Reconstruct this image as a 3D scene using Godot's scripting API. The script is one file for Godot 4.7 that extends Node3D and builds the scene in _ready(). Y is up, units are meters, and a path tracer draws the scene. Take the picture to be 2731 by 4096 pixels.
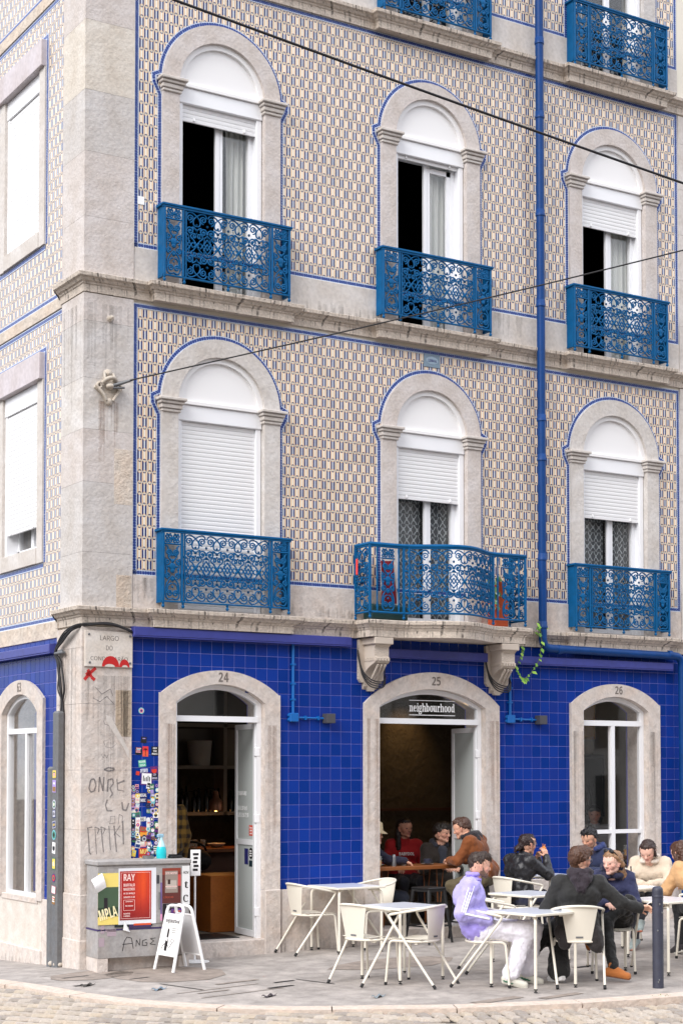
extends Node3D
# A corner building with blue tiles, iron balconies and a street cafe. Units are metres, y is up; the corner of the building stands at the origin,
# its main face runs along +x (facing +z) and its side face along -z (facing -x).

var M := {}
var used_names := {}
var rng := RandomNumberGenerator.new()
const FL := Transform3D(Basis(Vector3(0, 0, 1), Vector3(0, 1, 0), Vector3(-1, 0, 0)), Vector3.ZERO)   # the side face: u runs along z, w points to -x
const FM := Transform3D()

# ------------------------------------------------------------------ mesh builder
class Mb:
	var v := PackedVector3Array()
	var n := PackedVector3Array()
	var u := PackedVector2Array()
	var c := PackedColorArray()
	var col := Color(1, 1, 1)
	var X := Transform3D()

	func pt(p: Vector3, nn: Vector3, uv := Vector2.ZERO):
		v.append(X * p); n.append((X.basis * nn).normalized()); u.append(uv); c.append(col)

	func tri(a: Vector3, b: Vector3, d: Vector3, na: Vector3, nb: Vector3, nd: Vector3, ua := Vector2.ZERO, ub := Vector2.ZERO, ud := Vector2.ZERO):
		# a, b, d run counter-clockwise seen from outside; Godot wants clockwise
		pt(a, na, ua); pt(d, nd, ud); pt(b, nb, ub)

	func quad(a: Vector3, b: Vector3, d: Vector3, e: Vector3, uv := Rect2(0, 0, 1, 1)):
		var nn := (b - a).cross(e - a)
		if nn.length_squared() < 1e-16:
			nn = (d - b).cross(e - b)
		nn = nn.normalized()
		var u0 := Vector2(uv.position.x, uv.end.y)
		var u1 := Vector2(uv.end.x, uv.end.y)
		var u2 := Vector2(uv.end.x, uv.position.y)
		var u3 := uv.position
		tri(a, b, d, nn, nn, nn, u0, u1, u2)
		tri(a, d, e, nn, nn, nn, u0, u2, u3)

	func poly_out(p: Array, out: Vector3):
		var nn: Vector3 = (p[1] - p[0]).cross(p[2] - p[0]).normalized()
		var flip := nn.dot(out) < 0.0
		if flip: nn = -nn
		for i in range(1, p.size() - 1):
			if flip: tri(p[0], p[i + 1], p[i], nn, nn, nn)
			else: tri(p[0], p[i], p[i + 1], nn, nn, nn)

	func box(o: Vector3, s: Vector3, r := 0.0):
		var h := s * 0.5
		if r <= 0.0:
			for ax in 3:
				for sg in [-1.0, 1.0]:
					var d := Vector3.ZERO; d[ax] = sg
					var p := []
					for k in [[-1, -1], [1, -1], [1, 1], [-1, 1]]:
						var q := Vector3.ZERO
						q[ax] = sg * h[ax]; q[(ax + 1) % 3] = k[0] * h[(ax + 1) % 3]; q[(ax + 2) % 3] = k[1] * h[(ax + 2) % 3]
						p.append(o + q)
					if sg > 0: quad(p[0], p[1], p[2], p[3])
					else: quad(p[1], p[0], p[3], p[2])
			return
		r = min(r, min(h.x, min(h.y, h.z)) * 0.9)
		var P := func(sx, sy, sz, ax):
			var q := Vector3(sx * (h.x - r), sy * (h.y - r), sz * (h.z - r))
			q[ax] = [sx, sy, sz][ax] * h[ax]
			return o + q
		for ax in 3:
			for sg in [-1, 1]:
				var p := []
				for k in [[-1, -1], [1, -1], [1, 1], [-1, 1]]:
					var t := [0, 0, 0]; t[ax] = sg; t[(ax + 1) % 3] = k[0]; t[(ax + 2) % 3] = k[1]
					p.append(P.call(t[0], t[1], t[2], ax))
				var d := Vector3.ZERO; d[ax] = sg
				poly_out(p, d)
		for ax in 3:
			var b := (ax + 1) % 3
			var e := (ax + 2) % 3
			for s1 in [-1, 1]:
				for s2 in [-1, 1]:
					var t1 := [0, 0, 0]; t1[b] = s1; t1[e] = s2; t1[ax] = -1
					var t2 := t1.duplicate(); t2[ax] = 1
					var d := Vector3.ZERO; d[b] = s1; d[e] = s2
					poly_out([P.call(t1[0], t1[1], t1[2], b), P.call(t2[0], t2[1], t2[2], b), P.call(t2[0], t2[1], t2[2], e), P.call(t1[0], t1[1], t1[2], e)], d)
		for sx in [-1, 1]:
			for sy in [-1, 1]:
				for sz in [-1, 1]:
					poly_out([P.call(sx, sy, sz, 0), P.call(sx, sy, sz, 1), P.call(sx, sy, sz, 2)], Vector3(sx, sy, sz))

	func bx(x0: float, x1: float, y0: float, y1: float, z0: float, z1: float, r := 0.0):
		box(Vector3((x0 + x1) / 2, (y0 + y1) / 2, (z0 + z1) / 2), Vector3(x1 - x0, y1 - y0, z1 - z0), r)

	func tube(p: Array, rad, sides := 8, caps := true, closed := false, squash := 1.0):
		var m := p.size()
		if m < 2: return
		var rings := []
		var nor := []
		var up := Vector3.ZERO
		for i in m:
			var a: Vector3 = p[(i - 1 + m) % m] if (closed or i > 0) else p[i]
			var b: Vector3 = p[(i + 1) % m] if (closed or i < m - 1) else p[i]
			var t := (b - a).normalized()
			if i == 0:
				up = Vector3(0, 1, 0) if abs(t.y) < 0.9 else Vector3(1, 0, 0)
			up = (up - t * up.dot(t)).normalized()
			var sd := t.cross(up).normalized()
			var r: float = rad[i] if rad is Array else rad
			var ring := []
			var rn := []
			for k in sides:
				var a2 := TAU * (k + 0.5) / sides
				var d := sd * cos(a2) + up * sin(a2) * squash
				ring.append(p[i] + d * r); rn.append(d)
			rings.append(ring); nor.append(rn)
		var last := m if closed else m - 1
		for i in last:
			var j := (i + 1) % m
			for k in sides:
				var l := (k + 1) % sides
				var ua := float(k) / sides
				var ub := float(k + 1) / sides
				tri(rings[i][k], rings[j][k], rings[j][l], nor[i][k], nor[j][k], nor[j][l], Vector2(ua, i), Vector2(ua, j), Vector2(ub, j))
				tri(rings[i][k], rings[j][l], rings[i][l], nor[i][k], nor[j][l], nor[i][l], Vector2(ua, i), Vector2(ub, j), Vector2(ub, i))
		if caps and not closed:
			poly_out(rings[0], p[0] - p[1]); poly_out(rings[m - 1], p[m - 1] - p[m - 2])

	func lathe(pr: Array, o: Vector3, sides := 16, sm := true):
		for i in pr.size() - 1:
			var a: Vector2 = pr[i]
			var b: Vector2 = pr[i + 1]
			var d := Vector2(b.y - a.y, a.x - b.x).normalized()
			var da := d
			var db := d
			if sm:
				if i > 0:
					var e: Vector2 = pr[i - 1]
					var dd := Vector2(a.y - e.y, e.x - a.x).normalized()
					if dd.dot(d) > 0.5: da = (d + dd).normalized()
				if i < pr.size() - 2:
					var e2: Vector2 = pr[i + 2]
					var d2 := Vector2(e2.y - b.y, b.x - e2.x).normalized()
					if d2.dot(d) > 0.5: db = (d + d2).normalized()
			for k in sides:
				var t0 := TAU * k / sides
				var t1 := TAU * (k + 1) / sides
				var c0 := Vector3(cos(t0), 0, -sin(t0))
				var c1 := Vector3(cos(t1), 0, -sin(t1))
				var A := o + c0 * a.x + Vector3(0, a.y, 0)
				var B := o + c1 * a.x + Vector3(0, a.y, 0)
				var C := o + c1 * b.x + Vector3(0, b.y, 0)
				var D := o + c0 * b.x + Vector3(0, b.y, 0)
				var nA := c0 * da.x + Vector3(0, da.y, 0)
				var nB := c1 * da.x + Vector3(0, da.y, 0)
				var nC := c1 * db.x + Vector3(0, db.y, 0)
				var nD := c0 * db.x + Vector3(0, db.y, 0)
				if a.x > 1e-6: tri(A, B, C, nA, nB, nC)
				if b.x > 1e-6: tri(A, C, D, nA, nC, nD)

	func prism(p: PackedVector2Array, z0: float, z1: float, bev := 0.0):
		# a flat outline pulled along z; counter-clockwise or not
		if Geometry2D.is_polygon_clockwise(p):
			p = p.duplicate(); p.reverse()
		var top := p
		var zt := z1
		if bev > 0.0:
			var q = Geometry2D.offset_polygon(p, -bev)
			if q.size() == 1 and q[0].size() == p.size():
				top = PackedVector2Array()
				for a in p:
					var best: Vector2 = q[0][0]
					for b in q[0]:
						if a.distance_squared_to(b) < a.distance_squared_to(best): best = b
					top.append(best)
				zt = z1 - bev
		var ix := Geometry2D.triangulate_polygon(top)
		for i in range(0, ix.size(), 3):
			var q := [Vector3(top[ix[i]].x, top[ix[i]].y, z1), Vector3(top[ix[i + 1]].x, top[ix[i + 1]].y, z1), Vector3(top[ix[i + 2]].x, top[ix[i + 2]].y, z1)]
			poly_out(q, Vector3(0, 0, 1))
		ix = Geometry2D.triangulate_polygon(p)
		for i in range(0, ix.size(), 3):
			var q := [Vector3(p[ix[i]].x, p[ix[i]].y, z0), Vector3(p[ix[i + 1]].x, p[ix[i + 1]].y, z0), Vector3(p[ix[i + 2]].x, p[ix[i + 2]].y, z0)]
			poly_out(q, Vector3(0, 0, -1))
		for i in p.size():
			var j := (i + 1) % p.size()
			quad(Vector3(p[i].x, p[i].y, z0), Vector3(p[j].x, p[j].y, z0), Vector3(p[j].x, p[j].y, zt), Vector3(p[i].x, p[i].y, zt))
			if zt < z1:
				quad(Vector3(p[i].x, p[i].y, zt), Vector3(p[j].x, p[j].y, zt), Vector3(top[j].x, top[j].y, z1), Vector3(top[i].x, top[i].y, z1))

	func ell(o: Vector3, r: Vector3, rings := 6, segs := 10):
		for i in rings:
			var a0 := PI * i / rings - PI / 2
			var a1 := PI * (i + 1) / rings - PI / 2
			for k in segs:
				var t0 := TAU * k / segs
				var t1 := TAU * (k + 1) / segs
				var q := []
				for w in [[a0, t0], [a0, t1], [a1, t1], [a1, t0]]:
					q.append(Vector3(cos(w[0]) * cos(w[1]), sin(w[0]), -cos(w[0]) * sin(w[1])))
				var nn := []
				for w in q: nn.append((w / r).normalized())
				if i > 0: tri(o + q[0] * r, o + q[1] * r, o + q[2] * r, nn[0], nn[1], nn[2])
				if i < rings - 1: tri(o + q[0] * r, o + q[2] * r, o + q[3] * r, nn[0], nn[2], nn[3])

	func sheet(f: Callable, nu: int, nv: int, thick := 0.0, uvs := Vector2.ONE):
		# a smooth surface f(u, v), u and v from 0 to 1; with thickness it becomes a closed slab
		var P := []
		var N := []
		for j in nv + 1:
			for i in nu + 1:
				var a := float(i) / nu
				var b := float(j) / nv
				var p: Vector3 = f.call(a, b)
				var e := 0.004
				var du: Vector3 = f.call(min(a + e, 1.0), b) - f.call(max(a - e, 0.0), b)
				var dv: Vector3 = f.call(a, min(b + e, 1.0)) - f.call(a, max(b - e, 0.0))
				P.append(p); N.append(du.cross(dv).normalized())
		var w := nu + 1
		for side in ([1.0, -1.0] if thick > 0.0 else [1.0]):
			for j in nv:
				for i in nu:
					var k := [j * w + i, j * w + i + 1, (j + 1) * w + i + 1, (j + 1) * w + i]
					var q := []
					var nn := []
					var t := []
					for m in k:
						q.append(P[m] + N[m] * (thick / 2 * side)); nn.append(N[m] * side); t.append(Vector2(float(m % w) / nu * uvs.x, (1.0 - float(m / w) / nv) * uvs.y))
					if side > 0:
						tri(q[0], q[1], q[2], nn[0], nn[1], nn[2], t[0], t[1], t[2]); tri(q[0], q[2], q[3], nn[0], nn[2], nn[3], t[0], t[2], t[3])
					else:
						tri(q[0], q[2], q[1], nn[0], nn[2], nn[1], t[0], t[2], t[1]); tri(q[0], q[3], q[2], nn[0], nn[3], nn[2], t[0], t[3], t[2])
		if thick > 0.0:
			var rim := []
			for i in w: rim.append(i)
			for j in range(1, nv + 1): rim.append(j * w + nu)
			for i in range(nu - 1, -1, -1): rim.append(nv * w + i)
			for j in range(nv - 1, 0, -1): rim.append(j * w)
			for i in rim.size():
				var a = rim[i]
				var b = rim[(i + 1) % rim.size()]
				quad(P[a] - N[a] * (thick / 2), P[b] - N[b] * (thick / 2), P[b] + N[b] * (thick / 2), P[a] + N[a] * (thick / 2))

	func mesh() -> ArrayMesh:
		var m := ArrayMesh.new()
		if v.is_empty(): return m
		var a := []
		a.resize(Mesh.ARRAY_MAX)
		a[Mesh.ARRAY_VERTEX] = v; a[Mesh.ARRAY_NORMAL] = n; a[Mesh.ARRAY_TEX_UV] = u; a[Mesh.ARRAY_COLOR] = c
		m.add_surface_from_arrays(Mesh.PRIMITIVE_TRIANGLES, a)
		return m

# ------------------------------------------------------------------ scene helpers
func numbered(parent: Node, called: String) -> String:
	var key := str(parent.get_instance_id()) + called
	var k: int = used_names.get(key, 0)
	used_names[key] = k + 1
	return called if k == 0 else "%s_%03d" % [called, k]

func obj(called: String, m, mt: Material, parent: Node = self) -> MeshInstance3D:
	var o := MeshInstance3D.new()
	o.name = numbered(parent, called)
	o.mesh = m.mesh() if m is Mb else m
	o.material_override = mt
	parent.add_child(o, true)
	return o

func tag(o: Node, label: String, category := "", group := "", kind := ""):
	if label: o.set_meta("label", label)
	if category: o.set_meta("category", category)
	if group: o.set_meta("group", group)
	if kind: o.set_meta("kind", kind)
	return o

func thing(called: String, label: String, category: String, at := Vector3.ZERO, turn := 0.0, group := "") -> Node3D:
	var o := Node3D.new()
	o.name = numbered(self, called)
	add_child(o, true)
	o.position = at
	o.rotation.y = turn
	tag(o, label, category, group)
	return o

func copy(o: Node3D, called: String, label: String, at: Vector3, turn: float) -> Node3D:
	var d: Node3D = o.duplicate()
	d.name = numbered(self, called)
	add_child(d, true)
	d.position = at
	d.rotation.y = turn
	d.set_meta("label", label)
	return d

func c8(r: float, g: float, b: float) -> Color: return Color(r / 255.0, g / 255.0, b / 255.0)

func mat(key: String, color: Color, rough := 0.6, opt := {}) -> StandardMaterial3D:
	var m := StandardMaterial3D.new()
	m.albedo_color = color
	m.roughness = rough
	m.metallic = opt.get("metal", 0.0)
	m.metallic_specular = opt.get("spec", 0.5)
	if opt.has("tex"):
		m.albedo_texture = opt.tex
	if opt.has("normal"):
		m.normal_enabled = true; m.normal_texture = opt.normal; m.normal_scale = opt.get("ns", 1.0)
	if opt.has("rtex"):
		m.roughness_texture = opt.rtex
	if opt.has("tri"):
		m.uv1_triplanar = true; m.uv1_world_triplanar = true; m.uv1_scale = Vector3.ONE * float(opt.tri); m.uv1_triplanar_sharpness = 6.0
	if opt.get("vc", false): m.vertex_color_use_as_albedo = true
	if opt.has("alpha"):
		m.transparency = BaseMaterial3D.TRANSPARENCY_ALPHA
		m.albedo_color.a = opt.alpha
	if opt.has("emit"):
		m.emission_enabled = true; m.emission = opt.emit; m.emission_energy_multiplier = opt.get("power", 1.0)
	if opt.get("rim", 0.0) > 0.0:
		m.rim_enabled = true; m.rim = opt.rim; m.rim_tint = 0.6
	M[key] = m
	return m

func noise_bytes(size: int, freq: float, type: int, sd: int, oct := 4, fractal := FastNoiseLite.FRACTAL_FBM) -> PackedByteArray:
	var f := FastNoiseLite.new()
	f.seed = sd; f.frequency = freq; f.noise_type = type; f.fractal_type = fractal; f.fractal_octaves = oct
	if type == FastNoiseLite.TYPE_CELLULAR: f.cellular_return_type = FastNoiseLite.RETURN_DISTANCE
	var im: Image = f.get_seamless_image(size, size, false, false, 0.12)
	im.convert(Image.FORMAT_L8)
	return im.get_data()

func tex_from(size: int, fn: Callable, w := 0) -> Image:
	var wd := size if w == 0 else w
	var d := PackedByteArray()
	d.resize(wd * size * 3)
	var k := 0
	for y in size:
		for x in wd:
			var c: Color = fn.call(x, y)
			d[k] = int(clamp(c.r, 0, 1) * 255.0); d[k + 1] = int(clamp(c.g, 0, 1) * 255.0); d[k + 2] = int(clamp(c.b, 0, 1) * 255.0)
			k += 3
	return Image.create_from_data(wd, size, false, Image.FORMAT_RGB8, d)

func itex(im: Image) -> ImageTexture: return ImageTexture.create_from_image(im)

func height_normal(bytes: PackedByteArray, size: int, strength: float) -> ImageTexture:
	var im := Image.create_from_data(size, size, false, Image.FORMAT_L8, bytes)
	im.convert(Image.FORMAT_RGBA8)
	im.bump_map_to_normal_map(strength)
	return itex(im)

func words(text: String, wide: float, high: float, at: Transform3D, mt: Material, parent: Node, font := "Droid Sans", called := "lettering", bold := true, depth := 0.002) -> MeshInstance3D:
	# flat lettering, wide x high metres, centred on the transform, facing its +z
	var f := SystemFont.new()
	f.font_names = PackedStringArray([font])
	if bold: f.font_weight = 700
	var t := TextMesh.new()
	t.text = text; t.font = f; t.font_size = 32; t.pixel_size = 0.01; t.depth = 0.05; t.curve_step = 3.0
	var bb := t.get_aabb()
	var o := MeshInstance3D.new()
	o.name = numbered(parent, called)
	o.mesh = t
	o.material_override = mt
	parent.add_child(o, true)
	var s := Vector3(wide / max(bb.size.x, 0.001), high / max(bb.size.y, 0.001), depth / 0.05)
	o.transform = at * Transform3D(Basis.from_scale(s), -(bb.position + bb.size / 2) * s)
	return o

func ground(x: float, z: float) -> float:
	return 0.02 * x - 0.018 * max(z, 0.0) + 0.05 * min(z, 0.0)

func on_ground(x: float, z: float) -> Vector3: return Vector3(x, ground(x, z), z)

func arc(a: float, b: float, spring: float, crown: float, n := 16) -> PackedVector2Array:
	var h := (b - a) / 2
	var rise := crown - spring
	var R := (h * h + rise * rise) / (2 * rise)
	var o := Vector2((a + b) / 2, crown - R)
	var t := atan2(spring - o.y, h)
	var r := PackedVector2Array()
	for i in n + 1:
		var q: float = lerp(PI - t, t, float(i) / n)
		r.append(o + Vector2(cos(q), sin(q)) * R)
	return r

func bez(a: Vector3, b: Vector3, d: Vector3, e: Vector3, n := 8) -> Array:
	var r := []
	for i in n + 1:
		r.append(a.bezier_interpolate(b, d, e, float(i) / n))
	return r

func round_path(p: Array, r: float, n := 5) -> Array:
	# a polyline with its inner corners rounded
	var o := [p[0]]
	for i in range(1, p.size() - 1):
		var a: Vector3 = p[i - 1]
		var b: Vector3 = p[i]
		var d: Vector3 = p[i + 1]
		var k: float = min(r, min(a.distance_to(b), b.distance_to(d)) * 0.48)
		var s := b + (a - b).normalized() * k
		var e := b + (d - b).normalized() * k
		for j in n + 1:
			var t := float(j) / n
			o.append(s.lerp(b, t).lerp(b.lerp(e, t), t))
	o.append(p[p.size() - 1])
	return o

func sweep_plan(mb: Mb, path: Array, prof: Array, ends := true):
	# a moulding: path runs in plan (x, z), the profile is (distance outwards, height); seen from above, outwards is on the right of the way the path runs
	var m := path.size()
	var off := []
	for i in m:
		var d0: Vector2 = (path[i] - path[i - 1]).normalized() if i > 0 else (path[1] - path[0]).normalized()
		var d1: Vector2 = (path[i + 1] - path[i]).normalized() if i < m - 1 else d0
		var n0 := Vector2(-d0.y, d0.x)
		var n1 := Vector2(-d1.y, d1.x)
		var b := (n0 + n1).normalized()
		off.append(b / max(b.dot(n0), 0.35))
	var s := 0.0
	for i in m - 1:
		var l: float = path[i].distance_to(path[i + 1])
		var q := 0.0
		for k in prof.size() - 1:
			var dq: float = prof[k].distance_to(prof[k + 1])
			var P := func(ii, kk):
				var w: Vector2 = path[ii] + off[ii] * prof[kk].x
				return Vector3(w.x, prof[kk].y, w.y)
			mb.quad(P.call(i, k), P.call(i + 1, k), P.call(i + 1, k + 1), P.call(i, k + 1), Rect2(s, q, l, dq))
			q += dq
		s += l
	if ends:
		for e in [0, m - 1]:
			var pts := []
			for k in prof.size():
				var w: Vector2 = path[e] + off[e] * prof[k].x
				pts.append(Vector3(w.x, prof[k].y, w.y))
			var d: Vector2 = (path[0] - path[1]) if e == 0 else (path[m - 1] - path[m - 2])
			mb.poly_out(pts, Vector3(d.x, 0, d.y))

func _ready():
	rng.seed = 20240
	set_camera_and_light()
	make_materials()
	build_ground()
	build_house()
	build_fixtures()
	build_furniture()
	build_people()
	build_street_things()
	build_far()

func set_camera_and_light():
	var cam := Camera3D.new()
	cam.name = "camera"
	add_child(cam)
	cam.position = Vector3(-7.032, 2.05, 16.538)
	var fw := Vector3(0.5265, 0.0384, -0.8493).normalized()
	cam.look_at_from_position(cam.position, cam.position + fw, Vector3.UP)
	var near := 0.1
	cam.set_frustum(near * 2352.0 / 3850.0, Vector2(0, near * 454.0 / 3850.0), near, 400.0)
	cam.make_current()
	var sky_mat := ProceduralSkyMaterial.new()
	sky_mat.sky_top_color = c8(236, 240, 250)
	sky_mat.sky_horizon_color = c8(196, 201, 210)
	sky_mat.sky_curve = 0.35
	sky_mat.ground_bottom_color = c8(150, 148, 144)
	sky_mat.ground_horizon_color = c8(200, 202, 204)
	sky_mat.sky_energy_multiplier = 1.0
	var sky := Sky.new()
	sky.sky_material = sky_mat
	var env := Environment.new()
	env.background_mode = Environment.BG_SKY
	env.sky = sky
	env.tonemap_mode = Environment.TONE_MAPPER_LINEAR
	env.tonemap_exposure = 2.22
	env.sdfgi_enabled = true
	env.ssao_enabled = true
	env.ssil_enabled = true
	var we := WorldEnvironment.new()
	we.name = "environment"
	we.environment = env
	add_child(we)
	var sun := DirectionalLight3D.new()
	sun.name = "sun"
	sun.light_color = Color(1.0, 0.99, 0.985)
	sun.light_energy = 0.5
	sun.light_angular_distance = 40.0
	sun.shadow_enabled = true
	add_child(sun)
	sun.look_at_from_position(Vector3.ZERO, Vector3(0.95, -0.85, -0.40), Vector3.UP)

func make_materials():
	var S := 512
	var big := noise_bytes(S, 0.006, FastNoiseLite.TYPE_SIMPLEX_SMOOTH, 3, 4)
	var fine := noise_bytes(S, 0.05, FastNoiseLite.TYPE_SIMPLEX_SMOOTH, 5, 4)
	var pit := noise_bytes(S, 0.035, FastNoiseLite.TYPE_CELLULAR, 9, 2)
	var vein := noise_bytes(S, 0.012, FastNoiseLite.TYPE_SIMPLEX_SMOOTH, 12, 5, FastNoiseLite.FRACTAL_RIDGED)
	var med := noise_bytes(S, 0.018, FastNoiseLite.TYPE_SIMPLEX_SMOOTH, 21, 5)
	# pale limestone: warm and cool clouds, thin veins, small pits
	var stone_im := tex_from(S, func(x, y):
		var i: int = y * S + x
		var b := big[i] / 255.0
		var f := fine[i] / 255.0
		var v := vein[i] / 255.0
		var k := 0.93 + 0.08 * (b - 0.5) + 0.10 * (f - 0.5)
		if v > 0.86: k -= (v - 0.86) * 0.7
		return Color(k, k * lerp(0.965, 0.985, b), k * lerp(0.93, 0.975, b)))
	var relief := PackedByteArray(); relief.resize(S * S)
	var rough_relief := PackedByteArray(); rough_relief.resize(S * S)
	for i in S * S:
		var p := pit[i] / 255.0
		relief[i] = int(clamp(150 + (fine[i] - 128) * 0.35, 0, 255))
		rough_relief[i] = int(clamp(130 + (fine[i] - 128) * 0.5 + (med[i] - 128) * 0.7 - (70 if p < 0.16 else 0), 0, 255))
	var n_soft := height_normal(relief, S, 3.0)
	var n_rough := height_normal(rough_relief, S, 6.0)
	for k in 4: mat("stone%d" % k, [c8(216, 215, 214), c8(207, 206, 206), c8(220, 216, 208), c8(213, 209, 208)][k], 0.78, {"tex": itex(stone_im), "tri": 0.6 + 0.07 * k, "normal": n_rough, "ns": 0.35})
	mat("stone", c8(216, 214, 212), 0.75, {"tex": itex(stone_im), "tri": 0.55, "normal": n_soft, "ns": 0.6})
	# weathered stone of the ground floor: pinkish, pitted, with grey stains
	var worn_im := tex_from(S, func(x, y):
		var i: int = y * S + x
		var b := med[i] / 255.0
		var f := fine[i] / 255.0
		var v := vein[(y / 3 % S) * S + x] / 255.0
		var p := pit[i] / 255.0
		var g := big[i] / 255.0
		var k := 0.92 + 0.11 * (b - 0.5) + 0.09 * (f - 0.5)
		if p < 0.07 and g > 0.52: k -= 0.14
		if v > 0.84: k -= (v - 0.84) * 0.4
		var warm: float = clamp((g - 0.4) * 2.0, 0, 1)
		return Color(k, k * lerp(0.972, 0.95, warm), k * lerp(0.955, 0.915, warm)))
	mat("worn_stone", c8(219, 215, 211), 0.85, {"tex": itex(worn_im), "tri": 0.8, "normal": n_rough, "ns": 0.4})
	# stained cornice: dark runs down its face
	var dirt_im := tex_from(S, func(x, y):
		var i: int = y * S + x
		var b := med[i] / 255.0
		var f := fine[i] / 255.0
		var run := fine[(y / 100 * 7 * S + x) % (S * S)] / 255.0
		var k := 0.88 + 0.14 * (b - 0.5) + 0.12 * (f - 0.5)
		var st: float = clamp((run - 0.53) * 4.0, 0, 1) * clamp((b - 0.40) * 4.0, 0, 1)
		k -= 0.48 * st
		var c := Color(k, k * 0.965, k * 0.92)
		return c)
	mat("soot", c8(60, 56, 52), 0.95, {"alpha": 0.09})
	mat("rust", c8(140, 100, 66), 0.95, {"alpha": 0.09})
	mat("dirty_stone", c8(228, 222, 217), 0.85, {"tex": itex(dirt_im), "normal": n_rough, "ns": 0.7})
	M["dirty_stone"].uv1_scale = Vector3(0.8, 1.2, 1)
	# azulejo: two rows of bars; the upper half has the blue pair on the left, the lower half on the right
	var tw := 128
	var th := 256
	var blue := c8(26, 42, 124)
	var dark := c8(12, 20, 86)
	var orange := c8(230, 196, 160)
	var cream := c8(234, 230, 222)
	var pale := c8(208, 214, 222)
	var az := tex_from(th, func(x, y):
		var row: int = y / 128
		var yy: int = y % 128
		var cx: int = x % 64
		var lft: bool = x < 64
		var is_blue: bool = lft == (row == 0)
		var j := fine[((y * 2) % S) * S + (x * 3) % S] / 255.0
		var c := cream
		if cx >= 2 and cx < 22 or cx >= 42 and cx < 62:
			c = blue.lerp(dark, clamp(j * 1.5 - 0.1, 0, 1)) if is_blue else orange.lerp(cream, clamp(j * 0.4 - 0.15, 0, 1))
		elif cx >= 22 and cx < 42 and is_blue:
			c = pale
		# rings on the joints, each half in the colour that the bars beside it do not have
		var dy: float = yy if yy < 64 else 128 - yy
		var rr := Vector2(cx - 32, dy * 1.05).length()
		if rr < 20 and dy < 22:
			c = c8(246, 242, 232) if rr < 8 else (orange if is_blue else dark)
		if yy < 2 or yy > 125 or x < 2 or x > 125: c = c8(236, 230, 216)
		return c
	, tw)
	mat("azulejo", Color(1, 1, 1), 0.2, {"tex": itex(az), "vc": true, "spec": 0.5})
	var bd := tex_from(128, func(x, y):
		var a: float = abs(x - 32)
		var c := c8(140, 166, 208)
		if a > 29: c = c8(36, 52, 120)
		elif a > 22: c = c8(216, 222, 232)
		else:
			var wv := 26.0 * sin(y / 128.0 * TAU * 2.0)
			var d := Vector2(a - 6, fmod(y, 32.0) - 16).length()
			if d < 15 + 2 * sin(wv): c = c8(24, 42, 116)
			if d < 4: c = c8(90, 120, 190)
		if y < 2: c = c8(220, 224, 232)
		return c
	, 64)
	mat("border_tile", Color(1, 1, 1), 0.25, {"tex": itex(bd), "vc": true, "spec": 0.35})
	mat("wall_blue", Color(1, 1, 1), 0.2, {"vc": true, "spec": 0.22})
	mat("grout_blue", c8(126, 130, 206), 0.8)
	mat("grout", c8(226, 220, 206), 0.9)
	mat("plaster", c8(220, 213, 202), 0.9, {"tex": itex(worn_im), "tri": 0.35, "normal": n_rough, "ns": 0.5})
	mat("lintel", c8(214, 210, 218), 0.8, {"tex": itex(stone_im), "tri": 0.5})
	mat("band_blue", c8(60, 70, 160), 0.45, {"tex": itex(stone_im), "tri": 0.4})
	mat("iron_blue", c8(0, 96, 156), 0.5, {"spec": 0.3, "tex": itex(stone_im), "tri": 2.0})
	mat("pipe_blue", c8(8, 66, 136), 0.45, {"spec": 0.35, "tex": itex(stone_im), "tri": 0.9})
	mat("conduit_blue", c8(0, 98, 176), 0.45)
	mat("pvc", c8(238, 239, 242), 0.35)
	mat("shutter", c8(232, 232, 233), 0.45)
	mat("tympanum", c8(236, 235, 235), 0.6)
	mat("ivory", c8(228, 222, 208), 0.35)
	mat("ivory_plate", c8(226, 220, 206), 0.45)
	mat("table_top", c8(216, 220, 230), 0.22)
	mat("rubber", c8(28, 28, 30), 0.7)
	mat("steel", c8(150, 152, 156), 0.35, {"metal": 0.8})
	mat("zinc", c8(122, 128, 134), 0.55, {"metal": 0.3, "tex": itex(worn_im), "tri": 1.5})
	mat("black", c8(22, 22, 24), 0.5)
	mat("cable", c8(24, 22, 26), 0.55)
	mat("bollard", c8(62, 66, 84), 0.5, {"tex": itex(stone_im), "tri": 2.0})
	mat("cast_white", c8(206, 202, 192), 0.7, {"tex": itex(worn_im), "tri": 3.0})
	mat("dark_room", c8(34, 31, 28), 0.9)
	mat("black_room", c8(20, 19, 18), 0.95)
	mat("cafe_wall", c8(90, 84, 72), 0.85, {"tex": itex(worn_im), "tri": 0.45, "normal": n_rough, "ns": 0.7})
	mat("cafe_pale", c8(160, 160, 154), 0.85)
	mat("wood", c8(150, 92, 48), 0.45, {"tex": itex(stone_im), "tri": 1.2})
	mat("wood_dark", c8(86, 50, 30), 0.5)
	mat("frosted", c8(186, 192, 190), 0.6)
	mat("pane", Color(0.45, 0.47, 0.47), 0.02, {"alpha": 0.02})
	mat("curtain", c8(214, 216, 210), 0.9)
	var lace := tex_from(128, func(x, y):
		var c := c8(78, 82, 86)
		var px := fmod(x + (32 if (y / 64) % 2 == 1 else 0), 64.0) - 32
		var a: float = abs(px) - 24.0 * abs(cos(y / 64.0 * PI))
		if abs(a) < 4: c = c8(172, 178, 180)
		var d := Vector2(px, fmod(y, 64.0) - 32).length()
		if abs(d - 8) < 2.5: c = c8(172, 178, 180)
		return c)
	mat("lace", Color(1, 1, 1), 0.9, {"tex": itex(lace)})
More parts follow.
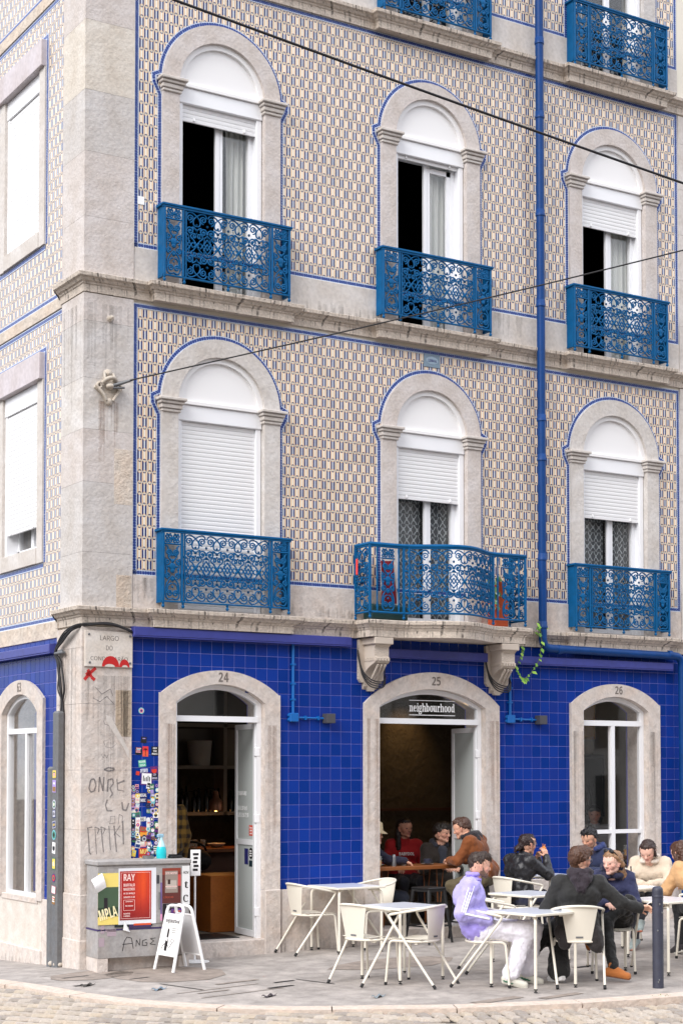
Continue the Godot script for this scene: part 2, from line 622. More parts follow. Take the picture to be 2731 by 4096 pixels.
	mat("marble", c8(226, 222, 216), 0.5, {"tex": itex(stone_im), "tri": 1.0})
	mat("red_paint", c8(200, 30, 30), 0.6, {"alpha": 0.85})
	mat("pencil", c8(96, 94, 98), 0.8, {"alpha": 0.5})
	mat("engraved", c8(112, 104, 98), 0.8)
	mat("sign_white", c8(244, 244, 244), 0.5)
	mat("ink", c8(26, 24, 28), 0.6)
	mat("print", Color(1, 1, 1), 0.5, {"vc": true})
	mat("leaf", Color(1, 1, 1), 0.6, {"vc": true})
	M.leaf.backlight_enabled = true
	M.leaf.backlight = c8(60, 90, 20)
	# paving and setts
	var pave_im := tex_from(S, func(x, y):
		var i: int = y * S + x
		var b := big[i] / 255.0
		var m := med[i] / 255.0
		var f := fine[i] / 255.0
		var h := float((x * 7349 + y * 9151 + x * y * 131) % 97) / 97.0
		var k := 0.80 + 0.16 * (b - 0.5) + 0.14 * (m - 0.5) + 0.06 * (f - 0.5) + 0.10 * (h - 0.5)
		return Color(k, k * 0.965, k * 0.935))
	mat("pavement", c8(198, 196, 195), 0.85, {"tex": itex(pave_im), "tri": 0.5, "normal": n_soft, "ns": 0.5})
	mat("patch", c8(176, 168, 162), 0.9, {"tex": itex(pave_im), "tri": 0.7})
	mat("kerb", c8(216, 206, 196), 0.8, {"tex": itex(worn_im), "tri": 0.9, "normal": n_rough, "ns": 0.5})
	mat("road", c8(62, 56, 50), 0.95, {"tex": itex(pave_im), "tri": 0.8})
	for k in 6:
		var q: Color = [c8(180, 174, 164), c8(192, 187, 178), c8(168, 163, 155), c8(187, 182, 174), c8(160, 156, 151), c8(190, 183, 169)][k]
		mat("sett%d" % k, q, 0.7, {"tex": itex(worn_im), "tri": 1.7 + 0.2 * k, "normal": n_soft, "ns": 0.6})
	# cloth
	var weave := PackedByteArray(); weave.resize(64 * 64)
	for y in 64:
		for x in 64: weave[y * 64 + x] = 128 + int(60 * sin(x * TAU / 8.0) * sin(y * TAU / 8.0))
	var wn := height_normal(weave, 64, 2.0)
	mat("cloth", Color(1, 1, 1), 0.85, {"vc": true, "rim": 0.25, "normal": n_rough, "ns": 0.5, "tri": 2.2})
	M.cloth.uv1_world_triplanar = false
	mat("shiny_cloth", Color(1, 1, 1), 0.55, {"vc": true, "rim": 0.2})
	mat("leather", Color(1, 1, 1), 0.42, {"vc": true, "normal": n_rough, "ns": 0.4, "tri": 2.2})
	M.leather.uv1_world_triplanar = false
	mat("hair", Color(1, 1, 1), 0.5, {"vc": true})

# ------------------------------------------------------------------ ground
const KERB := [Vector2(-1.45, -6.0), Vector2(-1.18, -2.0), Vector2(-1.0, 0.27), Vector2(-0.79, 0.89), Vector2(-0.63, 1.59), Vector2(-0.436, 2.14), Vector2(-0.187, 2.54), Vector2(0.14, 2.96), Vector2(0.62, 3.40), Vector2(1.19, 3.73), Vector2(1.85, 4.12), Vector2(2.92, 4.52), Vector2(3.63, 4.68), Vector2(4.05, 4.75), Vector2(6.0, 5.0), Vector2(9.0, 5.3), Vector2(14.0, 5.7)]

func road_y(x: float, z: float) -> float:
	return ground(x, z) - 0.035 - 0.012 * clamp(x - 1.0, 0.0, 3.5)

func build_ground():
	# the road: one sheet to the horizon, lying just under the setts
	var mb := Mb.new()
	var xs := [-150.0, -30.0, -8.0, -3.0, 0.0, 1.0, 2.0, 3.0, 4.5, 8.0, 30.0, 150.0]
	var zs := [-150.0, -30.0, -8.0, 0.0, 3.0, 6.0, 10.0, 30.0, 150.0]
	var ry := func(x, z): return road_y(clamp(x, -8.0, 8.0), clamp(z, -8.0, 10.0)) - 0.012
	for i in xs.size() - 1:
		for j in zs.size() - 1:
			var q := []
			for k in [[i, j + 1], [i + 1, j + 1], [i + 1, j], [i, j]]:
				q.append(Vector3(xs[k[0]], ry.call(xs[k[0]], zs[k[1]]), zs[k[1]]))
			mb.quad(q[0], q[1], q[2], q[3])
	var road = obj("road", mb, M.road)
	tag(road, "cobbled road of pale setts in front of the corner building", "", "", "structure")
	# pavement between the house and the kerb
	mb = Mb.new()
	var inner := []
	for i in KERB.size():
		var k: Vector2 = KERB[i]
		if i <= 2: inner.append(Vector2(0.2, min(k.y, -0.2) if i < 2 else -0.2))
		else: inner.append(Vector2(max(0.2, (k.x + 0.6) * 1.0), -0.2))
	for i in KERB.size() - 1:
		for j in 8:
			var q := []
			for w in [[i, j], [i + 1, j], [i + 1, j + 1], [i, j + 1]]:
				var p: Vector2 = KERB[w[0]].lerp(inner[w[0]], w[1] / 8.0)
				q.append(Vector3(p.x, ground(p.x, p.y), p.y))
			mb.poly_out(q, Vector3.UP)
	var pav = obj("pavement", mb, M.pavement)
	tag(pav, "worn grey pavement round the corner under the cafe tables", "", "", "structure")
	# patches and metal cover outlines in the paving
	for a in [[0.55, 0.35, 1.2, 1.1, 0.25], [-0.1, 0.25, 0.9, 0.6, -0.3], [2.9, 1.2, 1.6, 0.7, 0.1]]:
		mb = Mb.new()
		var pl := []
		for k in 10:
			var t := TAU * k / 10
			var x: float = a[0] + cos(t) * a[2] * 0.5 * (0.85 + 0.3 * rng.randf())
			var z: float = a[1] + a[3] * 0.5 + sin(t) * a[3] * 0.5 * (0.85 + 0.3 * rng.randf())
			pl.append(Vector3(x, ground(x, z) + 0.004, z))
		mb.poly_out(pl, Vector3.UP)
		obj("repair_patch", mb, M.patch, pav)
	for a in [[0.55, 2.05, 0.95, 0.02], [0.62, 2.42, 0.95, 0.02], [0.3, 1.75, 0.02, 0.6], [1.55, 2.2, 0.02, 0.5], [0.9, 1.78, 0.5, 0.05], [0.42, 2.2, 0.36, 0.03], [1.1, 2.3, 0.3, 0.05], [1.3, 2.02, 0.25, 0.04], [2.35, 4.12, 0.55, 0.12], [2.98, 4.26, 0.5, 0.1], [0.2, 1.0, 0.22, 0.04], [0.15, 0.7, 0.5, 0.015], [-0.35, 0.3, 0.5, 0.015], [-0.3, 0.55, 0.3, 0.04], [4.4, 2.9, 0.3, 0.06], [-0.45, 1.1, 0.2, 0.05]]:
		mb = Mb.new()
		var q := []
		for k in [[-0.5, -0.5], [0.5, -0.5], [0.5, 0.5], [-0.5, 0.5]]:
			var x: float = a[0] + k[0] * a[2] + k[1] * a[3] * 0.3
			var z: float = a[1] + k[1] * a[3] - k[0] * a[2] * 0.12
			q.append(Vector3(x, ground(x, z) + 0.005, z))
		mb.poly_out(q, Vector3.UP)
		obj("cover_edge", mb, M.black if a[2] < 0.5 and a[3] > 0.03 else M.patch, pav)
	# kerb stones
	var kp := []
	for k in KERB: kp.append(Vector3(k.x, 0, k.y))
	var dens := []
	for i in kp.size() - 1:
		var n: int = max(1, int(kp[i].distance_to(kp[i + 1]) / 0.3))
		for j in n: dens.append(kp[i].lerp(kp[i + 1], float(j) / n))
	var kerb := thing("kerb", "pale stone kerb curving along the edge of the pavement", "", Vector3.ZERO)
	tag(kerb, "", "", "", "structure")
	var st := 0
	while st < dens.size() - 4:
		mb = Mb.new()
		for i in range(st, st + 3):
			var a: Vector3 = dens[i]
			var b: Vector3 = dens[i + 1]
			var na: Vector3 = (dens[min(i + 1, dens.size() - 1)] - dens[max(i - 1, 0)]).normalized().cross(Vector3.UP)
			var nb: Vector3 = (dens[min(i + 2, dens.size() - 1)] - dens[i]).normalized().cross(Vector3.UP)
			if i == st: a = a.lerp(b, 0.02)
			if i == st + 2: b = a.lerp(b, 0.985)
			var h := 0.006
			var A := [a - na * 0.012, a + na * 0.2]
			var B := [b - nb * 0.012, b + nb * 0.2]
			for w in [A, B]:
				for k in 2:
					w[k].y = ground(w[k].x, w[k].z) + h
			var da := Vector3(0, A[0].y - road_y(a.x, a.z) + 0.03, 0)
			mb.poly_out([A[0], B[0], B[1], A[1]], Vector3.UP)
			mb.poly_out([A[0], B[0], B[0] - da, A[0] - da], -na)
			mb.poly_out([A[1], B[1], B[1] - da, A[1] - da], na)
			if i == st: mb.poly_out([A[0], A[1], A[1] - da, A[0] - da], a - b)
			if i == st + 2: mb.poly_out([B[0], B[1], B[1] - da, B[0] - da], b - a)
		obj("kerb_stone", mb, M.kerb, kerb)
		st += 3
	# setts: eight shapes, laid in rows along the kerb
	var shapes := []
	for k in 8:
		mb = Mb.new()
		var hx := 0.049 + rng.randf() * 0.007
		var hz := 0.086 + rng.randf() * 0.02
		var top := []
		var rim := []
		for i in 8:
			var t := TAU * (i + 0.5) / 8
			var ex: float = sign(cos(t)) * pow(abs(cos(t)), 0.35)
			var ez: float = sign(sin(t)) * pow(abs(sin(t)), 0.35)
			var jx := 0.9 + 0.16 * rng.randf()
			rim.append(Vector3(ex * hx * jx, -0.006 + 0.004 * rng.randf(), ez * hz * jx))
			top.append(Vector3(ex * hx * jx * 0.74, 0.014 + 0.006 * rng.randf(), ez * hz * jx * 0.84))
		var mid := Vector3(0, 0.022, 0)
		for i in 8:
			var j := (i + 1) % 8
			mb.poly_out([mid, top[i], top[j]], Vector3.UP)
			mb.poly_out([top[i], top[j], rim[j], rim[i]], top[i] + Vector3(0, 0.02, 0))
			mb.poly_out([rim[i], rim[j], rim[j] - Vector3(0, 0.03, 0), rim[i] - Vector3(0, 0.03, 0)], rim[i])
		shapes.append(mb.mesh())
	var spots := []
	var eye := Vector3(-7.03, 2.05, 16.54)
	for pass_ in 2:
		for i in 110:
			for j in 46:
				var row := j + 1
				# one fan follows the main kerb, the other the side street
				var p: Vector2
				var yaw := 0.0
				if pass_ == 0:
					var u := 0.9 + i * 0.118 + (0.05 if j % 2 == 0 else 0.0)
					var f := u / 3.6
					p = Vector2(u - 0.02 * row, 3.58 + (u - 0.9) * 0.4 - max(0.0, u - 2.2) * 0.24 + row * 0.215)
					yaw = -0.34 + clamp((u - 1.5) * 0.12, 0.0, 0.26)
					if u > 9.0 or row > 16: continue
				else:
					p = Vector2(-0.95, 0.4) + Vector2(0.56, 0.83).normalized() * (i * 0.118 - 5.0) + Vector2(-0.83, 0.56).normalized() * (row * 0.215 - 0.5)
					yaw = 0.98
				p += Vector2(rng.randf() - 0.5, rng.randf() - 0.5) * 0.016
				var side := 1e9
				var outside := true
				for k in KERB.size() - 1:
					var a: Vector2 = KERB[k]
					var b: Vector2 = KERB[k + 1]
					var q := Geometry2D.get_closest_point_to_segment(p, a, b)
					var d := p.distance_to(q)
					if d < side:
						side = d
						outside = (b - a).cross(p - a) > 0.0
				if not outside or side < 0.09: continue
				var border := p.x * 0.93 - (p.y - 3.5) * -0.36
				var in_side := (p - Vector2(0.85, 3.6)).dot(Vector2(0.86, -0.51)) < 0.0
				if (pass_ == 1) != in_side: continue
				var at := Vector3(p.x, road_y(p.x, p.y), p.y)
				var far := at.distance_to(eye)
				# keep what the photo could see, and a margin
				var v := at - eye
				var depth := v.dot(Vector3(0.526, 0, -0.85))
				var across := v.dot(Vector3(0.85, 0, 0.526)) / depth
				if abs(across) > 0.27 or depth < 11.8: continue
				spots.append([far, at, yaw + (rng.randf() - 0.5) * 0.12, rng.randi() % 8, rng.randi() % 6])
	spots.sort_custom(func(a, b): return a[0] < b[0])
	# the nearest ones in the frame are single stones, the others are joined
	var rest := []
	var made := 0
	for s in spots:
		var dd: float = (s[1] - eye).dot(Vector3(0.526, 0.038, -0.849))
		var py: float = 1630.0 - 3850.0 * (s[1] - eye).dot(Vector3(-0.02, 0.9993, 0.033)) / dd
		if made < 300 and py < 2365.0:
			var o := obj("sett", shapes[s[3]], M["sett%d" % s[4]], road)
			o.position = s[1]
			o.rotation.y = s[2]
			made += 1
		else: rest.append(s)
	for tone in 6:
		mb = Mb.new()
		for s in rest:
			if s[4] != tone: continue
			mb.X = Transform3D(Basis(Vector3.UP, s[2]), s[1])
			var am: Array = shapes[s[3]].surface_get_arrays(0)
			var vv: PackedVector3Array = am[Mesh.ARRAY_VERTEX]
			var nn: PackedVector3Array = am[Mesh.ARRAY_NORMAL]
			for k in vv.size(): mb.pt(vv[k], nn[k])
		tag(obj("far_setts", mb, M["sett%d" % tone], road), "", "", "", "stuff")

# ------------------------------------------------------------------ house
var house: Node3D

func wall_piece(mb: Mb, u0: float, u1: float, v0: float, v1: float, openings: Array, w0 := -0.4, w1 := 0.0):
	# a solid wall with openings [a, b, bottom, spring, crown]
	var u := u0
	for o in openings:
		if o[0] > u: mb.bx(u, o[0], v0, v1, w0, w1)
		if o[2] > v0: mb.bx(o[0], o[1], v0, o[2], w0, w1)
		var p := PackedVector2Array()
		if o[4] > o[3]: p.append_array(arc(o[0], o[1], o[3], o[4], 14))
		else: p.append_array(PackedVector2Array([Vector2(o[0], o[3]), Vector2(o[1], o[3])]))
		p.append(Vector2(o[1], v1)); p.append(Vector2(o[0], v1))
		mb.prism(p, w0, w1)
		u = o[1]
	if u < u1: mb.bx(u, u1, v0, v1, w0, w1)

func surround(u0: float, u1: float, v0: float, si: float, ci: float, o: float, so: float, co: float, sq := 0.0) -> PackedVector2Array:
	# the outline of a stone frame round an opening: inner arch si/ci, outer arch so/co
	var p := PackedVector2Array([Vector2(u0 - o, v0)])
	if sq > 0.0: p.append(Vector2(u0 - o, so))
	var oa := arc(u0 - o + sq, u1 + o - sq, so, co, 22)
	p.append_array(oa)
	if sq > 0.0: p.append(Vector2(u1 + o, so))
	p.append(Vector2(u1 + o, v0))
	p.append(Vector2(u1 - 0.004, v0))
	var ia := arc(u0 + 0.004, u1 - 0.004, si, ci - 0.004, 22)
	ia.reverse()
	p.append_array(ia)
	p.append(Vector2(u0 + 0.004, v0))
	return p

const GROUND_OPEN := [[1.07, 2.19, 0.2, 2.84, 3.05], [3.717, 5.273, 0.22, 2.85, 3.07], [6.81, 7.91, 0.66, 2.86, 3.05]]
const BAYS := [[1.63, 0.545], [4.485, 0.525], [7.375, 0.545]]

func in_stone(u: float, v: float, zones: Array) -> bool:
	for z in zones:
		if z.call(u, v): return true
	return false

func arch_zone(uc: float, hw: float, o: float, v0: float, spring: float, grow := 0.0) -> Callable:
	# inside the stone frame of an upper window
	return func(u, v):
		var R: float = hw + o + grow
		if v < v0 - grow: return false
		if v <= spring: return abs(u - uc) < R
		return Vector2(u - uc, v - spring).length() < R

func seg_zone(u0: float, u1: float, so: float, co: float, v0: float) -> Callable:
	var h := (u1 - u0) / 2
	var rise := co - so
	var R := (h * h + rise * rise) / (2 * rise)
	return func(u, v):
		if u < u0 or u > u1 or v < v0: return false
		return v <= so or Vector2(u - (u0 + u1) / 2, v - (co - R)).length() < R

func tile_field(fields: Array, size: float, gap: float, w0: float, w1: float, kind: String, mt: Material, called: String, most: int):
	# fields: [frame, u0, u1, v0, v1, zones, first u, first v]; every tile is its own bevelled piece
	var all := []
	var eye := Vector3(-7.03, 2.05, 16.54)
	for f in fields:
		var FX: Transform3D = f[0]
		var i0 := int(floor((f[1] - f[6]) / size))
		var i1 := int(ceil((f[2] - f[6]) / size))
		var j0 := int(floor((f[3] - f[7]) / size))
		var j1 := int(ceil((f[4] - f[7]) / size))
		for j in range(j0, j1):
			for i in range(i0, i1):
				var a: float = f[6] + i * size
				var b: float = f[7] + j * size
				var r := [max(a, f[1]), min(a + size, f[2]), max(b, f[3]), min(b + size, f[4])]
				if r[1] - r[0] < 0.012 or r[3] - r[2] < 0.012: continue
				var hid := true
				for p in [[r[0], r[2]], [r[1], r[2]], [r[1], r[3]], [r[0], r[3]], [(r[0] + r[1]) / 2, (r[2] + r[3]) / 2]]:
					if not in_stone(p[0], p[1], f[5]):
						hid = false
						break
				if hid: continue
				var mid: Vector3 = FX * Vector3((r[0] + r[1]) / 2, (r[2] + r[3]) / 2, 0)
				all.append([mid.distance_to(eye) / sqrt(max(0.02, abs((mid - eye).normalized().dot(FX.basis.z)))), FX, r, a, b, j, i])
	all.sort_custom(func(x, y): return x[0] < y[0])
	var joined := Mb.new()
	var shared := {}
	var e := 0.0025
	for k in all.size():
		var t: Array = all[k]
		var r: Array = t[2]
		var solo := k < most
		var whole: bool = abs(r[1] - r[0] - size) < 1e-4 and abs(r[3] - r[2] - size) < 1e-4
		var tone := rng.randi() % 4
		var par: int = posmod(t[5], 2)
		var key := [tone, par]
		var mid := Vector3((r[0] + r[1]) / 2, (r[2] + r[3]) / 2, 0)
		if solo and whole and shared.has(key):
			var o := obj(called, shared[key], mt, house)
			o.transform = t[1] * Transform3D(Basis(), mid)
			continue
		var mb: Mb = Mb.new() if solo else joined
		mb.X = Transform3D() if solo else t[1] * Transform3D(Basis(), mid)
		if kind == "azulejo":
			var q: float = [1.0, 0.94, 0.87, 0.97][tone]
			mb.col = Color(q, q, q * 0.985)
		else:
			mb.col = [c8(24, 55, 140), c8(28, 58, 145), c8(20, 50, 132), c8(29, 54, 137)][tone].srgb_to_linear()
		var hx: float = (r[1] - r[0] - gap) / 2
		var hy: float = (r[3] - r[2] - gap) / 2
		# slight unevenness of setting
		var lift := (rng.randf() - 0.5) * 0.0008
		var uv := Rect2((r[0] - t[3]) / size, (0.5 if par == 1 else 0.0) + (1.0 - (r[3] - t[4]) / size) * 0.5, (r[1] - r[0]) / size, (r[3] - r[2]) / size * 0.5)
		var F := [Vector3(-hx + e, -hy + e, w1 + lift), Vector3(hx - e, -hy + e, w1 + lift), Vector3(hx - e, hy - e, w1 + lift), Vector3(-hx + e, hy - e, w1 + lift)]
		var B := [Vector3(-hx, -hy, w0), Vector3(hx, -hy, w0), Vector3(hx, hy, w0), Vector3(-hx, hy, w0)]
		mb.quad(F[0], F[1], F[2], F[3], uv)
		for m in 4:
			var l := (m + 1) % 4
			var du := Rect2(uv.position + uv.size * Vector2(0.01, 0.01), Vector2(0.01, 0.005))
			mb.quad(B[m], B[l], F[l], F[m], du)
		if solo:
			var am := mb.mesh()
			if whole: shared[key] = am
			var o := obj(called, am, mt, house)
			o.transform = t[1] * Transform3D(Basis(), mid)
	if joined.v.size() > 0:
		tag(obj(called + "_field", joined, mt, house), "", "", "", "stuff")

func border_strip(mb: Mb, pts: PackedVector2Array, width: float, w: float):
	var m := pts.size()
	var s := 0.0
	var offs := []
	for i in m:
		var d0: Vector2 = (pts[i] - pts[i - 1]).normalized() if i > 0 else (pts[1] - pts[0]).normalized()
		var d1: Vector2 = (pts[i + 1] - pts[i]).normalized() if i < m - 1 else d0
		var n0 := Vector2(-d0.y, d0.x)
		var n1 := Vector2(-d1.y, d1.x)
		var b := (n0 + n1).normalized()
		offs.append(b / max(b.dot(n0), 0.5) * width)
	for i in m - 1:
		var l: float = pts[i].distance_to(pts[i + 1])
		var a: Vector2 = pts[i]
		var b: Vector2 = pts[i + 1]
		var c: Vector2 = b + offs[i + 1]
		var d: Vector2 = a + offs[i]
		var q := [Vector3(a.x, a.y, w), Vector3(b.x, b.y, w), Vector3(c.x, c.y, w), Vector3(d.x, d.y, w)]
		var n := Vector3(0, 0, 1)
		var uv := [Vector2(0, s / 0.12), Vector2(0, (s + l) / 0.12), Vector2(1, (s + l) / 0.12), Vector2(1, s / 0.12)]
		if (q[1] - q[0]).cross(q[3] - q[0]).z > 0:
			mb.tri(q[0], q[1], q[2], n, n, n, uv[0], uv[1], uv[2]); mb.tri(q[0], q[2], q[3], n, n, n, uv[0], uv[2], uv[3])
		else:
			mb.tri(q[0], q[2], q[1], n, n, n, uv[0], uv[2], uv[1]); mb.tri(q[0], q[3], q[2], n, n, n, uv[0], uv[3], uv[2])
		for e in [[0, 1], [2, 3]]:
			mb.quad(q[e[0]] - Vector3(0, 0, w), q[e[1]] - Vector3(0, 0, w), q[e[1]], q[e[0]], Rect2(0.02, 0, 0.02, 0.02))
		s += l

func build_house():
	house = thing("corner_building", "blue and white tiled corner building with arched windows above a cafe", "building")
	var mb := Mb.new()
	# --- walls of the ground floor
	wall_piece(mb, 0.0, 9.05, -0.3, 3.6, GROUND_OPEN)
	mb.X = FL
	wall_piece(mb, -5.4, -0.4, -0.5, 3.6, [[-2.33, -1.21, 0.66, 2.75, 2.97]])
	obj("ground_floor_wall", mb, M.grout_blue, house)
	# --- walls of the upper floors
	mb = Mb.new()
	var top := 14.4
	for fl in 3:
		var vb := 3.84 + fl * 3.56
		var ops := []
		for k in 3:
			if fl == 2 and k == 0: continue
			var b: Array = BAYS[k]
			ops.append([b[0] - b[1], b[0] + b[1], vb, vb + 2.32, vb + 2.32 + b[1]])
		mb.X = FM
		wall_piece(mb, 0.0, 9.05, 3.6 + fl * 3.56 if fl > 0 else 3.6, 7.16 + fl * 3.56 if fl < 2 else top, ops)
		mb.X = FL
		var so := []
		if fl < 2: so = [[-2.40, -1.29, 4.60 + fl * 3.6, 6.50 + fl * 3.58, 6.50 + fl * 3.58]]
		wall_piece(mb, -5.4, -0.4, 3.6 + fl * 3.56 if fl > 0 else 3.6, 7.16 + fl * 3.56 if fl < 2 else top, so)
	obj("upper_wall", mb, M.grout, house)
	# --- the shell behind: back and party walls, floors and roof
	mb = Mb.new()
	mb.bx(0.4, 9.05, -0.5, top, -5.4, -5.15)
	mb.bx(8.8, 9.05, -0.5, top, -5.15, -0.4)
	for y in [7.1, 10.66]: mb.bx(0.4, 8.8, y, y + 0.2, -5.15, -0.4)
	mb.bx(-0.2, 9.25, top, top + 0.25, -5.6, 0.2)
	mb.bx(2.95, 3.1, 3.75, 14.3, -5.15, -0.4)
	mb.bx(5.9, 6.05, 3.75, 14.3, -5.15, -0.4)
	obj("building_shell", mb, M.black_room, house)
	mb = Mb.new()
	mb.bx(0.4, 8.8, 3.42, 3.72, -5.15, -0.4)
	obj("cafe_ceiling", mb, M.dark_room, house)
	mb = Mb.new()
	mb.bx(0.4, 8.8, 0.02, 0.2, -5.15, -0.4)
	obj("cafe_floor", mb, mat("cafe_floor", c8(120, 112, 102), 0.7), house)
	mb = Mb.new()
	mb.bx(0.4, 8.8, 0.2, 3.42, -5.149, -5.05)
	mb.bx(0.401, 0.46, 0.2, 3.42, -5.05, -0.41)
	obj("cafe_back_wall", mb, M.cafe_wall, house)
	# --- corner pilaster: long-and-short blocks with fine joints
	for fl in 3:
		var y0: float = [0.78, 3.82, 7.42][fl]
		var y1: float = [3.62, 7.2, 10.9][fl]
		var cuts := [y0]
		var y := y0
		while y < y1 - 0.75:
			y += 0.55 + rng.randf() * 0.22
			cuts.append(y)
		cuts.append(y1)
		for i in cuts.size() - 1:
			mb = Mb.new()
			var g := 0.0012
			var lm := -0.66 if fl == 0 else -0.58
			mb.prism(PackedVector2Array([Vector2(-0.03, -0.03), Vector2(0.55, -0.03), Vector2(0.55, 0.3), Vector2(0.1, 0.3), Vector2(0.1, -lm), Vector2(-0.03, -lm)]), cuts[i] + g, cuts[i + 1] - g)
			for k in mb.v.size():
				var p := mb.v[k]
				mb.v[k] = Vector3(p.x, p.z, -p.y)
				var q := mb.n[k]
				mb.n[k] = Vector3(q.x, q.z, -q.y)
			obj("pilaster_block", mb, M.worn_stone if fl == 0 else M["stone%d" % (rng.randi() % 4)], house)
	mb = Mb.new()
	mb.prism(PackedVector2Array([Vector2(-0.03, -0.03), Vector2(0.55, -0.03), Vector2(0.55, 0.3), Vector2(0.1, 0.3), Vector2(0.1, 0.58), Vector2(-0.03, 0.58)]), 11.12, top)
	for k in mb.v.size():
		var p := mb.v[k]
		mb.v[k] = Vector3(p.x, p.z, -p.y)
		var q := mb.n[k]
		mb.n[k] = Vector3(q.x, q.z, -q.y)
	obj("pilaster_block", mb, M.stone, house)
	for a in [[-0.045, 0.78, -0.3], [-0.055, 0.3, -0.3]]:
		mb = Mb.new()
		mb.bx(a[0], 0.552, a[2], a[1], -0.68, -a[0], 0.01)
		obj("pilaster_foot", mb, M.worn_stone, house)
	for fl in 3:
		mb = Mb.new()
		var y0: float = [-0.2, 3.82, 7.42][fl]
		var y1: float = [3.58, 7.2, 10.9][fl]
		var y := y0
		while y < y1 - 0.1:
			var e: float = min(y + 0.62, y1)
			mb.bx(8.52, 9.06, y + 0.002, e - 0.002, -0.2, 0.03)
			y = e
		obj("end_pilaster", mb, M.worn_stone if fl == 0 else M.stone, house)
	# --- stone base course of the main face and the side face
	for a in [[0.553, 0.885], [2.41, 3.53], [5.5, 6.62], [8.14, 8.6]]:
		mb = Mb.new()
		mb.bx(a[0], a[1], -0.3, 0.745, -0.2, 0.035, 0.008)
		obj("base_stone", mb, M.worn_stone, house)
	mb = Mb.new(); mb.X = FL
	mb.bx(-1.07, -0.683, -0.3, 0.665, -0.2, 0.03, 0.008)
	obj("base_stone", mb, M.worn_stone, house)
	mb = Mb.new(); mb.X = FL
	mb.bx(-5.4, -2.5, -0.5, 0.665, -0.2, 0.03, 0.008)
	obj("base_stone", mb, M.worn_stone, house)
	mb = Mb.new(); mb.X = FL
	mb.bx(-2.5, -1.072, -0.5, 0.64, -0.2, 0.012, 0.004)
	obj("base_panel", mb, M.marble, house)
	mb = Mb.new(); mb.X = FL
	mb.bx(-2.6, -1.05, -0.6, 0.1, -0.1, 0.05, 0.01)
	obj("base_plinth", mb, M.worn_stone, house)
	# --- door and window frames of the ground floor
	var fr := [[GROUND_OPEN[0], 0.19, 2.94, 3.2, 0.02], [GROUND_OPEN[1], 0.205, 2.88, 3.27, 0.0], [GROUND_OPEN[2], 0.2, 2.95, 3.21, 0.02]]
	for k in 3:
		var o: Array = fr[k][0]
		mb = Mb.new()
		mb.prism(surround(o[0], o[1], 0.75 if k != 2 else 0.66, o[3], o[4], fr[k][1], fr[k][2], fr[k][3], fr[k][4]), -0.37, 0.045, 0.01)
		var s := obj("door_surround" if k < 2 else "window_surround", mb, M.worn_stone, house)
		for sd in [-1, 1]:
			mb = Mb.new()
			var ua: float = o[0] - fr[k][1] - 0.01 if sd < 0 else o[1] - 0.006
			mb.bx(ua, ua + fr[k][1] + 0.016, -0.3, 0.752 if k != 2 else 0.66, -0.37, 0.055, 0.01)
			obj("jamb_block", mb, M.worn_stone, s)
		words(["24", "25", "26"][k], 0.125, 0.105, Transform3D(Basis(), Vector3([1.655, 4.53, 7.40][k], [3.125, 3.165, 3.13][k], 0.046)), M.engraved, s, "Droid Sans", "house_number")
	mb = Mb.new(); mb.X = FL
	mb.prism(surround(-2.33, -1.21, 0.64, 2.75, 2.97, 0.17, 2.9, 3.13, 0.02), -0.37, 0.04, 0.01)
	var s63 := obj("window_surround", mb, M.worn_stone, house)
	words("63", 0.125, 0.11, FL * Transform3D(Basis(), Vector3(-1.76, 3.045, 0.041)), M.engraved, s63, "Droid Sans", "house_number")
	# doorsteps
	for a in [[1.02, 2.25, 0.206, 0.012], [3.68, 5.3, 0.226, 0.0]]:
		mb = Mb.new()
		mb.bx(a[0], a[1], -0.3, a[2], -0.42, a[3] + 0.02, 0.012)
		obj("doorstep", mb, M.worn_stone, house)
	mb = Mb.new()
	mb.bx(6.6, 8.15, -0.3, 0.66, -0.37, 0.04, 0.01)
	obj("window_sill", mb, M.worn_stone, house)
	mb = Mb.new(); mb.X = FL
	mb.bx(-2.332, -1.208, 0.6, 0.668, -0.41, 0.025, 0.006)
	obj("window_sill", mb, M.worn_stone, house)
	build_joinery()
	build_upper()
	build_cornices()
	build_tiles()
	build_railings()
	build_stains()

func frame_poly(u0: float, u1: float, v0: float, si: float, ci: float, t: float) -> PackedVector2Array:
	var p := PackedVector2Array([Vector2(u0, v0)])
	p.append_array(arc(u0, u1, si, ci, 18))
	p.append(Vector2(u1, v0)); p.append(Vector2(u1 - t, v0))
	var ia := arc(u0 + t, u1 - t, si - t * 0.2, ci - t, 18)
	ia.reverse()
	p.append_array(ia)
	p.append(Vector2(u0 + t, v0))
	return p

func glass(parent: Node, FX: Transform3D, u0: float, u1: float, v0: float, v1: float, w: float, called := "pane", crown := 0.0):
	var mb := Mb.new(); mb.X = FX
	if crown > 0.0:
		var p := PackedVector2Array([Vector2(u0, v0)])
		p.append_array(arc(u0, u1, v1, crown, 14))
		p.append(Vector2(u1, v0))
		mb.prism(p, w - 0.003, w + 0.003)
	else: mb.bx(u0, u1, v0, v1, w - 0.003, w + 0.003)
	return obj(called, mb, M.pane, parent)

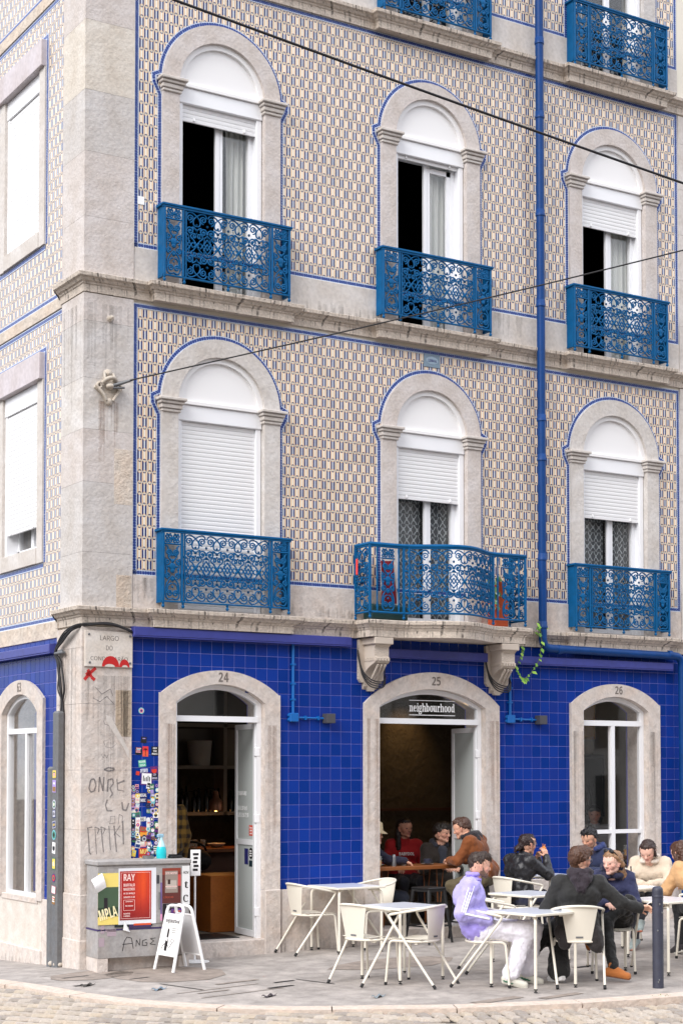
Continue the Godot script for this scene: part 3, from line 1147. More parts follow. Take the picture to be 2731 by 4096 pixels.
func build_joinery():
	# --- door 24: white arched frame, transom light and an open leaf
	var w := -0.05
	for k in 2:
		var o: Array = GROUND_OPEN[k]
		var mb := Mb.new()
		mb.prism(frame_poly(o[0] + 0.006, o[1] - 0.006, o[2], o[3], o[4] - 0.006, 0.055), w - 0.07, w)
		mb.bx(o[0] + 0.04, o[1] - 0.04, 2.632 + 0.018 * k, 2.695 + 0.02 * k, w - 0.06, w + 0.008)
		var f := obj("door_frame", mb, M.pvc, house)
		glass(f, FM, o[0] + 0.055, o[1] - 0.055, 2.69 + 0.02 * k, o[3] - 0.01, w - 0.035, "transom_pane", o[4] - 0.06)
		# the leaf stands open into the room, hinged at the right jamb
		var lw: float = 0.62
		var v0: float = o[2] + 0.015 if k == 0 else 0.95
		mb = Mb.new()
		var hx: float = o[1] - 0.05
		mb.X = Transform3D(Basis(Vector3.UP, deg_to_rad(-97.0)), Vector3(hx, 0, w - 0.03))
		var st := 0.06
		v0 = o[2] + 0.015
		mb.bx(-lw, -lw + st, v0, 2.62, -0.02, 0.02, 0.004)
		mb.bx(-st, 0.0, v0, 2.62, -0.02, 0.02, 0.004)
		mb.bx(-lw + st, -st, 2.56, 2.62, -0.02, 0.02)
		mb.bx(-lw + st, -st, v0, v0 + 0.07, -0.02, 0.02)
		mb.bx(-lw + st, -st, 1.245, 1.305, -0.02, 0.02)
		for y in [0.45, 1.5, 2.25]: mb.bx(-0.012, 0.035, y, y + 0.1, -0.03, 0.03, 0.006)
		var door := obj("door", mb, M.pvc, house)
		for a in [[v0 + 0.07, 1.245], [1.305, 2.56]]:
			var g := Mb.new(); g.X = mb.X
			g.bx(-lw + st, -st, a[0], a[1], -0.006, 0.006)
			obj("frosted_pane", g, M.frosted, door)
		var h := Mb.new(); h.X = mb.X
		h.tube(round_path([Vector3(-lw + 0.03, 1.34, -0.02), Vector3(-lw + 0.03, 1.34, -0.065), Vector3(-lw + 0.12, 1.34, -0.065)], 0.015), 0.009, 8)
		h.lathe([Vector2(0.0, 1.29), Vector2(0.02, 1.3), Vector2(0.02, 1.38), Vector2(0, 1.39)], Vector3(-lw + 0.03, 0, -0.03), 8)
		obj("door_handle", h, M.pvc, door)
		if k == 0:
			# writing and stickers on the glass; the face towards the street side looks to -x
			var T := func(a, y): return mb.X * Transform3D(Basis(), Vector3(a, y, 0.008))
			words("CARD PAYMENTS ONLY", 0.36, 0.05, T.call(-0.46, 1.83), M.sign_white, door, "Droid Sans", "door_writing", false)
			words("BRUNCH 8:30-16:45", 0.38, 0.05, T.call(-0.45, 1.66), M.sign_white, door, "Droid Sans", "door_writing", false)
			words("BURGERS 17:00-22:30", 0.42, 0.05, T.call(-0.43, 1.58), M.sign_white, door, "Droid Sans", "door_writing", false)
			var q := Mb.new(); q.X = mb.X
			q.bx(-0.20, -0.075, 1.35, 1.47, 0.0065, 0.0085)
			var sb := obj("red_sticker", q, mat("coral", c8(214, 84, 66), 0.5), door)
			words("bre\nakf\nast", 0.07, 0.085, mb.X * Transform3D(Basis(), Vector3(-0.137, 1.41, 0.0095)), M.sign_white, sb, "Droid Sans", "sticker_writing")
			q = Mb.new(); q.X = mb.X * Transform3D(Basis(Vector3.RIGHT, PI / 2), Vector3(-0.14, 1.15, 0.0085))
			q.lathe([Vector2(0, -0.001), Vector2(0.062, -0.001), Vector2(0.062, 0.001), Vector2(0, 0.001)], Vector3.ZERO, 20, false)
			sb = obj("round_sticker", q, M.ink, door)
			words("GREAT\nCOFFEE\nINSIDE", 0.07, 0.07, mb.X * Transform3D(Basis(), Vector3(-0.14, 1.15, 0.0105)), M.sign_white, sb, "Droid Sans", "sticker_writing")
			q = Mb.new(); q.X = mb.X
			q.bx(-0.34, -0.23, 1.02, 1.2, 0.0065, 0.0085)
			obj("blue_sticker", q, mat("navy_print", c8(42, 44, 110), 0.5), door)
			q = Mb.new(); q.X = mb.X
			q.bx(-0.2, -0.1, 1.0, 1.07, 0.0065, 0.0085)
			obj("dark_sticker", q, mat("dark_print", c8(24, 44, 54), 0.5), door)
	# doormat
	var mt := Mb.new()
	mt.bx(1.15, 2.0, 0.2, 0.215, -0.75, -0.2, 0.004)
	tag(obj("doormat", mt, M.black), "dark doormat just inside door 24", "doormat")
	# lettering on the transom of 25
	var fr: Node = house.get_node("door_frame_001")
	words("neighbourhood", 0.665, 0.135, Transform3D(Basis(), Vector3(4.557, 2.835, w - 0.03)), M.sign_white, fr, "Droid Serif", "shop_name")
	var ln := Mb.new()
	ln.bx(4.222, 4.893, 2.93, 2.938, w - 0.031, w - 0.028); ln.bx(4.222, 4.893, 2.755, 2.763, w - 0.031, w - 0.028)
	obj("shop_name_line", ln, M.sign_white, fr)
	# counter board in the opening of 25
	var ct := Mb.new()
	ct.bx(3.79, 4.93, 0.905, 0.95, -0.55, -0.08, 0.006)
	for x in [3.95, 4.75]:
		for z in [-0.48, -0.2]:
			ct.tube([Vector3(x - 0.05, 0.905, z), Vector3(x, 0.215, z - 0.03)], 0.006, 6); ct.tube([Vector3(x + 0.05, 0.905, z), Vector3(x, 0.215, z - 0.03)], 0.006, 6)
	tag(obj("counter_board", ct, M.wood), "wooden counter board in the open shop front of 25", "counter")
	# --- window 26
	var o: Array = GROUND_OPEN[2]
	var mb := Mb.new()
	mb.prism(frame_poly(o[0] + 0.006, o[1] - 0.006, 0.66, o[3], o[4] - 0.006, 0.055), w - 0.07, w)
	mb.bx(o[0] + 0.04, o[1] - 0.04, 2.672, 2.74, w - 0.06, w + 0.008)
	mb.bx(o[0] + 0.05, o[1] - 0.05, 1.285, 1.335, w - 0.055, w + 0.004)
	mb.bx(7.345, 7.405, 0.7, 2.68, w - 0.055, w + 0.006)
	mb.bx(o[0] + 0.04, o[1] - 0.04, 0.66, 0.73, w - 0.06, w + 0.004)
	var f := obj("window_frame", mb, M.pvc, house)
	glass(f, FM, o[0] + 0.055, o[1] - 0.055, 2.74, o[3] - 0.01, w - 0.035, "pane", o[4] - 0.06)
	for a in [[o[0] + 0.055, 7.345], [7.405, o[1] - 0.055]]:
		glass(f, FM, a[0], a[1], 1.335, 2.672, w - 0.03)
		glass(f, FM, a[0], a[1], 0.73, 1.285, w - 0.03)
	# --- window 63 of the side face
	mb = Mb.new(); mb.X = FL
	mb.prism(frame_poly(-2.324, -1.216, 0.65, 2.75, 2.964, 0.05), -0.1, -0.03)
	mb.bx(-2.29, -1.25, 2.515, 2.575, -0.09, -0.022)
	mb.bx(-1.725, -1.675, 0.69, 2.52, -0.085, -0.025)
	mb.bx(-2.29, -1.25, 0.65, 0.7, -0.09, -0.025)
	f = obj("window_frame", mb, M.pvc, house)
	glass(f, FL, -2.275, -1.265, 2.575, 2.74, -0.065, "pane", 2.915)
	glass(f, FL, -2.275, -1.725, 0.7, 2.515, -0.06)
	glass(f, FL, -1.675, -1.265, 0.7, 2.515, -0.06)
	# pale lining behind window 63: a deep reveal and a beige wall
	mb = Mb.new(); mb.X = FL
	mb.bx(-2.9, -0.85, 0.2, 3.3, -1.35, -1.3)
	mb.bx(-2.98, -2.9, 0.2, 3.3, -1.35, -0.41)
	obj("inner_wall", mb, mat("beige_wall", c8(206, 192, 174), 0.9), house)

func upper_window(uc: float, hw: float, vb: float, kind: int):
	# kind 0 shutter fully down, 1 half down with lace curtains, 2 left half open with curtain, 3 shutter up, left half open, 4 top floor
	var sp := vb + 2.32
	var mb := Mb.new()
	mb.prism(surround(uc - hw, uc + hw, vb, sp, sp + hw, 0.197, sp, sp + hw + 0.197), -0.25, 0.045, 0.008)
	var s := obj("window_surround", mb, M["stone%d" % (rng.randi() % 4)], house)
	mb = Mb.new()
	mb.bx(uc - hw, uc + hw, vb - 0.03, vb + 0.022, -0.35, 0.02, 0.004)
	obj("threshold", mb, M.stone, s)
	for sd in [-1, 1]:
		mb = Mb.new()
		var c: float = uc + sd * (hw + 0.09)
		mb.bx(c - 0.165, c + 0.165, sp - 0.02, sp + 0.012, -0.05, 0.125, 0.006)
		mb.bx(c - 0.145, c + 0.145, sp - 0.055, sp - 0.022, -0.05, 0.1, 0.006)
		mb.bx(c - 0.128, c + 0.128, sp - 0.105, sp - 0.058, -0.05, 0.08, 0.006)
		mb.bx(c - 0.115, c + 0.115, sp - 0.14, sp - 0.108, -0.05, 0.065, 0.006)
		obj("impost", mb, M.stone, s)
	# blind arch above
	mb = Mb.new()
	var R := hw - 0.004
	var ring := PackedVector2Array()
	for i in 25: ring.append(Vector2(uc + cos(PI - PI * i / 24) * R, sp + sin(PI * i / 24) * R))
	for i in 25: ring.append(Vector2(uc + cos(PI * i / 24) * (R - 0.06), sp + sin(PI * i / 24) * (R - 0.06)))
	mb.prism(ring, -0.2, 0.005, 0.006)
	mb.bx(uc - R, uc + R, sp - 0.022, sp + 0.022, -0.2, 0.012, 0.005)
	var tp := obj("blind_arch", mb, M.tympanum, house)
	mb = Mb.new()
	var dsk := PackedVector2Array()
	for i in 25: dsk.append(Vector2(uc + cos(PI * i / 24) * (R - 0.05), sp + 0.02 + sin(PI * i / 24) * (R - 0.07)))
	mb.prism(dsk, -0.22, -0.03)
	obj("blind_panel", mb, M.tympanum, tp)
	# shutter box, guides and slats
	mb = Mb.new()
	mb.bx(uc - hw + 0.01, uc + hw - 0.01, sp - 0.2, sp - 0.024, -0.24, -0.012, 0.006)
	for sd in [-1, 1]: mb.bx(uc + sd * (hw - 0.045) - 0.034, uc + sd * (hw - 0.045) + 0.034, vb, sp - 0.2, -0.2, -0.028, 0.005)
	var sh := obj("shutter", mb, M.pvc, house)
	var low: float = [vb - 0.03, sp - 0.80, sp - 0.415, sp - 0.25, sp - 0.62][kind]
	if kind == 1 and uc > 6.0: low = sp - 0.82
	if kind == 2 and uc > 6.0: low = sp - 0.60
	var prof := PackedVector2Array([Vector2(-0.012, 0), Vector2(-0.002, 0.001), Vector2(0.0008, 0.012), Vector2(0.0014, 0.024), Vector2(0.001, 0.038), Vector2(-0.0022, 0.0455), Vector2(-0.012, 0.0462)])
	var sm := Mb.new()
	sm.prism(prof, uc - hw + 0.075, uc + hw - 0.075)
	for k in sm.v.size():
		var p := sm.v[k]
		sm.v[k] = Vector3(2 * uc - p.z, p.y, p.x)
		sm.n[k] = Vector3(-sm.n[k].z, sm.n[k].y, sm.n[k].x)
	var sl := sm.mesh()
	var y := sp - 0.2 - 0.047
	while y > low + 0.03:
		var o := obj("slat", sl, M.shutter, sh)
		o.position = Vector3(0, y, -0.058)
		y -= 0.0475
	if kind != 0:
		mb = Mb.new()
		mb.bx(uc - hw + 0.075, uc + hw - 0.075, y + 0.002, y + 0.045, -0.074, -0.054, 0.004)
		for sd in [-1, 1]: mb.lathe([Vector2(0, 0), Vector2(0.012, 0.004), Vector2(0.012, 0.035), Vector2(0, 0.045)], Vector3(uc + sd * 0.32, y + 0.012, -0.045), 8)
		obj("shutter_end_bar", mb, M.shutter, sh)
		low = y
	if kind == 0: return
	# casement
	mb = Mb.new()
	var wz := -0.13
	var a := uc - hw + 0.075
	var b := uc + hw - 0.075
	mb.bx(a, a + 0.035, vb + 0.02, sp - 0.2, wz - 0.05, wz)
	mb.bx(b - 0.06, b, vb + 0.02, sp - 0.2, wz - 0.05, wz + 0.01)
	mb.bx(a, b, vb + 0.02, vb + 0.09, wz - 0.05, wz)
	var f := obj("window_frame", mb, M.pvc, house)
	var m0 := uc - 0.01
	mb = Mb.new()
	mb.bx(m0, m0 + 0.05, vb + 0.04, sp - 0.2, wz - 0.03, wz + 0.012, 0.004)
	mb.bx(m0 + 0.053, m0 + 0.095, vb + 0.04, sp - 0.2, wz - 0.04, wz + 0.004, 0.004)
	obj("mullion", mb, M.pvc, f)
	if kind == 3:
		mb = Mb.new()
		mb.bx(m0 + 0.095, b - 0.05, sp - 0.31, sp - 0.25, wz - 0.04, wz + 0.004)
		mb.bx(b - 0.12, b - 0.06, vb + 0.04, sp - 0.25, wz - 0.04, wz + 0.004)
		obj("sash_rail", mb, M.pvc, f)
	glass(f, FM, m0 + 0.09, b - 0.05, vb + 0.09, sp - 0.2, wz - 0.02)
	if kind == 1:
		glass(f, FM, a + 0.035, m0, vb + 0.09, sp - 0.2, wz - 0.02)
		for q in [[a, m0 + 0.01], [m0 + 0.09, b - 0.03]]:
			mb = Mb.new()
			var fold := func(i, j): return Vector3(lerp(q[0], q[1], i), lerp(vb + 0.1, sp - 0.2, j), wz - 0.09 + 0.006 * sin(i * 30.0))
			mb.sheet(fold, 24, 2, 0.0, Vector2((q[1] - q[0]) / 0.2, 8.0))
			obj("lace_curtain", mb, M.lace, f)
	elif kind == 2 or kind == 3:
		# a curtain drawn to the right half
		mb = Mb.new()
		var c0 := m0 + 0.2 if uc < 6.0 and kind == 2 else m0 + 0.1
		var cf := func(i, j): return Vector3(lerp(c0, b, i), lerp(vb + 0.1, sp - 0.22, j), wz - 0.14 + 0.03 * sin(i * 26.0 + sin(j * 3.0)) + 0.012 * sin(i * 61.0))
		mb.sheet(cf, 40, 4)
		obj("curtain", mb, M.curtain, f)
	elif kind == 4:
		glass(f, FM, a + 0.035, m0, vb + 0.09, sp - 0.2, wz - 0.02)

func build_upper():
	var kinds := [[0, 1, 1], [2, 3, 2], [-1, 4, 4]]
	for fl in 3:
		for k in 3:
			if kinds[fl][k] >= 0: upper_window(BAYS[k][0], BAYS[k][1], 3.84 + fl * 3.56, kinds[fl][k])
	# stone band under the tile fields, between the window frames
	for fl in 3:
		var y0: float = [3.84, 7.42, 11.12][fl]
		var y1: float = [4.205, 7.79, 11.52][fl]
		var u := 0.556
		for k in 4:
			var e: float = BAYS[k][0] - BAYS[k][1] - 0.197 if k < 3 else 8.52
			if fl == 2 and k == 0: e = 2.2
			var mb := Mb.new()
			mb.bx(u + 0.001, e - 0.001, y0, y1, -0.1, 0.02, 0.004)
			obj("wall_band", mb, M.worn_stone if fl == 0 else M.stone, house)
			if k < 3: u = BAYS[k][0] + BAYS[k][1] + 0.197 if not (fl == 2 and k == 0) else 2.2
	# windows of the side face
	for fl in 2:
		var v0: float = [4.60, 8.21][fl]
		var v1: float = [6.50, 10.08][fl]
		var mb := Mb.new(); mb.X = FL
		mb.bx(-2.56, -2.396, v0 - 0.18, v1, -0.3, 0.03, 0.005)
		mb.bx(-1.294, -1.13, v0 - 0.18, v1, -0.3, 0.03, 0.005)
		mb.bx(-2.396, -1.294, v0 - 0.18, v0 + 0.004, -0.3, 0.04, 0.005)
		var s := obj("window_surround", mb, M.stone, house)
		mb = Mb.new(); mb.X = FL
		mb.bx(-2.62, -1.13, v1 - 0.004, v1 + 0.3, -0.3, 0.075, 0.006)
		obj("lintel", mb, M.lintel, s)
		mb = Mb.new(); mb.X = FL
		mb.bx(-2.395, -1.295, v1 - 0.22, v1 - 0.005, -0.25, 0.0, 0.005)
		mb.bx(-2.395, -2.335, v0, v1 - 0.22, -0.22, -0.01); mb.bx(-1.355, -1.295, v0, v1 - 0.22, -0.22, -0.01)
		mb.bx(-2.34, -1.35, v0, v0 + 0.03, -0.22, -0.05)
		var sh := obj("shutter", mb, M.pvc, house)
		var sm := Mb.new()
		sm.prism(PackedVector2Array([Vector2(-0.012, 0), Vector2(-0.002, 0.001), Vector2(0.0008, 0.012), Vector2(0.0014, 0.024), Vector2(0.001, 0.038), Vector2(-0.0022, 0.0462), Vector2(-0.012, 0.0466)]), 1.355, 2.335)
		for k in sm.v.size():
			sm.v[k] = Vector3(-sm.v[k].z, sm.v[k].y, sm.v[k].x)
			sm.n[k] = Vector3(-sm.n[k].z, sm.n[k].y, sm.n[k].x)
		var sl := sm.mesh()
		var y := v1 - 0.27
		while y > v0 + (0.27 if fl == 0 else 0.06):
			var o := obj("slat", sl, M.shutter, sh)
			o.transform = FL * Transform3D(Basis(), Vector3(0, y, -0.022))
			y -= 0.0475
		mb = Mb.new(); mb.X = FL
		mb.bx(-2.335, -1.355, y + 0.005, y + 0.045, -0.045, -0.02, 0.004)
		for u in [-2.2, -1.5]: mb.lathe([Vector2(0, 0), Vector2(0.012, 0.004), Vector2(0.012, 0.035), Vector2(0, 0.045)], Vector3(u, y + 0.012, -0.015), 8)
		obj("shutter_end_bar", mb, M.shutter, sh)
		mb = Mb.new(); mb.X = FL
		mb.bx(-2.335, -1.355, v0 + 0.03, v0 + 0.085, -0.2, -0.15)
		mb.bx(-1.88, -1.80, v0 + 0.03, v1 - 0.22, -0.2, -0.14)
		mb.bx(-2.335, -2.28, v0 + 0.03, v1 - 0.22, -0.2, -0.15); mb.bx(-1.41, -1.355, v0 + 0.03, v1 - 0.22, -0.2, -0.15)
		var f := obj("window_frame", mb, M.pvc, house)
		glass(f, FL, -2.28, -1.88, v0 + 0.085, v1 - 0.22, -0.175); glass(f, FL, -1.80, -1.41, v0 + 0.085, v1 - 0.22, -0.175)
	# plain plaster bands of the side face
	for a in [[3.545, 3.735, 0.02], [7.185, 7.32, 0.02], [10.74, 10.88, 0.02]]:
		var mb := Mb.new(); mb.X = FL
		mb.bx(-5.4, -0.6, a[0], a[1], -0.1, a[2], 0.004)
		obj("plaster_band", mb, M.plaster, house)

const CORNICE := [Vector2(0.0, -0.19), Vector2(0.035, -0.19), Vector2(0.038, -0.115), Vector2(0.05, -0.105), Vector2(0.055, -0.09), Vector2(0.075, -0.08), Vector2(0.095, -0.055), Vector2(0.115, -0.045), Vector2(0.12, -0.04), Vector2(0.125, -0.005), Vector2(0.118, 0.0), Vector2(0.0, 0.012)]

func cornice_path(bumps: Array, from_u: float, to_u: float) -> Array:
	var p := []
	if from_u <= 0.0:
		p.append(Vector2(0, -0.62)); p.append(Vector2(0, 0))
	else: p.append(Vector2(from_u, 0))
	for b in bumps:
		p.append(Vector2(b[0], 0)); p.append(Vector2(b[0], b[2])); p.append(Vector2(b[1], b[2])); p.append(Vector2(b[1], 0))
	p.append(Vector2(to_u, 0))
	return p

func balcony_plan(out := 0.0) -> Array:
	var p := [Vector2(3.43 - out, -0.03), Vector2(3.43 - out, 0.30 + out), Vector2(3.87, 0.30 + out)]
	for i in range(1, 16):
		var t := i / 16.0
		p.append(Vector2(lerp(3.87, 5.17, t), 0.30 + out + 0.31 * pow(sin(PI * t), 1.4)))
	p.append(Vector2(5.17, 0.30 + out)); p.append(Vector2(5.63 + out, 0.30 + out)); p.append(Vector2(5.63 + out, -0.03))
	return p

func build_cornices():
	var lv := [3.83, 7.4, 11.11]
	var parts := [[lv[0], [[0.80, 2.47, 0.09]], -1.0, 3.40], [lv[0], [[6.60, 8.17, 0.09]], 5.66, 9.05], [lv[1], [[0.80, 2.47, 0.09], [3.70, 5.27, 0.09], [6.60, 8.20, 0.09]], -1.0, 9.05], [lv[2], [[3.70, 5.30, 0.09], [6.60, 8.20, 0.09]], -1.0, 9.05]]
	for a in parts:
		var prof := []
		for q in CORNICE: prof.append(Vector2(q.x, q.y + a[0]))
		var mb := Mb.new()
		sweep_plan(mb, cornice_path(a[1], a[2], a[3]), prof)
		obj("cornice", mb, M.dirty_stone, house)
		# solid core behind the moulding, under the railings
		for b in a[1]:
			mb = Mb.new()
			mb.bx(b[0] + 0.002, b[1] - 0.002, a[0] - 0.185, a[0] + 0.009, -0.1, b[2] + 0.001)
			obj("balcony_sill", mb, M.dirty_stone, house)
	# the bowed balcony over door 25
	var prof := []
	for q in CORNICE: prof.append(Vector2(q.x * 0.75, q.y + lv[0]))
	var plan := balcony_plan()
	var mb := Mb.new()
	sweep_plan(mb, plan, prof)
	var slab := obj("balcony", mb, M.dirty_stone, house)
	mb = Mb.new()
	var poly := PackedVector2Array()
	for p in balcony_plan(0.01): poly.append(Vector2(p.x, -p.y))
	mb.prism(poly, lv[0] - 0.188, lv[0] + 0.008)
	for k in mb.v.size():
		var p := mb.v[k]
		mb.v[k] = Vector3(p.x, p.z, -p.y)
		var q := mb.n[k]
		mb.n[k] = Vector3(q.x, q.z, -q.y)
	obj("balcony_floor", mb, M.plaster, slab)
	for k in 2:
		var u: float = [3.60, 5.44][k]
		mb = Mb.new()
		var pr := PackedVector2Array([Vector2(-0.02, 3.02)])
		for i in 9:
			var t := i / 8.0
			pr.append(Vector2(0.05 + 0.22 * t * t, 3.08 + 0.26 * sqrt(t)))
		pr.append_array(PackedVector2Array([Vector2(0.29, 3.36), Vector2(0.29, 3.40), Vector2(0.27, 3.41), Vector2(0.27, 3.52), Vector2(0.31, 3.55), Vector2(0.31, 3.635), Vector2(-0.02, 3.635)]))
		mb.X = Transform3D(Basis(Vector3(0, 0, 1), Vector3(0, 1, 0), Vector3(-1, 0, 0)), Vector3(u, 0, 0))
		mb.prism(pr, -0.1, 0.1, 0.008)
		mb.X = Transform3D()
		mb.bx(u - 0.13, u + 0.13, 3.555, 3.634, 0.0, 0.33, 0.008)
		for i in 5: mb.bx(u - 0.095 + i * 0.04, u - 0.07 + i * 0.04, 3.365, 3.40, 0.28, 0.305)
		for i in 6:
			for sd in [-1, 1]: mb.bx(u + sd * 0.105 - 0.006, u + sd * 0.105 + 0.006, 3.365, 3.40, 0.03 + i * 0.042, 0.055 + i * 0.042)
		# fluted shield on the wall below
		mb.prism(PackedVector2Array([Vector2(u - 0.17, 3.62), Vector2(u - 0.17, 3.16), Vector2(u - 0.14, 3.12), Vector2(u - 0.1, 3.12), Vector2(u - 0.06, 3.08), Vector2(u - 0.04, 3.02), Vector2(u + 0.04, 3.02), Vector2(u + 0.06, 3.08), Vector2(u + 0.1, 3.12), Vector2(u + 0.14, 3.12), Vector2(u + 0.17, 3.16), Vector2(u + 0.17, 3.62)]), -0.05, 0.05, 0.006)
		for i in 3: mb.tube([Vector3(u - 0.05 + i * 0.05, 3.12, 0.105), Vector3(u - 0.05 + i * 0.05, 3.2, 0.17), Vector3(u - 0.05 + i * 0.05, 3.32, 0.272)], 0.014, 6)
		obj("bracket", mb, M.dirty_stone, slab)
	# cornice of the side face at the first floor is only a flat band; a drip runs above it
	mb = Mb.new()
	mb.X = FL
	mb.bx(-0.66, -0.6, 3.64, 3.83, -0.1, 0.05)
	obj("cornice_return", mb, M.dirty_stone, house)

func build_tiles():
	# --- plain blue tiles of the ground floor
	var zones := [seg_zone(0.895, 2.365, 2.94, 3.19, 0.0), seg_zone(3.525, 5.465, 2.88, 3.26, 0.0), seg_zone(6.62, 8.10, 2.95, 3.20, 0.0), func(u, v): return (u > 0.9 and u < 2.36 or u > 3.53 and u < 5.46 or u > 6.63 and u < 8.1) and v < 2.9]
	var zl := [seg_zone(-2.49, -1.05, 2.9, 3.12, 0.0), func(u, v): return u > -2.49 and u < -1.06 and v < 2.85]
	tile_field([[FM, 0.553, 8.6, 0.745, 3.64, zones, 0.69, 0.72], [FL, -3.2, -0.66, 0.665, 3.54, zl, -0.80, 0.68]], 0.14, 0.003, -0.004, 0.004, "blue", M.wall_blue, "blue_tile", 300)
	# --- patterned tiles of the upper floors
	var zu := []
	for fl in 3:
		for k in 3: if not (fl == 2 and k == 0): zu.append(arch_zone(BAYS[k][0], BAYS[k][1], 0.19, 3.84 + fl * 3.56, 3.84 + fl * 3.56 + 2.32))
	var zs := [func(u, v): return u > -2.55 and u < -1.14 and (v > 4.43 and v < 6.79 or v > 8.04 and v < 10.37)]
	tile_field([[FM, 0.61, 8.465, 4.26, 7.12, zu, 0.61, 4.26], [FM, 0.61, 8.465, 7.845, 10.865, zu, 0.61, 7.845], [FM, 2.2, 8.465, 11.57, 13.0, zu, 0.61, 11.57],
		[FL, -3.4, -0.64, 3.79, 7.12, zs, -0.64, 3.79], [FL, -3.4, -0.64, 7.38, 10.68, zs, -0.64, 7.38], [FL, -3.4, -0.64, 10.93, 12.6, zs, -0.64, 10.93]], 0.12, 0.0016, -0.004, 0.004, "azulejo", M.azulejo, "patterned_tile", 300)
	# --- border tiles: round the fields and the windows
	var w := 0.0065
	var bw := 0.055
	for a in [[FM, 0.555, 8.52, 4.205, 7.178], [FM, 0.555, 8.52, 7.79, 10.922], [FM, 2.2, 8.52, 11.52, 14.0], [FL, -3.4, -0.585, 3.735, 7.178], [FL, -3.4, -0.585, 7.325, 10.735], [FL, -3.4, -0.585, 10.875, 14.0]]:
		var mb := Mb.new(); mb.X = a[0]
		border_strip(mb, PackedVector2Array([Vector2(a[1], a[3]), Vector2(a[2], a[3]), Vector2(a[2], a[4]), Vector2(a[1], a[4]), Vector2(a[1], a[3])]), bw, w)
		tag(obj("border_tiles", mb, M.border_tile, house), "", "", "", "stuff")
	for fl in 3:
		for k in 3:
			if fl == 2 and k == 0: continue
			var uc: float = BAYS[k][0]
			var R: float = BAYS[k][1] + 0.195
			var v0: float = [4.205, 7.79, 11.52][fl]
			var sp := 3.84 + fl * 3.56 + 2.32
			var p := PackedVector2Array([Vector2(uc - R, v0), Vector2(uc - R, sp - 0.17), Vector2(uc - R - 0.07, sp - 0.04), Vector2(uc - R - 0.075, sp + 0.02), Vector2(uc - R + 0.004, sp + 0.06)])
			for i in range(1, 32):
				var t := PI - PI * i / 32.0
				if sin(t) * R < 0.09: continue
				p.append(Vector2(uc + cos(t) * R, sp + sin(t) * R))
			p.append_array(PackedVector2Array([Vector2(uc + R - 0.004, sp + 0.06), Vector2(uc + R + 0.075, sp + 0.02), Vector2(uc + R + 0.07, sp - 0.04), Vector2(uc + R, sp - 0.17), Vector2(uc + R, v0)]))
			var mb := Mb.new()
			border_strip(mb, p, bw, w + 0.0015)
			tag(obj("border_tiles", mb, M.border_tile, house), "", "", "", "stuff")
	for a in [[-2.56, -1.13, 4.42, 6.80, -2.62], [-2.56, -1.13, 8.03, 10.38, -2.62]]:
		var mb := Mb.new(); mb.X = FL
		border_strip(mb, PackedVector2Array([Vector2(a[1], a[2]), Vector2(a[0], a[2]), Vector2(a[0], a[3]), Vector2(a[1], a[3]), Vector2(a[1], a[2])]), bw * 1.1, w + 0.0015)
		tag(obj("border_tiles", mb, M.border_tile, house), "", "", "", "stuff")

# ------------------------------------------------------------------ iron railings
func spiral(cx: float, cy: float, r0: float, r1: float, a0: float, turns: float, n := 22) -> Array:
	var p := []
	for i in n + 1:
		var t := float(i) / n
		var a := a0 + TAU * turns * t
		var r: float = lerp(r0, r1, t)
		p.append(Vector2(cx + cos(a) * r, cy + sin(a) * r))
	return p

func bez2(a: Vector2, b: Vector2, d: Vector2, e: Vector2, n := 8) -> Array:
	var r := []
	for i in n + 1: r.append(a.bezier_interpolate(b, d, e, float(i) / n))
	return r

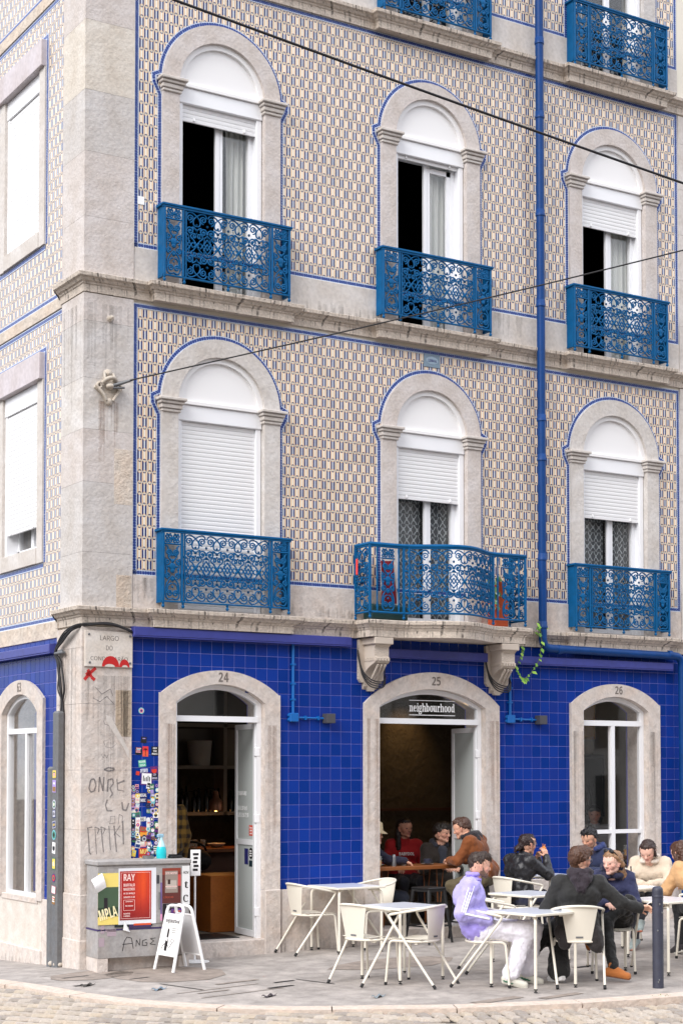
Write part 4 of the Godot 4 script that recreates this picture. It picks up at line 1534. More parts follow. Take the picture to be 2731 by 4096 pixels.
func main_strokes(W: float, H: float, cols: int) -> Array:
	# [points, radius]; blobs are single points
	var S := []
	var c := W / cols
	var hy := H / 2
	for k in cols:
		var o := -W / 2 + c * (k + 0.5)
		for mx in [-1.0, 1.0]:
			for my in [-1.0, 1.0]:
				var add := func(p, r):
					var q := []
					for a in p: q.append(Vector2(o + a.x * mx, hy + (a.y - hy) * my))
					S.append([q, r])
				add.call(spiral(c * 0.31, H - 0.075, 0.008, 0.045, PI * 0.4, 1.55), 0.0055)
				add.call(bez2(Vector2(c * 0.31 + 0.04, H - 0.05), Vector2(c * 0.42, H + 0.012), Vector2(c * 0.2, H - 0.0), Vector2(0.0, H - 0.045), 7), 0.0055)
				add.call(bez2(Vector2(0.0, H - 0.045), Vector2(c * 0.24, H - 0.085), Vector2(c * 0.2, H - 0.17), Vector2(0.0, H - 0.155), 8), 0.005)
				add.call(spiral(c * 0.31, H - 0.215, 0.008, 0.046, PI * 0.9, -1.5), 0.006)
				add.call(bez2(Vector2(c * 0.31 - 0.04, H - 0.195), Vector2(c * 0.3, H - 0.15), Vector2(c * 0.1, H - 0.17), Vector2(0.0, H - 0.205), 6), 0.0055)
				add.call(spiral(c * 0.11, H - 0.265, 0.006, 0.024, PI * 1.2, 1.3, 14), 0.005)
				add.call(bez2(Vector2(c * 0.11 - 0.02, H - 0.25), Vector2(c * 0.2, H - 0.215), Vector2(c * 0.42, H - 0.28), Vector2(c * 0.16, hy + 0.06), 8), 0.0055)
				add.call([Vector2(c * 0.16, hy + 0.06), Vector2(0, hy), Vector2(-c * 0.16, hy - 0.06)], 0.0055)
				add.call([Vector2(c * 0.5, hy + 0.085), Vector2(c * 0.18, hy - 0.03)], 0.005)
				add.call([Vector2(c * 0.5, hy + 0.035), Vector2(c * 0.32, hy - 0.045)], 0.005)
				add.call([Vector2(c * 0.36, hy + 0.05), Vector2(c * 0.36, H - 0.262)], 0.004)
				add.call([Vector2(c * 0.5, hy + 0.125), Vector2(c * 0.4, hy + 0.10)], 0.006)
				add.call([Vector2(c * 0.5, hy + 0.115)], 0.017)
				add.call([Vector2(0.0, H - 0.14)], 0.012)
				add.call([Vector2(0.0, H - 0.2)], 0.016)
				add.call([Vector2(0.0, H - 0.235)], 0.010)
				add.call([Vector2(c * 0.5, H - 0.14)], 0.014)
				add.call([Vector2(c * 0.31, H - 0.215)], 0.012)
				add.call([Vector2(0.022, hy + 0.022)], 0.015)
		S.append([[Vector2(o, hy)], 0.022])
	return S

func side_strokes(W: float, H: float) -> Array:
	var S := []
	for mx in [-1.0, 1.0]:
		var add := func(p, r):
			var q := []
			for a in p: q.append(Vector2(a.x * mx, a.y))
			S.append([q, r])
		for y in [H - 0.035, H - 0.085]:
			add.call(spiral(W * 0.14, y, 0.006, 0.026, 0.0, 1.3, 14), 0.0055)
			add.call(spiral(W * 0.36, y, 0.006, 0.024, PI, -1.3, 14), 0.0055)
		add.call([Vector2(0, H - 0.12), Vector2(W * 0.5, H - 0.12)], 0.007)
		add.call(spiral(W * 0.24, H - 0.215, 0.008, 0.038, PI * 0.3, 1.6), 0.0065)
		add.call(bez2(Vector2(W * 0.44, H - 0.14), Vector2(W * 0.1, H - 0.15), Vector2(W * 0.5, H - 0.26), Vector2(W * 0.06, H - 0.30), 8), 0.006)
		add.call(spiral(W * 0.36, H * 0.57, 0.006, 0.03, PI, 1.4, 16), 0.006)
		add.call(bez2(Vector2(W * 0.44, H * 0.62), Vector2(W * 0.5, H * 0.5), Vector2(W * 0.3, H * 0.42), Vector2(W * 0.42, H * 0.34), 8), 0.006)
		add.call(spiral(W * 0.30, H * 0.365, 0.006, 0.034, PI * 0.5, -1.5, 16), 0.0065)
		add.call(bez2(Vector2(0.0, H * 0.36), Vector2(W * 0.15, H * 0.32), Vector2(W * 0.45, H * 0.28), Vector2(W * 0.44, H * 0.13), 8), 0.006)
		add.call(bez2(Vector2(W * 0.05, H * 0.25), Vector2(W * 0.3, H * 0.25), Vector2(W * 0.4, H * 0.17), Vector2(W * 0.3, H * 0.12), 8), 0.006)
		add.call(spiral(W * 0.2, H * 0.10, 0.007, 0.036, PI, -1.5), 0.0065)
		add.call(bez2(Vector2(W * 0.44, H * 0.13), Vector2(W * 0.46, H * 0.0), Vector2(W * 0.2, H * 0.0), Vector2(0.0, H * 0.03), 8), 0.006)
		add.call([Vector2(W * 0.36, H * 0.46)], 0.014)
		add.call([Vector2(W * 0.28, H * 0.5)], 0.014)
	S.append([[Vector2(0, H * 0.5)], 0.04]); S.append([[Vector2(0, H * 0.44)], 0.026])
	S.append([[Vector2(0, H * 0.31)], 0.022]); S.append([[Vector2(0, H * 0.585)], 0.02]); S.append([[Vector2(0, H * 0.67)], 0.014]); S.append([[Vector2(0, H * 0.2)], 0.012]); S.append([[Vector2(0, H - 0.06)], 0.018])
	return S

func emit_strokes(mb: Mb, S: Array, f: Callable):
	for s in S:
		if s[0].size() == 1:
			var p: Vector2 = s[0][0]
			var r: float = s[1] * 1.15
			var o: Vector3 = f.call(p.x, p.y)
			mb.ell(o, Vector3(r, r, min(r, 0.012)), 4, 8)
		else:
			var q := []
			for p in s[0]: q.append(f.call(p.x, p.y))
			mb.tube(q, s[1] * 1.7, 4, true)

func foot_ball(mb: Mb, o: Vector3):
	mb.lathe([Vector2(0.0, -0.062), Vector2(0.014, -0.056), Vector2(0.02, -0.042), Vector2(0.014, -0.028), Vector2(0.009, -0.022), Vector2(0.016, -0.012), Vector2(0.016, 0.0), Vector2(0, 0)], o, 8)

func build_railings():
	var Wm := 1.05
	var Ws := 0.185
	var H := 0.735
	var mm := Mb.new()
	emit_strokes(mm, main_strokes(Wm, H, 4), func(x, y): return Vector3(x, y, 0))
	var main_mesh := mm.mesh()
	mm = Mb.new()
	emit_strokes(mm, side_strokes(Ws, H), func(x, y): return Vector3(x, y, 0))
	var side_mesh := mm.mesh()
	var spots := [[1.635, 3.93, 0.165], [7.385, 3.93, 0.165], [1.635, 7.50, 0.165], [4.485, 7.50, 0.165], [7.385, 7.50, 0.165], [4.50, 11.2, 0.165], [7.41, 11.2, 0.165]]
	for s in spots:
		var mb := Mb.new()
		mb.X = Transform3D(Basis(), Vector3(s[0], s[1], s[2]))
		# frame: hand rail, bottom rail, posts, short returns to the wall
		var hw := 0.795
		mb.bx(-hw - 0.025, hw + 0.025, 0.76, 0.785, -0.022, 0.028, 0.005)
		mb.bx(-hw - 0.01, hw + 0.01, 0.742, 0.758, -0.014, 0.018)
		mb.bx(-hw, hw, -0.018, 0.0, -0.012, 0.014, 0.003)
		for u in [-hw + 0.012, -0.56, 0.56, hw - 0.012]:
			mb.bx(u - 0.013, u + 0.013, 0.0, 0.745, -0.012, 0.014, 0.003)
		for sd in [-1, 1]:
			mb.bx(sd * 0.526 - 0.008, sd * 0.526 + 0.008, 0.0, 0.745, -0.008, 0.01)
			mb.bx(sd * (hw - 0.012) - 0.012, sd * (hw - 0.012) + 0.012, 0.0, 0.77, -0.15, -0.02, 0.003)
			mb.bx(sd * (hw - 0.012) - 0.014, sd * (hw - 0.012) + 0.014, -0.018, 0.0, -0.15, -0.02)
			mb.bx(sd * hw - 0.022, sd * hw + 0.022, 0.76, 0.785, -0.15, -0.02)
		for u in [-hw + 0.012, -0.545, 0.0, 0.545, hw - 0.012]: foot_ball(mb, Vector3(u, -0.018, 0))
		var r := obj("railing", mb, M.iron_blue, house)
		var o := obj("scroll_panel", main_mesh, M.iron_blue, r)
		o.position = Vector3(s[0], s[1] + 0.004, s[2])
		for sd in [-1, 1]:
			o = obj("scroll_panel", side_mesh, M.iron_blue, r)
			o.position = Vector3(s[0] + sd * 0.672, s[1] + 0.004, s[2])
	# the bowed balcony
	var plan := []
	for p in balcony_plan(0.03): plan.append(p)
	plan[0].y = 0.02; plan[plan.size() - 1].y = 0.02
	var mb := Mb.new()
	var rp := []
	for p in plan: rp.append(Vector3(p.x, 0, p.y))
	for a in [[4.715, 0.022], [4.69, 0.012], [3.925, 0.013]]:
		var q := []
		for p in rp: q.append(p + Vector3(0, a[0], 0))
		mb.tube(q, a[1], 6)
	var posts := [plan[0], plan[1], plan[2], plan[plan.size() - 3], plan[plan.size() - 2], plan[plan.size() - 1]]
	for p in posts:
		mb.bx(p.x - 0.014, p.x + 0.014, 3.925, 4.7, p.y - 0.014, p.y + 0.014, 0.003)
		foot_ball(mb, Vector3(p.x, 3.91, p.y))
	for a in [[3.50, 0.33], [3.80, 0.33], [3.93, 0.36], [5.11, 0.36], [5.24, 0.33], [5.56, 0.33]]:
		mb.lathe([Vector2(0.008, 3.93), Vector2(0.014, 4.0), Vector2(0.008, 4.05), Vector2(0.012, 4.3), Vector2(0.016, 4.32), Vector2(0.012, 4.34), Vector2(0.008, 4.6), Vector2(0.014, 4.65), Vector2(0.008, 4.7)], Vector3(a[0], 0, a[1]), 8)
	var r := obj("railing", mb, M.iron_blue, house)
	mb = Mb.new()
	var bow := plan.slice(2, plan.size() - 2)
	var len_ := [0.0]
	for i in bow.size() - 1: len_.append(len_[i] + bow[i].distance_to(bow[i + 1]))
	var L: float = len_[len_.size() - 1]
	emit_strokes(mb, main_strokes(L - 0.06, H, 5), func(x, y):
		var d: float = clamp(x + L / 2, 0.0, L)
		var i := 0
		while i < len_.size() - 2 and len_[i + 1] < d: i += 1
		var p: Vector2 = bow[i].lerp(bow[i + 1], (d - len_[i]) / (len_[i + 1] - len_[i]))
		return Vector3(p.x, 3.94 + y, p.y))
	obj("scroll_panel", mb, M.iron_blue, r)
	for u in [3.65, 5.40]:
		var o := obj("scroll_panel", side_mesh, M.iron_blue, r)
		o.position = Vector3(u, 3.94, 0.33)
	mb = Mb.new()
	emit_strokes(mb, main_strokes(0.28, H, 1), func(x, y): return Vector3(0, y, x))
	for k in 2:
		var o := obj("scroll_panel", mb, M.iron_blue, r)
		o.position = Vector3([3.40, 5.66][k], 3.94, 0.165)

func build_stains():
	# rain and soot that have run down the stone, and lighter repairs let into the blocks
	var sp := [[FM, 2.46, 3.38, 4.0, -0.14, 0.0215, 40, "soot"], [FM, 0.57, 0.82, 4.18, 0.3, 0.0215, 8, "soot"], [FM, 5.3, 5.95, 7.78, 0.3, 0.0215, 14, "soot"], [FM, 2.5, 3.7, 7.55, -0.12, 0.0215, 36, "soot"], [FM, 0.13, 0.37, 6.05, 0.7, 0.0305, 16, "rust"], [FM, 0.02, 0.5, 7.1, 0.8, 0.0305, 12, "soot"], [FM, 0.02, 0.52, 3.1, 1.4, 0.031, 22, "soot"], [FM, 0.02, 0.52, 0.95, -0.4, 0.031, 20, "soot"], [FM, 2.42, 3.5, 0.2, -0.16, 0.0355, 40, "soot"], [FM, 5.52, 6.6, 0.25, -0.16, 0.0355, 40, "soot"], [FM, 0.89, 1.05, 2.6, 1.6, 0.046, 8, "rust"], [FM, 2.22, 2.38, 2.6, 1.6, 0.046, 8, "rust"], [FM, 3.55, 3.7, 2.7, 1.8, 0.046, 10, "rust"], [FM, 5.3, 5.46, 2.7, 1.8, 0.046, 10, "rust"], [FM, 3.7, 5.3, 3.23, 0.1, 0.046, 20, "rust"], [FM, 6.65, 6.8, 2.6, 1.6, 0.046, 8, "soot"], [FM, 7.93, 8.08, 2.6, 1.6, 0.046, 8, "soot"],
		[FL, -0.56, -0.05, 7.1, 1.2, 0.0305, 14, "soot"], [FL, -0.6, -0.05, 3.4, 1.6, 0.0305, 18, "soot"], [FL, -3.3, -0.7, 3.72, 0.12, 0.0215, 30, "rust"], [FL, -2.5, -1.1, 0.0, -0.1, 0.0515, 40, "soot"], [FM, 1.0, 2.25, 0.1, -0.1, 0.0335, 20, "soot"]]
	for s in sp:
		var mb := Mb.new(); mb.X = s[0]
		for i in s[6]:
			var u: float = lerp(s[1], s[2], rng.randf())
			var L: float = s[4] * (0.25 + 0.75 * rng.randf())
			var w := 0.006 + 0.022 * rng.randf()
			var a := Vector3(u, s[3] if s[4] > 0 else s[3] + s[4], s[5] + 0.0002 * (i % 5))
			var v0: float = a.y - abs(L) if s[4] > 0 else a.y
			var v1: float = a.y if s[4] > 0 else a.y + abs(L)
			var taper := 0.25 + 0.5 * rng.randf()
			var wt: float = w if s[4] > 0 else w * taper
			var wb: float = w * taper if s[4] > 0 else w
			mb.quad(Vector3(u - wb, v0, a.z), Vector3(u + wb, v0, a.z), Vector3(u + wt, v1, a.z), Vector3(u - wt, v1, a.z))
		tag(obj("stain", mb, M[s[7]], house), "", "", "", "stuff")
	for r in [[FM, 0.33, 0.55, 4.95, 5.55, c8(220, 214, 204)], [FM, 0.36, 0.545, 2.45, 2.95, c8(190, 178, 160)], [FM, 0.36, 0.545, 3.84, 4.19, c8(206, 198, 186)]]:
		var mb := Mb.new(); mb.X = r[0]
		mb.bx(r[1], r[2], r[3], r[4], 0.0, 0.0312, 0.002)
		obj("stone_repair", mb, mat("repair_%d" % int(r[3] * 100), r[5], 0.85, {"tex": M.worn_stone.albedo_texture, "tri": 0.9, "normal": M.worn_stone.normal_texture, "ns": 0.8}), house)

# ------------------------------------------------------------------ things fixed to the house
func build_fixtures():
	# rain pipe: down the facade, along under the cornice and down again at the right
	var mb := Mb.new()
	var pth := round_path([Vector3(6.07, 14.2, 0.13), Vector3(6.09, 3.62, 0.13), Vector3(8.42, 3.60, 0.13), Vector3(8.44, -0.1, 0.13)], 0.13, 6)
	mb.tube(pth, 0.052, 12)
	var pipe := obj("rain_pipe", mb, M.pipe_blue)
	tag(pipe, "thick blue rain pipe running down the facade and along above door 26", "pipe")
	for y in [13.2, 11.3, 10.35, 9.1, 7.95, 6.5, 6.0, 4.75, 3.9]:
		mb = Mb.new()
		mb.lathe([Vector2(0.05, -0.035), Vector2(0.062, -0.03), Vector2(0.062, 0.0), Vector2(0.057, 0.004), Vector2(0.057, 0.05), Vector2(0.05, 0.055)], Vector3(6.07 + 0.02 * (14.2 - y) / 10.6, y, 0.13), 12)
		obj("pipe_collar", mb, M.pipe_blue, pipe)
	for a in [[6.35, 1], [8.2, 1]]:
		mb = Mb.new(); mb.X = Transform3D(Basis(Vector3(0, 0, 1), PI / 2), Vector3(a[0], 3.612, 0.13))
		mb.lathe([Vector2(0.05, -0.035), Vector2(0.06, -0.03), Vector2(0.06, 0.03), Vector2(0.05, 0.035)], Vector3.ZERO, 12)
		obj("pipe_collar", mb, M.pipe_blue, pipe)
	for y in [2.9, 2.0, 1.2, 0.6]:
		mb = Mb.new()
		mb.lathe([Vector2(0.05, -0.02), Vector2(0.06, -0.018), Vector2(0.06, 0.018), Vector2(0.05, 0.02)], Vector3(8.435, y, 0.13), 12)
		obj("pipe_collar", mb, M.pipe_blue, pipe)
	# wall lights, each with its blue conduit and box
	for k in 2:
		var u: float = [2.556, 5.655][k]
		var y: float = [2.69, 2.725][k]
		var t := thing("wall_light", ["dark cube wall light on blue tiles right of door 24", "dark cube wall light on blue tiles left of window 26"][k], "wall light", Vector3(u, y, 0.0), 0.0, "cube wall lights on the blue tiles")
		mb = Mb.new()
		mb.tube([Vector3(0, [0.87, 0.72][k], 0.025), Vector3(0, 0.05, 0.025)], 0.017, 8)
		mb.tube([Vector3(0.06, 0.005, 0.03), Vector3(0.40, 0.0, 0.03)], 0.012, 8)
		for s in [0.2, 0.38, 0.6]: mb.bx(-0.026, 0.026, s, s + 0.02, 0.004, 0.046)
		for s in [0.15, 0.32]: mb.bx(s, s + 0.02, -0.02, 0.026, 0.004, 0.046)
		obj("conduit", mb, M.conduit_blue, t)
		mb = Mb.new()
		mb.bx(-0.055, 0.058, -0.045, 0.055, 0.004, 0.06, 0.006)
		for q in [[-0.062, -0.02], [-0.062, 0.03]]: mb.bx(q[0] - 0.008, q[0] + 0.01, q[1] - 0.014, q[1] + 0.014, 0.012, 0.045, 0.004)
		for q in [[-0.04, -0.03], [0.043, -0.03], [-0.04, 0.04], [0.043, 0.04]]: mb.ell(Vector3(q[0], q[1], 0.061), Vector3(0.006, 0.006, 0.003), 4, 6)
		obj("junction_box", mb, M.conduit_blue, t)
		mb = Mb.new()
		mb.bx(0.40, 0.515, -0.055, 0.055, 0.004, 0.115, 0.004)
		obj("lamp_body", mb, mat("lamp_grey", c8(70, 70, 76), 0.6), t)
	# folded awning cases
	var bands := [[FM, 0.54, 3.30, 3.54, 3.635, "long blue awning case above door 24"], [FM, 3.80, 5.26, 3.43, 3.525, "blue awning case under the bowed balcony above door 25"], [FM, 5.60, 8.30, 3.42, 3.51, "blue awning case between pipe and window 26"], [FL, -3.2, -0.70, 3.385, 3.475, "blue awning case on the side face above window 63"]]
	for b in bands:
		mb = Mb.new(); mb.X = b[0]
		mb.prism(PackedVector2Array([Vector2(b[1], b[3]), Vector2(b[2], b[3]), Vector2(b[2], b[4]), Vector2(b[1], b[4])]), 0.004, 0.105, 0.006)
		mb.bx(b[1], b[2], b[3] - 0.012, b[3] - 0.001, 0.02, 0.1)
		mb.bx(b[1], b[2], b[4] + 0.001, b[4] + 0.006, 0.0, 0.06)
		tag(obj("awning_case", mb, M.band_blue), b[5], "awning case", "blue awning cases")
	# marble street name plate with red paint over it
	mb = Mb.new()
	mb.bx(-0.005, 0.548, 3.19, 3.575, 0.03, 0.055, 0.006)
	var pl := obj("street_plate", mb, M.marble)
	tag(pl, "cream marble street name plate with red paint on the corner pilaster", "sign")
	var tx := [["LARGO", 0.215, 3.50], ["DO", 0.075, 3.395], ["CONDE-BARÃO", 0.43, 3.285]]
	for t in tx: words(t[0], t[1], 0.05, Transform3D(Basis(), Vector3(0.275, t[2], 0.0555)), M.engraved, pl, "Droid Sans", "engraved_line", false, 0.0015)
	for q in [[0.04, 3.535], [0.515, 3.53], [0.05, 3.235], [0.515, 3.24]]:
		mb = Mb.new(); mb.ell(Vector3(q[0], q[1], 0.058), Vector3(0.014, 0.014, 0.01), 5, 8)
		obj("bolt", mb, M.zinc, pl)
	mb = Mb.new()
	var blot := PackedVector2Array()
	for i in 13: blot.append(Vector2(0.29 + cos(PI - PI * i / 12) * 0.1, 3.195 + sin(PI * i / 12) * 0.115))
	for i in 13: blot.append(Vector2(0.28 + cos(PI * i / 12) * 0.06, 3.195 + sin(PI * i / 12) * 0.03))
	mb.prism(blot, 0.0555, 0.0565)
	blot = PackedVector2Array()
	for i in 9: blot.append(Vector2(0.45 + cos(PI - PI * i / 8) * 0.06, 3.195 + sin(PI * i / 8) * 0.085))
	for i in 9: blot.append(Vector2(0.455 + cos(PI * i / 8) * 0.035, 3.195 + sin(PI * i / 8) * 0.025))
	mb.prism(blot, 0.0555, 0.0565)
	obj("paint_mark", mb, M.red_paint, pl)
	graffiti()
	# cables over the street-name plate, then down the side face into metal conduits
	var cables := thing("cable_bundle", "bundle of black cables bending round the corner into the conduits", "cable")
	for k in 4:
		mb = Mb.new()
		var d := k * 0.014
		var pts := [Vector3(0.56, 3.585 - d * 0.5, 0.05 + d * 0.3), Vector3(0.3, 3.645 + 0.012 * sin(k * 2.0), 0.06 + d), Vector3(0.05, 3.65 - d * 0.4, 0.07), Vector3(-0.08, 3.63 - d, -0.05 - d), Vector3(-0.09, 3.56 - d * 2, -0.35), Vector3(-0.08, 3.38, -0.60 + d), Vector3(-0.065, 3.25, -0.56 + d * 2.5), Vector3(-0.06, 2.98, -0.50 + d * 3.0 * (1 if k % 2 else -0.6)), Vector3(-0.05, 2.84, -0.48 + d), Vector3(-0.05, 2.7, -0.50 + d * 2)]
		var cv := Curve3D.new()
		for i in pts.size():
			var tg: Vector3 = (pts[min(i + 1, pts.size() - 1)] - pts[max(i - 1, 0)]) / 6.0
			cv.add_point(pts[i], -tg, tg)
		mb.tube(Array(cv.tessellate(3, 4.0)), 0.008 + 0.003 * (k % 2), 6)
		obj("cable", mb, M.cable, cables)
	mb = Mb.new()
	mb.X = Transform3D(Basis(), Vector3(-0.075, 3.36, -0.47))
	mb.box(Vector3.ZERO, Vector3(0.05, 0.03, 0.22), 0.01); mb.box(Vector3(0, 0.02, 0.02), Vector3(0.03, 0.03, 0.12), 0.008)
	obj("cable_clamp", mb, M.zinc, cables)
	# two zinc conduits
	for k in 2:
		var zz: float = [-0.47, -0.64][k]
		var h: float = [2.73, 2.13][k]
		mb = Mb.new()
		mb.bx(-0.13 if k == 0 else -0.12, -0.035, -0.1, h, zz - 0.06, zz + 0.07, 0.02)
		var cd := obj("metal_conduit", mb, M.zinc)
		tag(cd, ["taller zinc conduit with stickers beside the corner pilaster", "shorter zinc conduit against the blue tiles of the side face"][k], "conduit", "zinc conduits on the side face")
		if k == 0:
			var y := 2.05
			var n := 0
			while y > 0.6:
				var hh := 0.05 + rng.randf() * 0.09
				var s := Mb.new(); s.X = Transform3D(FL.basis, Vector3(-0.132, y, zz + 0.01))
				sticker(s, n % 3 == 2, 0.035 + rng.randf() * 0.02, hh / 2)
				obj("sticker", s, M.print, cd)
				y -= hh + 0.02 + rng.randf() * 0.05
				n += 1
				if n == 11: y -= 0.25
	mb = Mb.new()
	for i in 7: mb.ell(Vector3(-0.12 + rng.randf() * 0.05, ground(-0.1, -0.4) + 0.03, -0.62 + i * 0.035), Vector3(0.04, 0.03, 0.035) * (0.7 + 0.5 * rng.randf()), 5, 7)
	tag(obj("paper_scrap", mb, M.cast_white), "crumpled pale rag stuffed at the foot of the conduits", "litter")
	# ornate wall anchor that holds the tram wire
	var an := thing("wall_anchor", "ornate cast wall anchor on the pilaster holding the stay wire", "wall anchor", Vector3(0.25, 6.2, 0.03))
	mb = Mb.new()
	mb.lathe([Vector2(0, 0), Vector2(0.05, 0), Vector2(0.042, 0.03), Vector2(0, 0.045)], Vector3.ZERO, 14)
	for i in mb.v.size():
		var p := mb.v[i]
		mb.v[i] = Vector3(p.x, -p.z + 0.15, p.y)
		mb.n[i] = Vector3(mb.n[i].x, -mb.n[i].z, mb.n[i].y)
	mb.prism(PackedVector2Array([Vector2(-0.05, 0.15), Vector2(-0.06, 0.06), Vector2(-0.15, 0.01), Vector2(-0.16, -0.02), Vector2(-0.06, -0.1), Vector2(-0.035, -0.16), Vector2(0.035, -0.16), Vector2(0.06, -0.1), Vector2(0.16, -0.0), Vector2(0.15, 0.03), Vector2(0.06, 0.07), Vector2(0.05, 0.15)]), 0.0, 0.03, 0.008)
	mb.ell(Vector3(0, -0.16, 0.03), Vector3(0.042, 0.042, 0.04), 6, 10)
	for sd in [-1, 1]:
		var q := []
		for p in spiral(sd * 0.11, 0.0, 0.012, 0.04, 0.5 * PI, 1.2 * sd, 16): q.append(Vector3(p.x, p.y, 0.045))
		mb.tube(q, 0.014, 6)
		mb.tube([Vector3(sd * 0.13, -0.02, 0.04), Vector3(sd * 0.08, -0.08, 0.06), Vector3(sd * 0.04, -0.15, 0.05)], 0.018, 6)
		mb.tube([Vector3(sd * 0.05, 0.15, 0.03), Vector3(sd * 0.06, 0.09, 0.06), Vector3(sd * 0.03, 0.05, 0.09)], 0.014, 6)
	mb.tube(bez(Vector3(-0.07, 0.04, 0.04), Vector3(-0.04, 0.1, 0.14), Vector3(0.04, 0.1, 0.14), Vector3(0.08, 0.04, 0.05)), 0.024, 7)
	mb.ell(Vector3(0, 0.0, 0.07), Vector3(0.05, 0.035, 0.05), 6, 10)
	obj("anchor_plate", mb, M.cast_white, an)
	mb = Mb.new()
	mb.tube([Vector3(0.0, 0.0, 0.08), Vector3(0.09, 0.03, 0.13), Vector3(0.2, 0.07, 0.2)], [0.022, 0.02, 0.012], 8)
	mb.tube([Vector3(0.02, -0.02, 0.1), Vector3(0.14, -0.01, 0.13)], 0.012, 6)
	obj("wire_socket", mb, M.zinc, an)
	# wires across the street
	mb = Mb.new()
	var a := Vector3(0.42, 6.26, 0.23)
	var b := Vector3(7.655, 8.362, 4.388)
	var w := []
	for i in 25: w.append(a.lerp(b, i / 24.0) - Vector3(0, 0.04 * sin(PI * i / 24.0), 0))
	mb.tube(w, 0.008, 6)
	tag(obj("stay_wire", mb, M.cable), "thin dark wire rising to the right from the wall anchor", "wire")
	mb = Mb.new()
	a = Vector3(-3.84, 9.05, 3.64); b = Vector3(7.3, 7.38, 4.96)
	w = []
	for i in 25: w.append(a.lerp(b, i / 24.0) - Vector3(0, 0.05 * sin(PI * i / 24.0), 0))
	mb.tube(w, 0.012, 7)
	tag(obj("overhead_cable", mb, M.cable), "thicker dark cable sloping down across the upper windows", "wire")
	# cables slung round the balcony brackets
	for k in 2:
		var u: float = [3.60, 5.44][k]
		var t := thing("bracket_cables", ["black cables slung round the left balcony bracket", "black cables slung round the right balcony bracket"][k], "cable", Vector3(u, 0, 0), 0.0, "cables round the balcony brackets")
		for i in 4:
			mb = Mb.new()
			var s := 0.02 * i
			var pts := [Vector3(-0.2, 3.5 - s, 0.07), Vector3(-0.165, 3.28 - s, 0.1), Vector3(-0.1, 3.16 - s * 1.4, 0.17), Vector3(0.0, 3.12 - s * 1.2, 0.235 + s * 0.3), Vector3(0.1, 3.16 - s, 0.19), Vector3(0.15, 3.24 - s, 0.1), Vector3(0.19, 3.42 - s * 0.5, 0.06)]
			var cv := Curve3D.new()
			for j in pts.size():
				var tg: Vector3 = (pts[min(j + 1, 6)] - pts[max(j - 1, 0)]) / 6.0
				cv.add_point(pts[j], -tg, tg)
			mb.tube(Array(cv.tessellate(3, 5.0)), 0.0075, 6)
			obj("cable", mb, M.cable, t)
	# maker's plaque in the tiles over the middle window
	mb = Mb.new()
	mb.bx(4.38, 4.62, 6.97, 7.13, 0.0, 0.014, 0.003)
	var mk := obj("tile_plaque", mb, mat("plaque_blue", c8(120, 142, 160), 0.35, {}))
	tag(mk, "small grey-blue tile plaque with an oval above the middle first-floor window", "plaque")
	mb = Mb.new()
	mb.ell(Vector3(4.5, 7.05, 0.014), Vector3(0.09, 0.05, 0.006), 6, 16)
	obj("oval", mb, mat("plaque_pale", c8(150, 172, 190), 0.35), mk)
	words("LISBOA", 0.12, 0.03, Transform3D(Basis(), Vector3(4.5, 7.05, 0.0205)), M.navy_print, mk, "Droid Serif", "plaque_writing")
	# a young vine rooted beside the bracket
	vine()
	# stickers on the blue tiles left of door 24 and on the side face
	sticker_wall()
	# small bits: white knob on the pilaster, paper note on the tiles
	mb = Mb.new(); mb.X = Transform3D(Basis(Vector3.RIGHT, PI / 2), Vector3(0.27, 6.95, 0.03))
	mb.lathe([Vector2(0.035, 0), Vector2(0.035, 0.012), Vector2(0.016, 0.02), Vector2(0.016, 0.05), Vector2(0.028, 0.06), Vector2(0.0, 0.075)], Vector3.ZERO, 10)
	tag(obj("wall_fitting", mb, M.cast_white), "small white knob on the pilaster below the cornice", "wall fitting")
	mb = Mb.new()
	mb.bx(0.60, 0.68, 8.27, 8.36, 0.008, 0.011)
	tag(obj("paper_note", mb, M.sign_white), "white paper note stuck on the patterned tiles", "note")
	# things on the bowed balcony: red cloth, planter, pots
	mb = Mb.new()
	mb.sheet(func(i, j): return Vector3(lerp(3.66, 3.86, i), lerp(4.05, 4.55, j), 0.16 + 0.03 * sin(i * 8.0 + j * 3.0)), 10, 6, 0.01)
	tag(obj("red_cloth", mb, mat("red_cloth", c8(140, 30, 44), 0.9)), "red cloth hanging behind the bowed balcony railing", "cloth")
	mb = Mb.new()
	mb.bx(3.48, 4.0, 3.845, 4.03, 0.05, 0.24, 0.02)
	tag(obj("planter", mb, mat("green_plastic", c8(24, 64, 64), 0.5)), "dark green planter box on the left of the bowed balcony", "planter")
	mb = Mb.new()
	mb.lathe([Vector2(0.0, 0), Vector2(0.075, 0), Vector2(0.1, 0.17), Vector2(0.108, 0.17), Vector2(0.108, 0.2), Vector2(0.0, 0.2)], Vector3(5.40, 4.2, 0.12), 14)
	mb.bx(5.3, 5.5, 3.85, 4.2, 0.04, 0.2, 0.01)
	tag(obj("flower_pot", mb, mat("terracotta", c8(196, 84, 44), 0.8)), "orange flower pot on a stand at the right of the balcony", "flower pot")
	mb = Mb.new()
	for i in 26:
		mb.col = [c8(120, 160, 110), c8(190, 210, 190), c8(90, 130, 80)][i % 3].srgb_to_linear()
		var o := Vector3(5.2 + rng.randf() * 0.14, 4.1 + rng.randf() * 0.4, 0.16 + rng.randf() * 0.1)
		leaf_face(mb, o, Vector3(rng.randf() - 0.5, -0.6, rng.randf() - 0.2).normalized(), 0.09)
	tag(obj("trailing_plant", mb, M.leaf), "pale trailing plant behind the balcony railing", "plant")
	mb = Mb.new()
	mb.tube([Vector3(3.37, 4.55, 0.1), Vector3(3.33, 4.36, 0.16)], 0.014, 8)
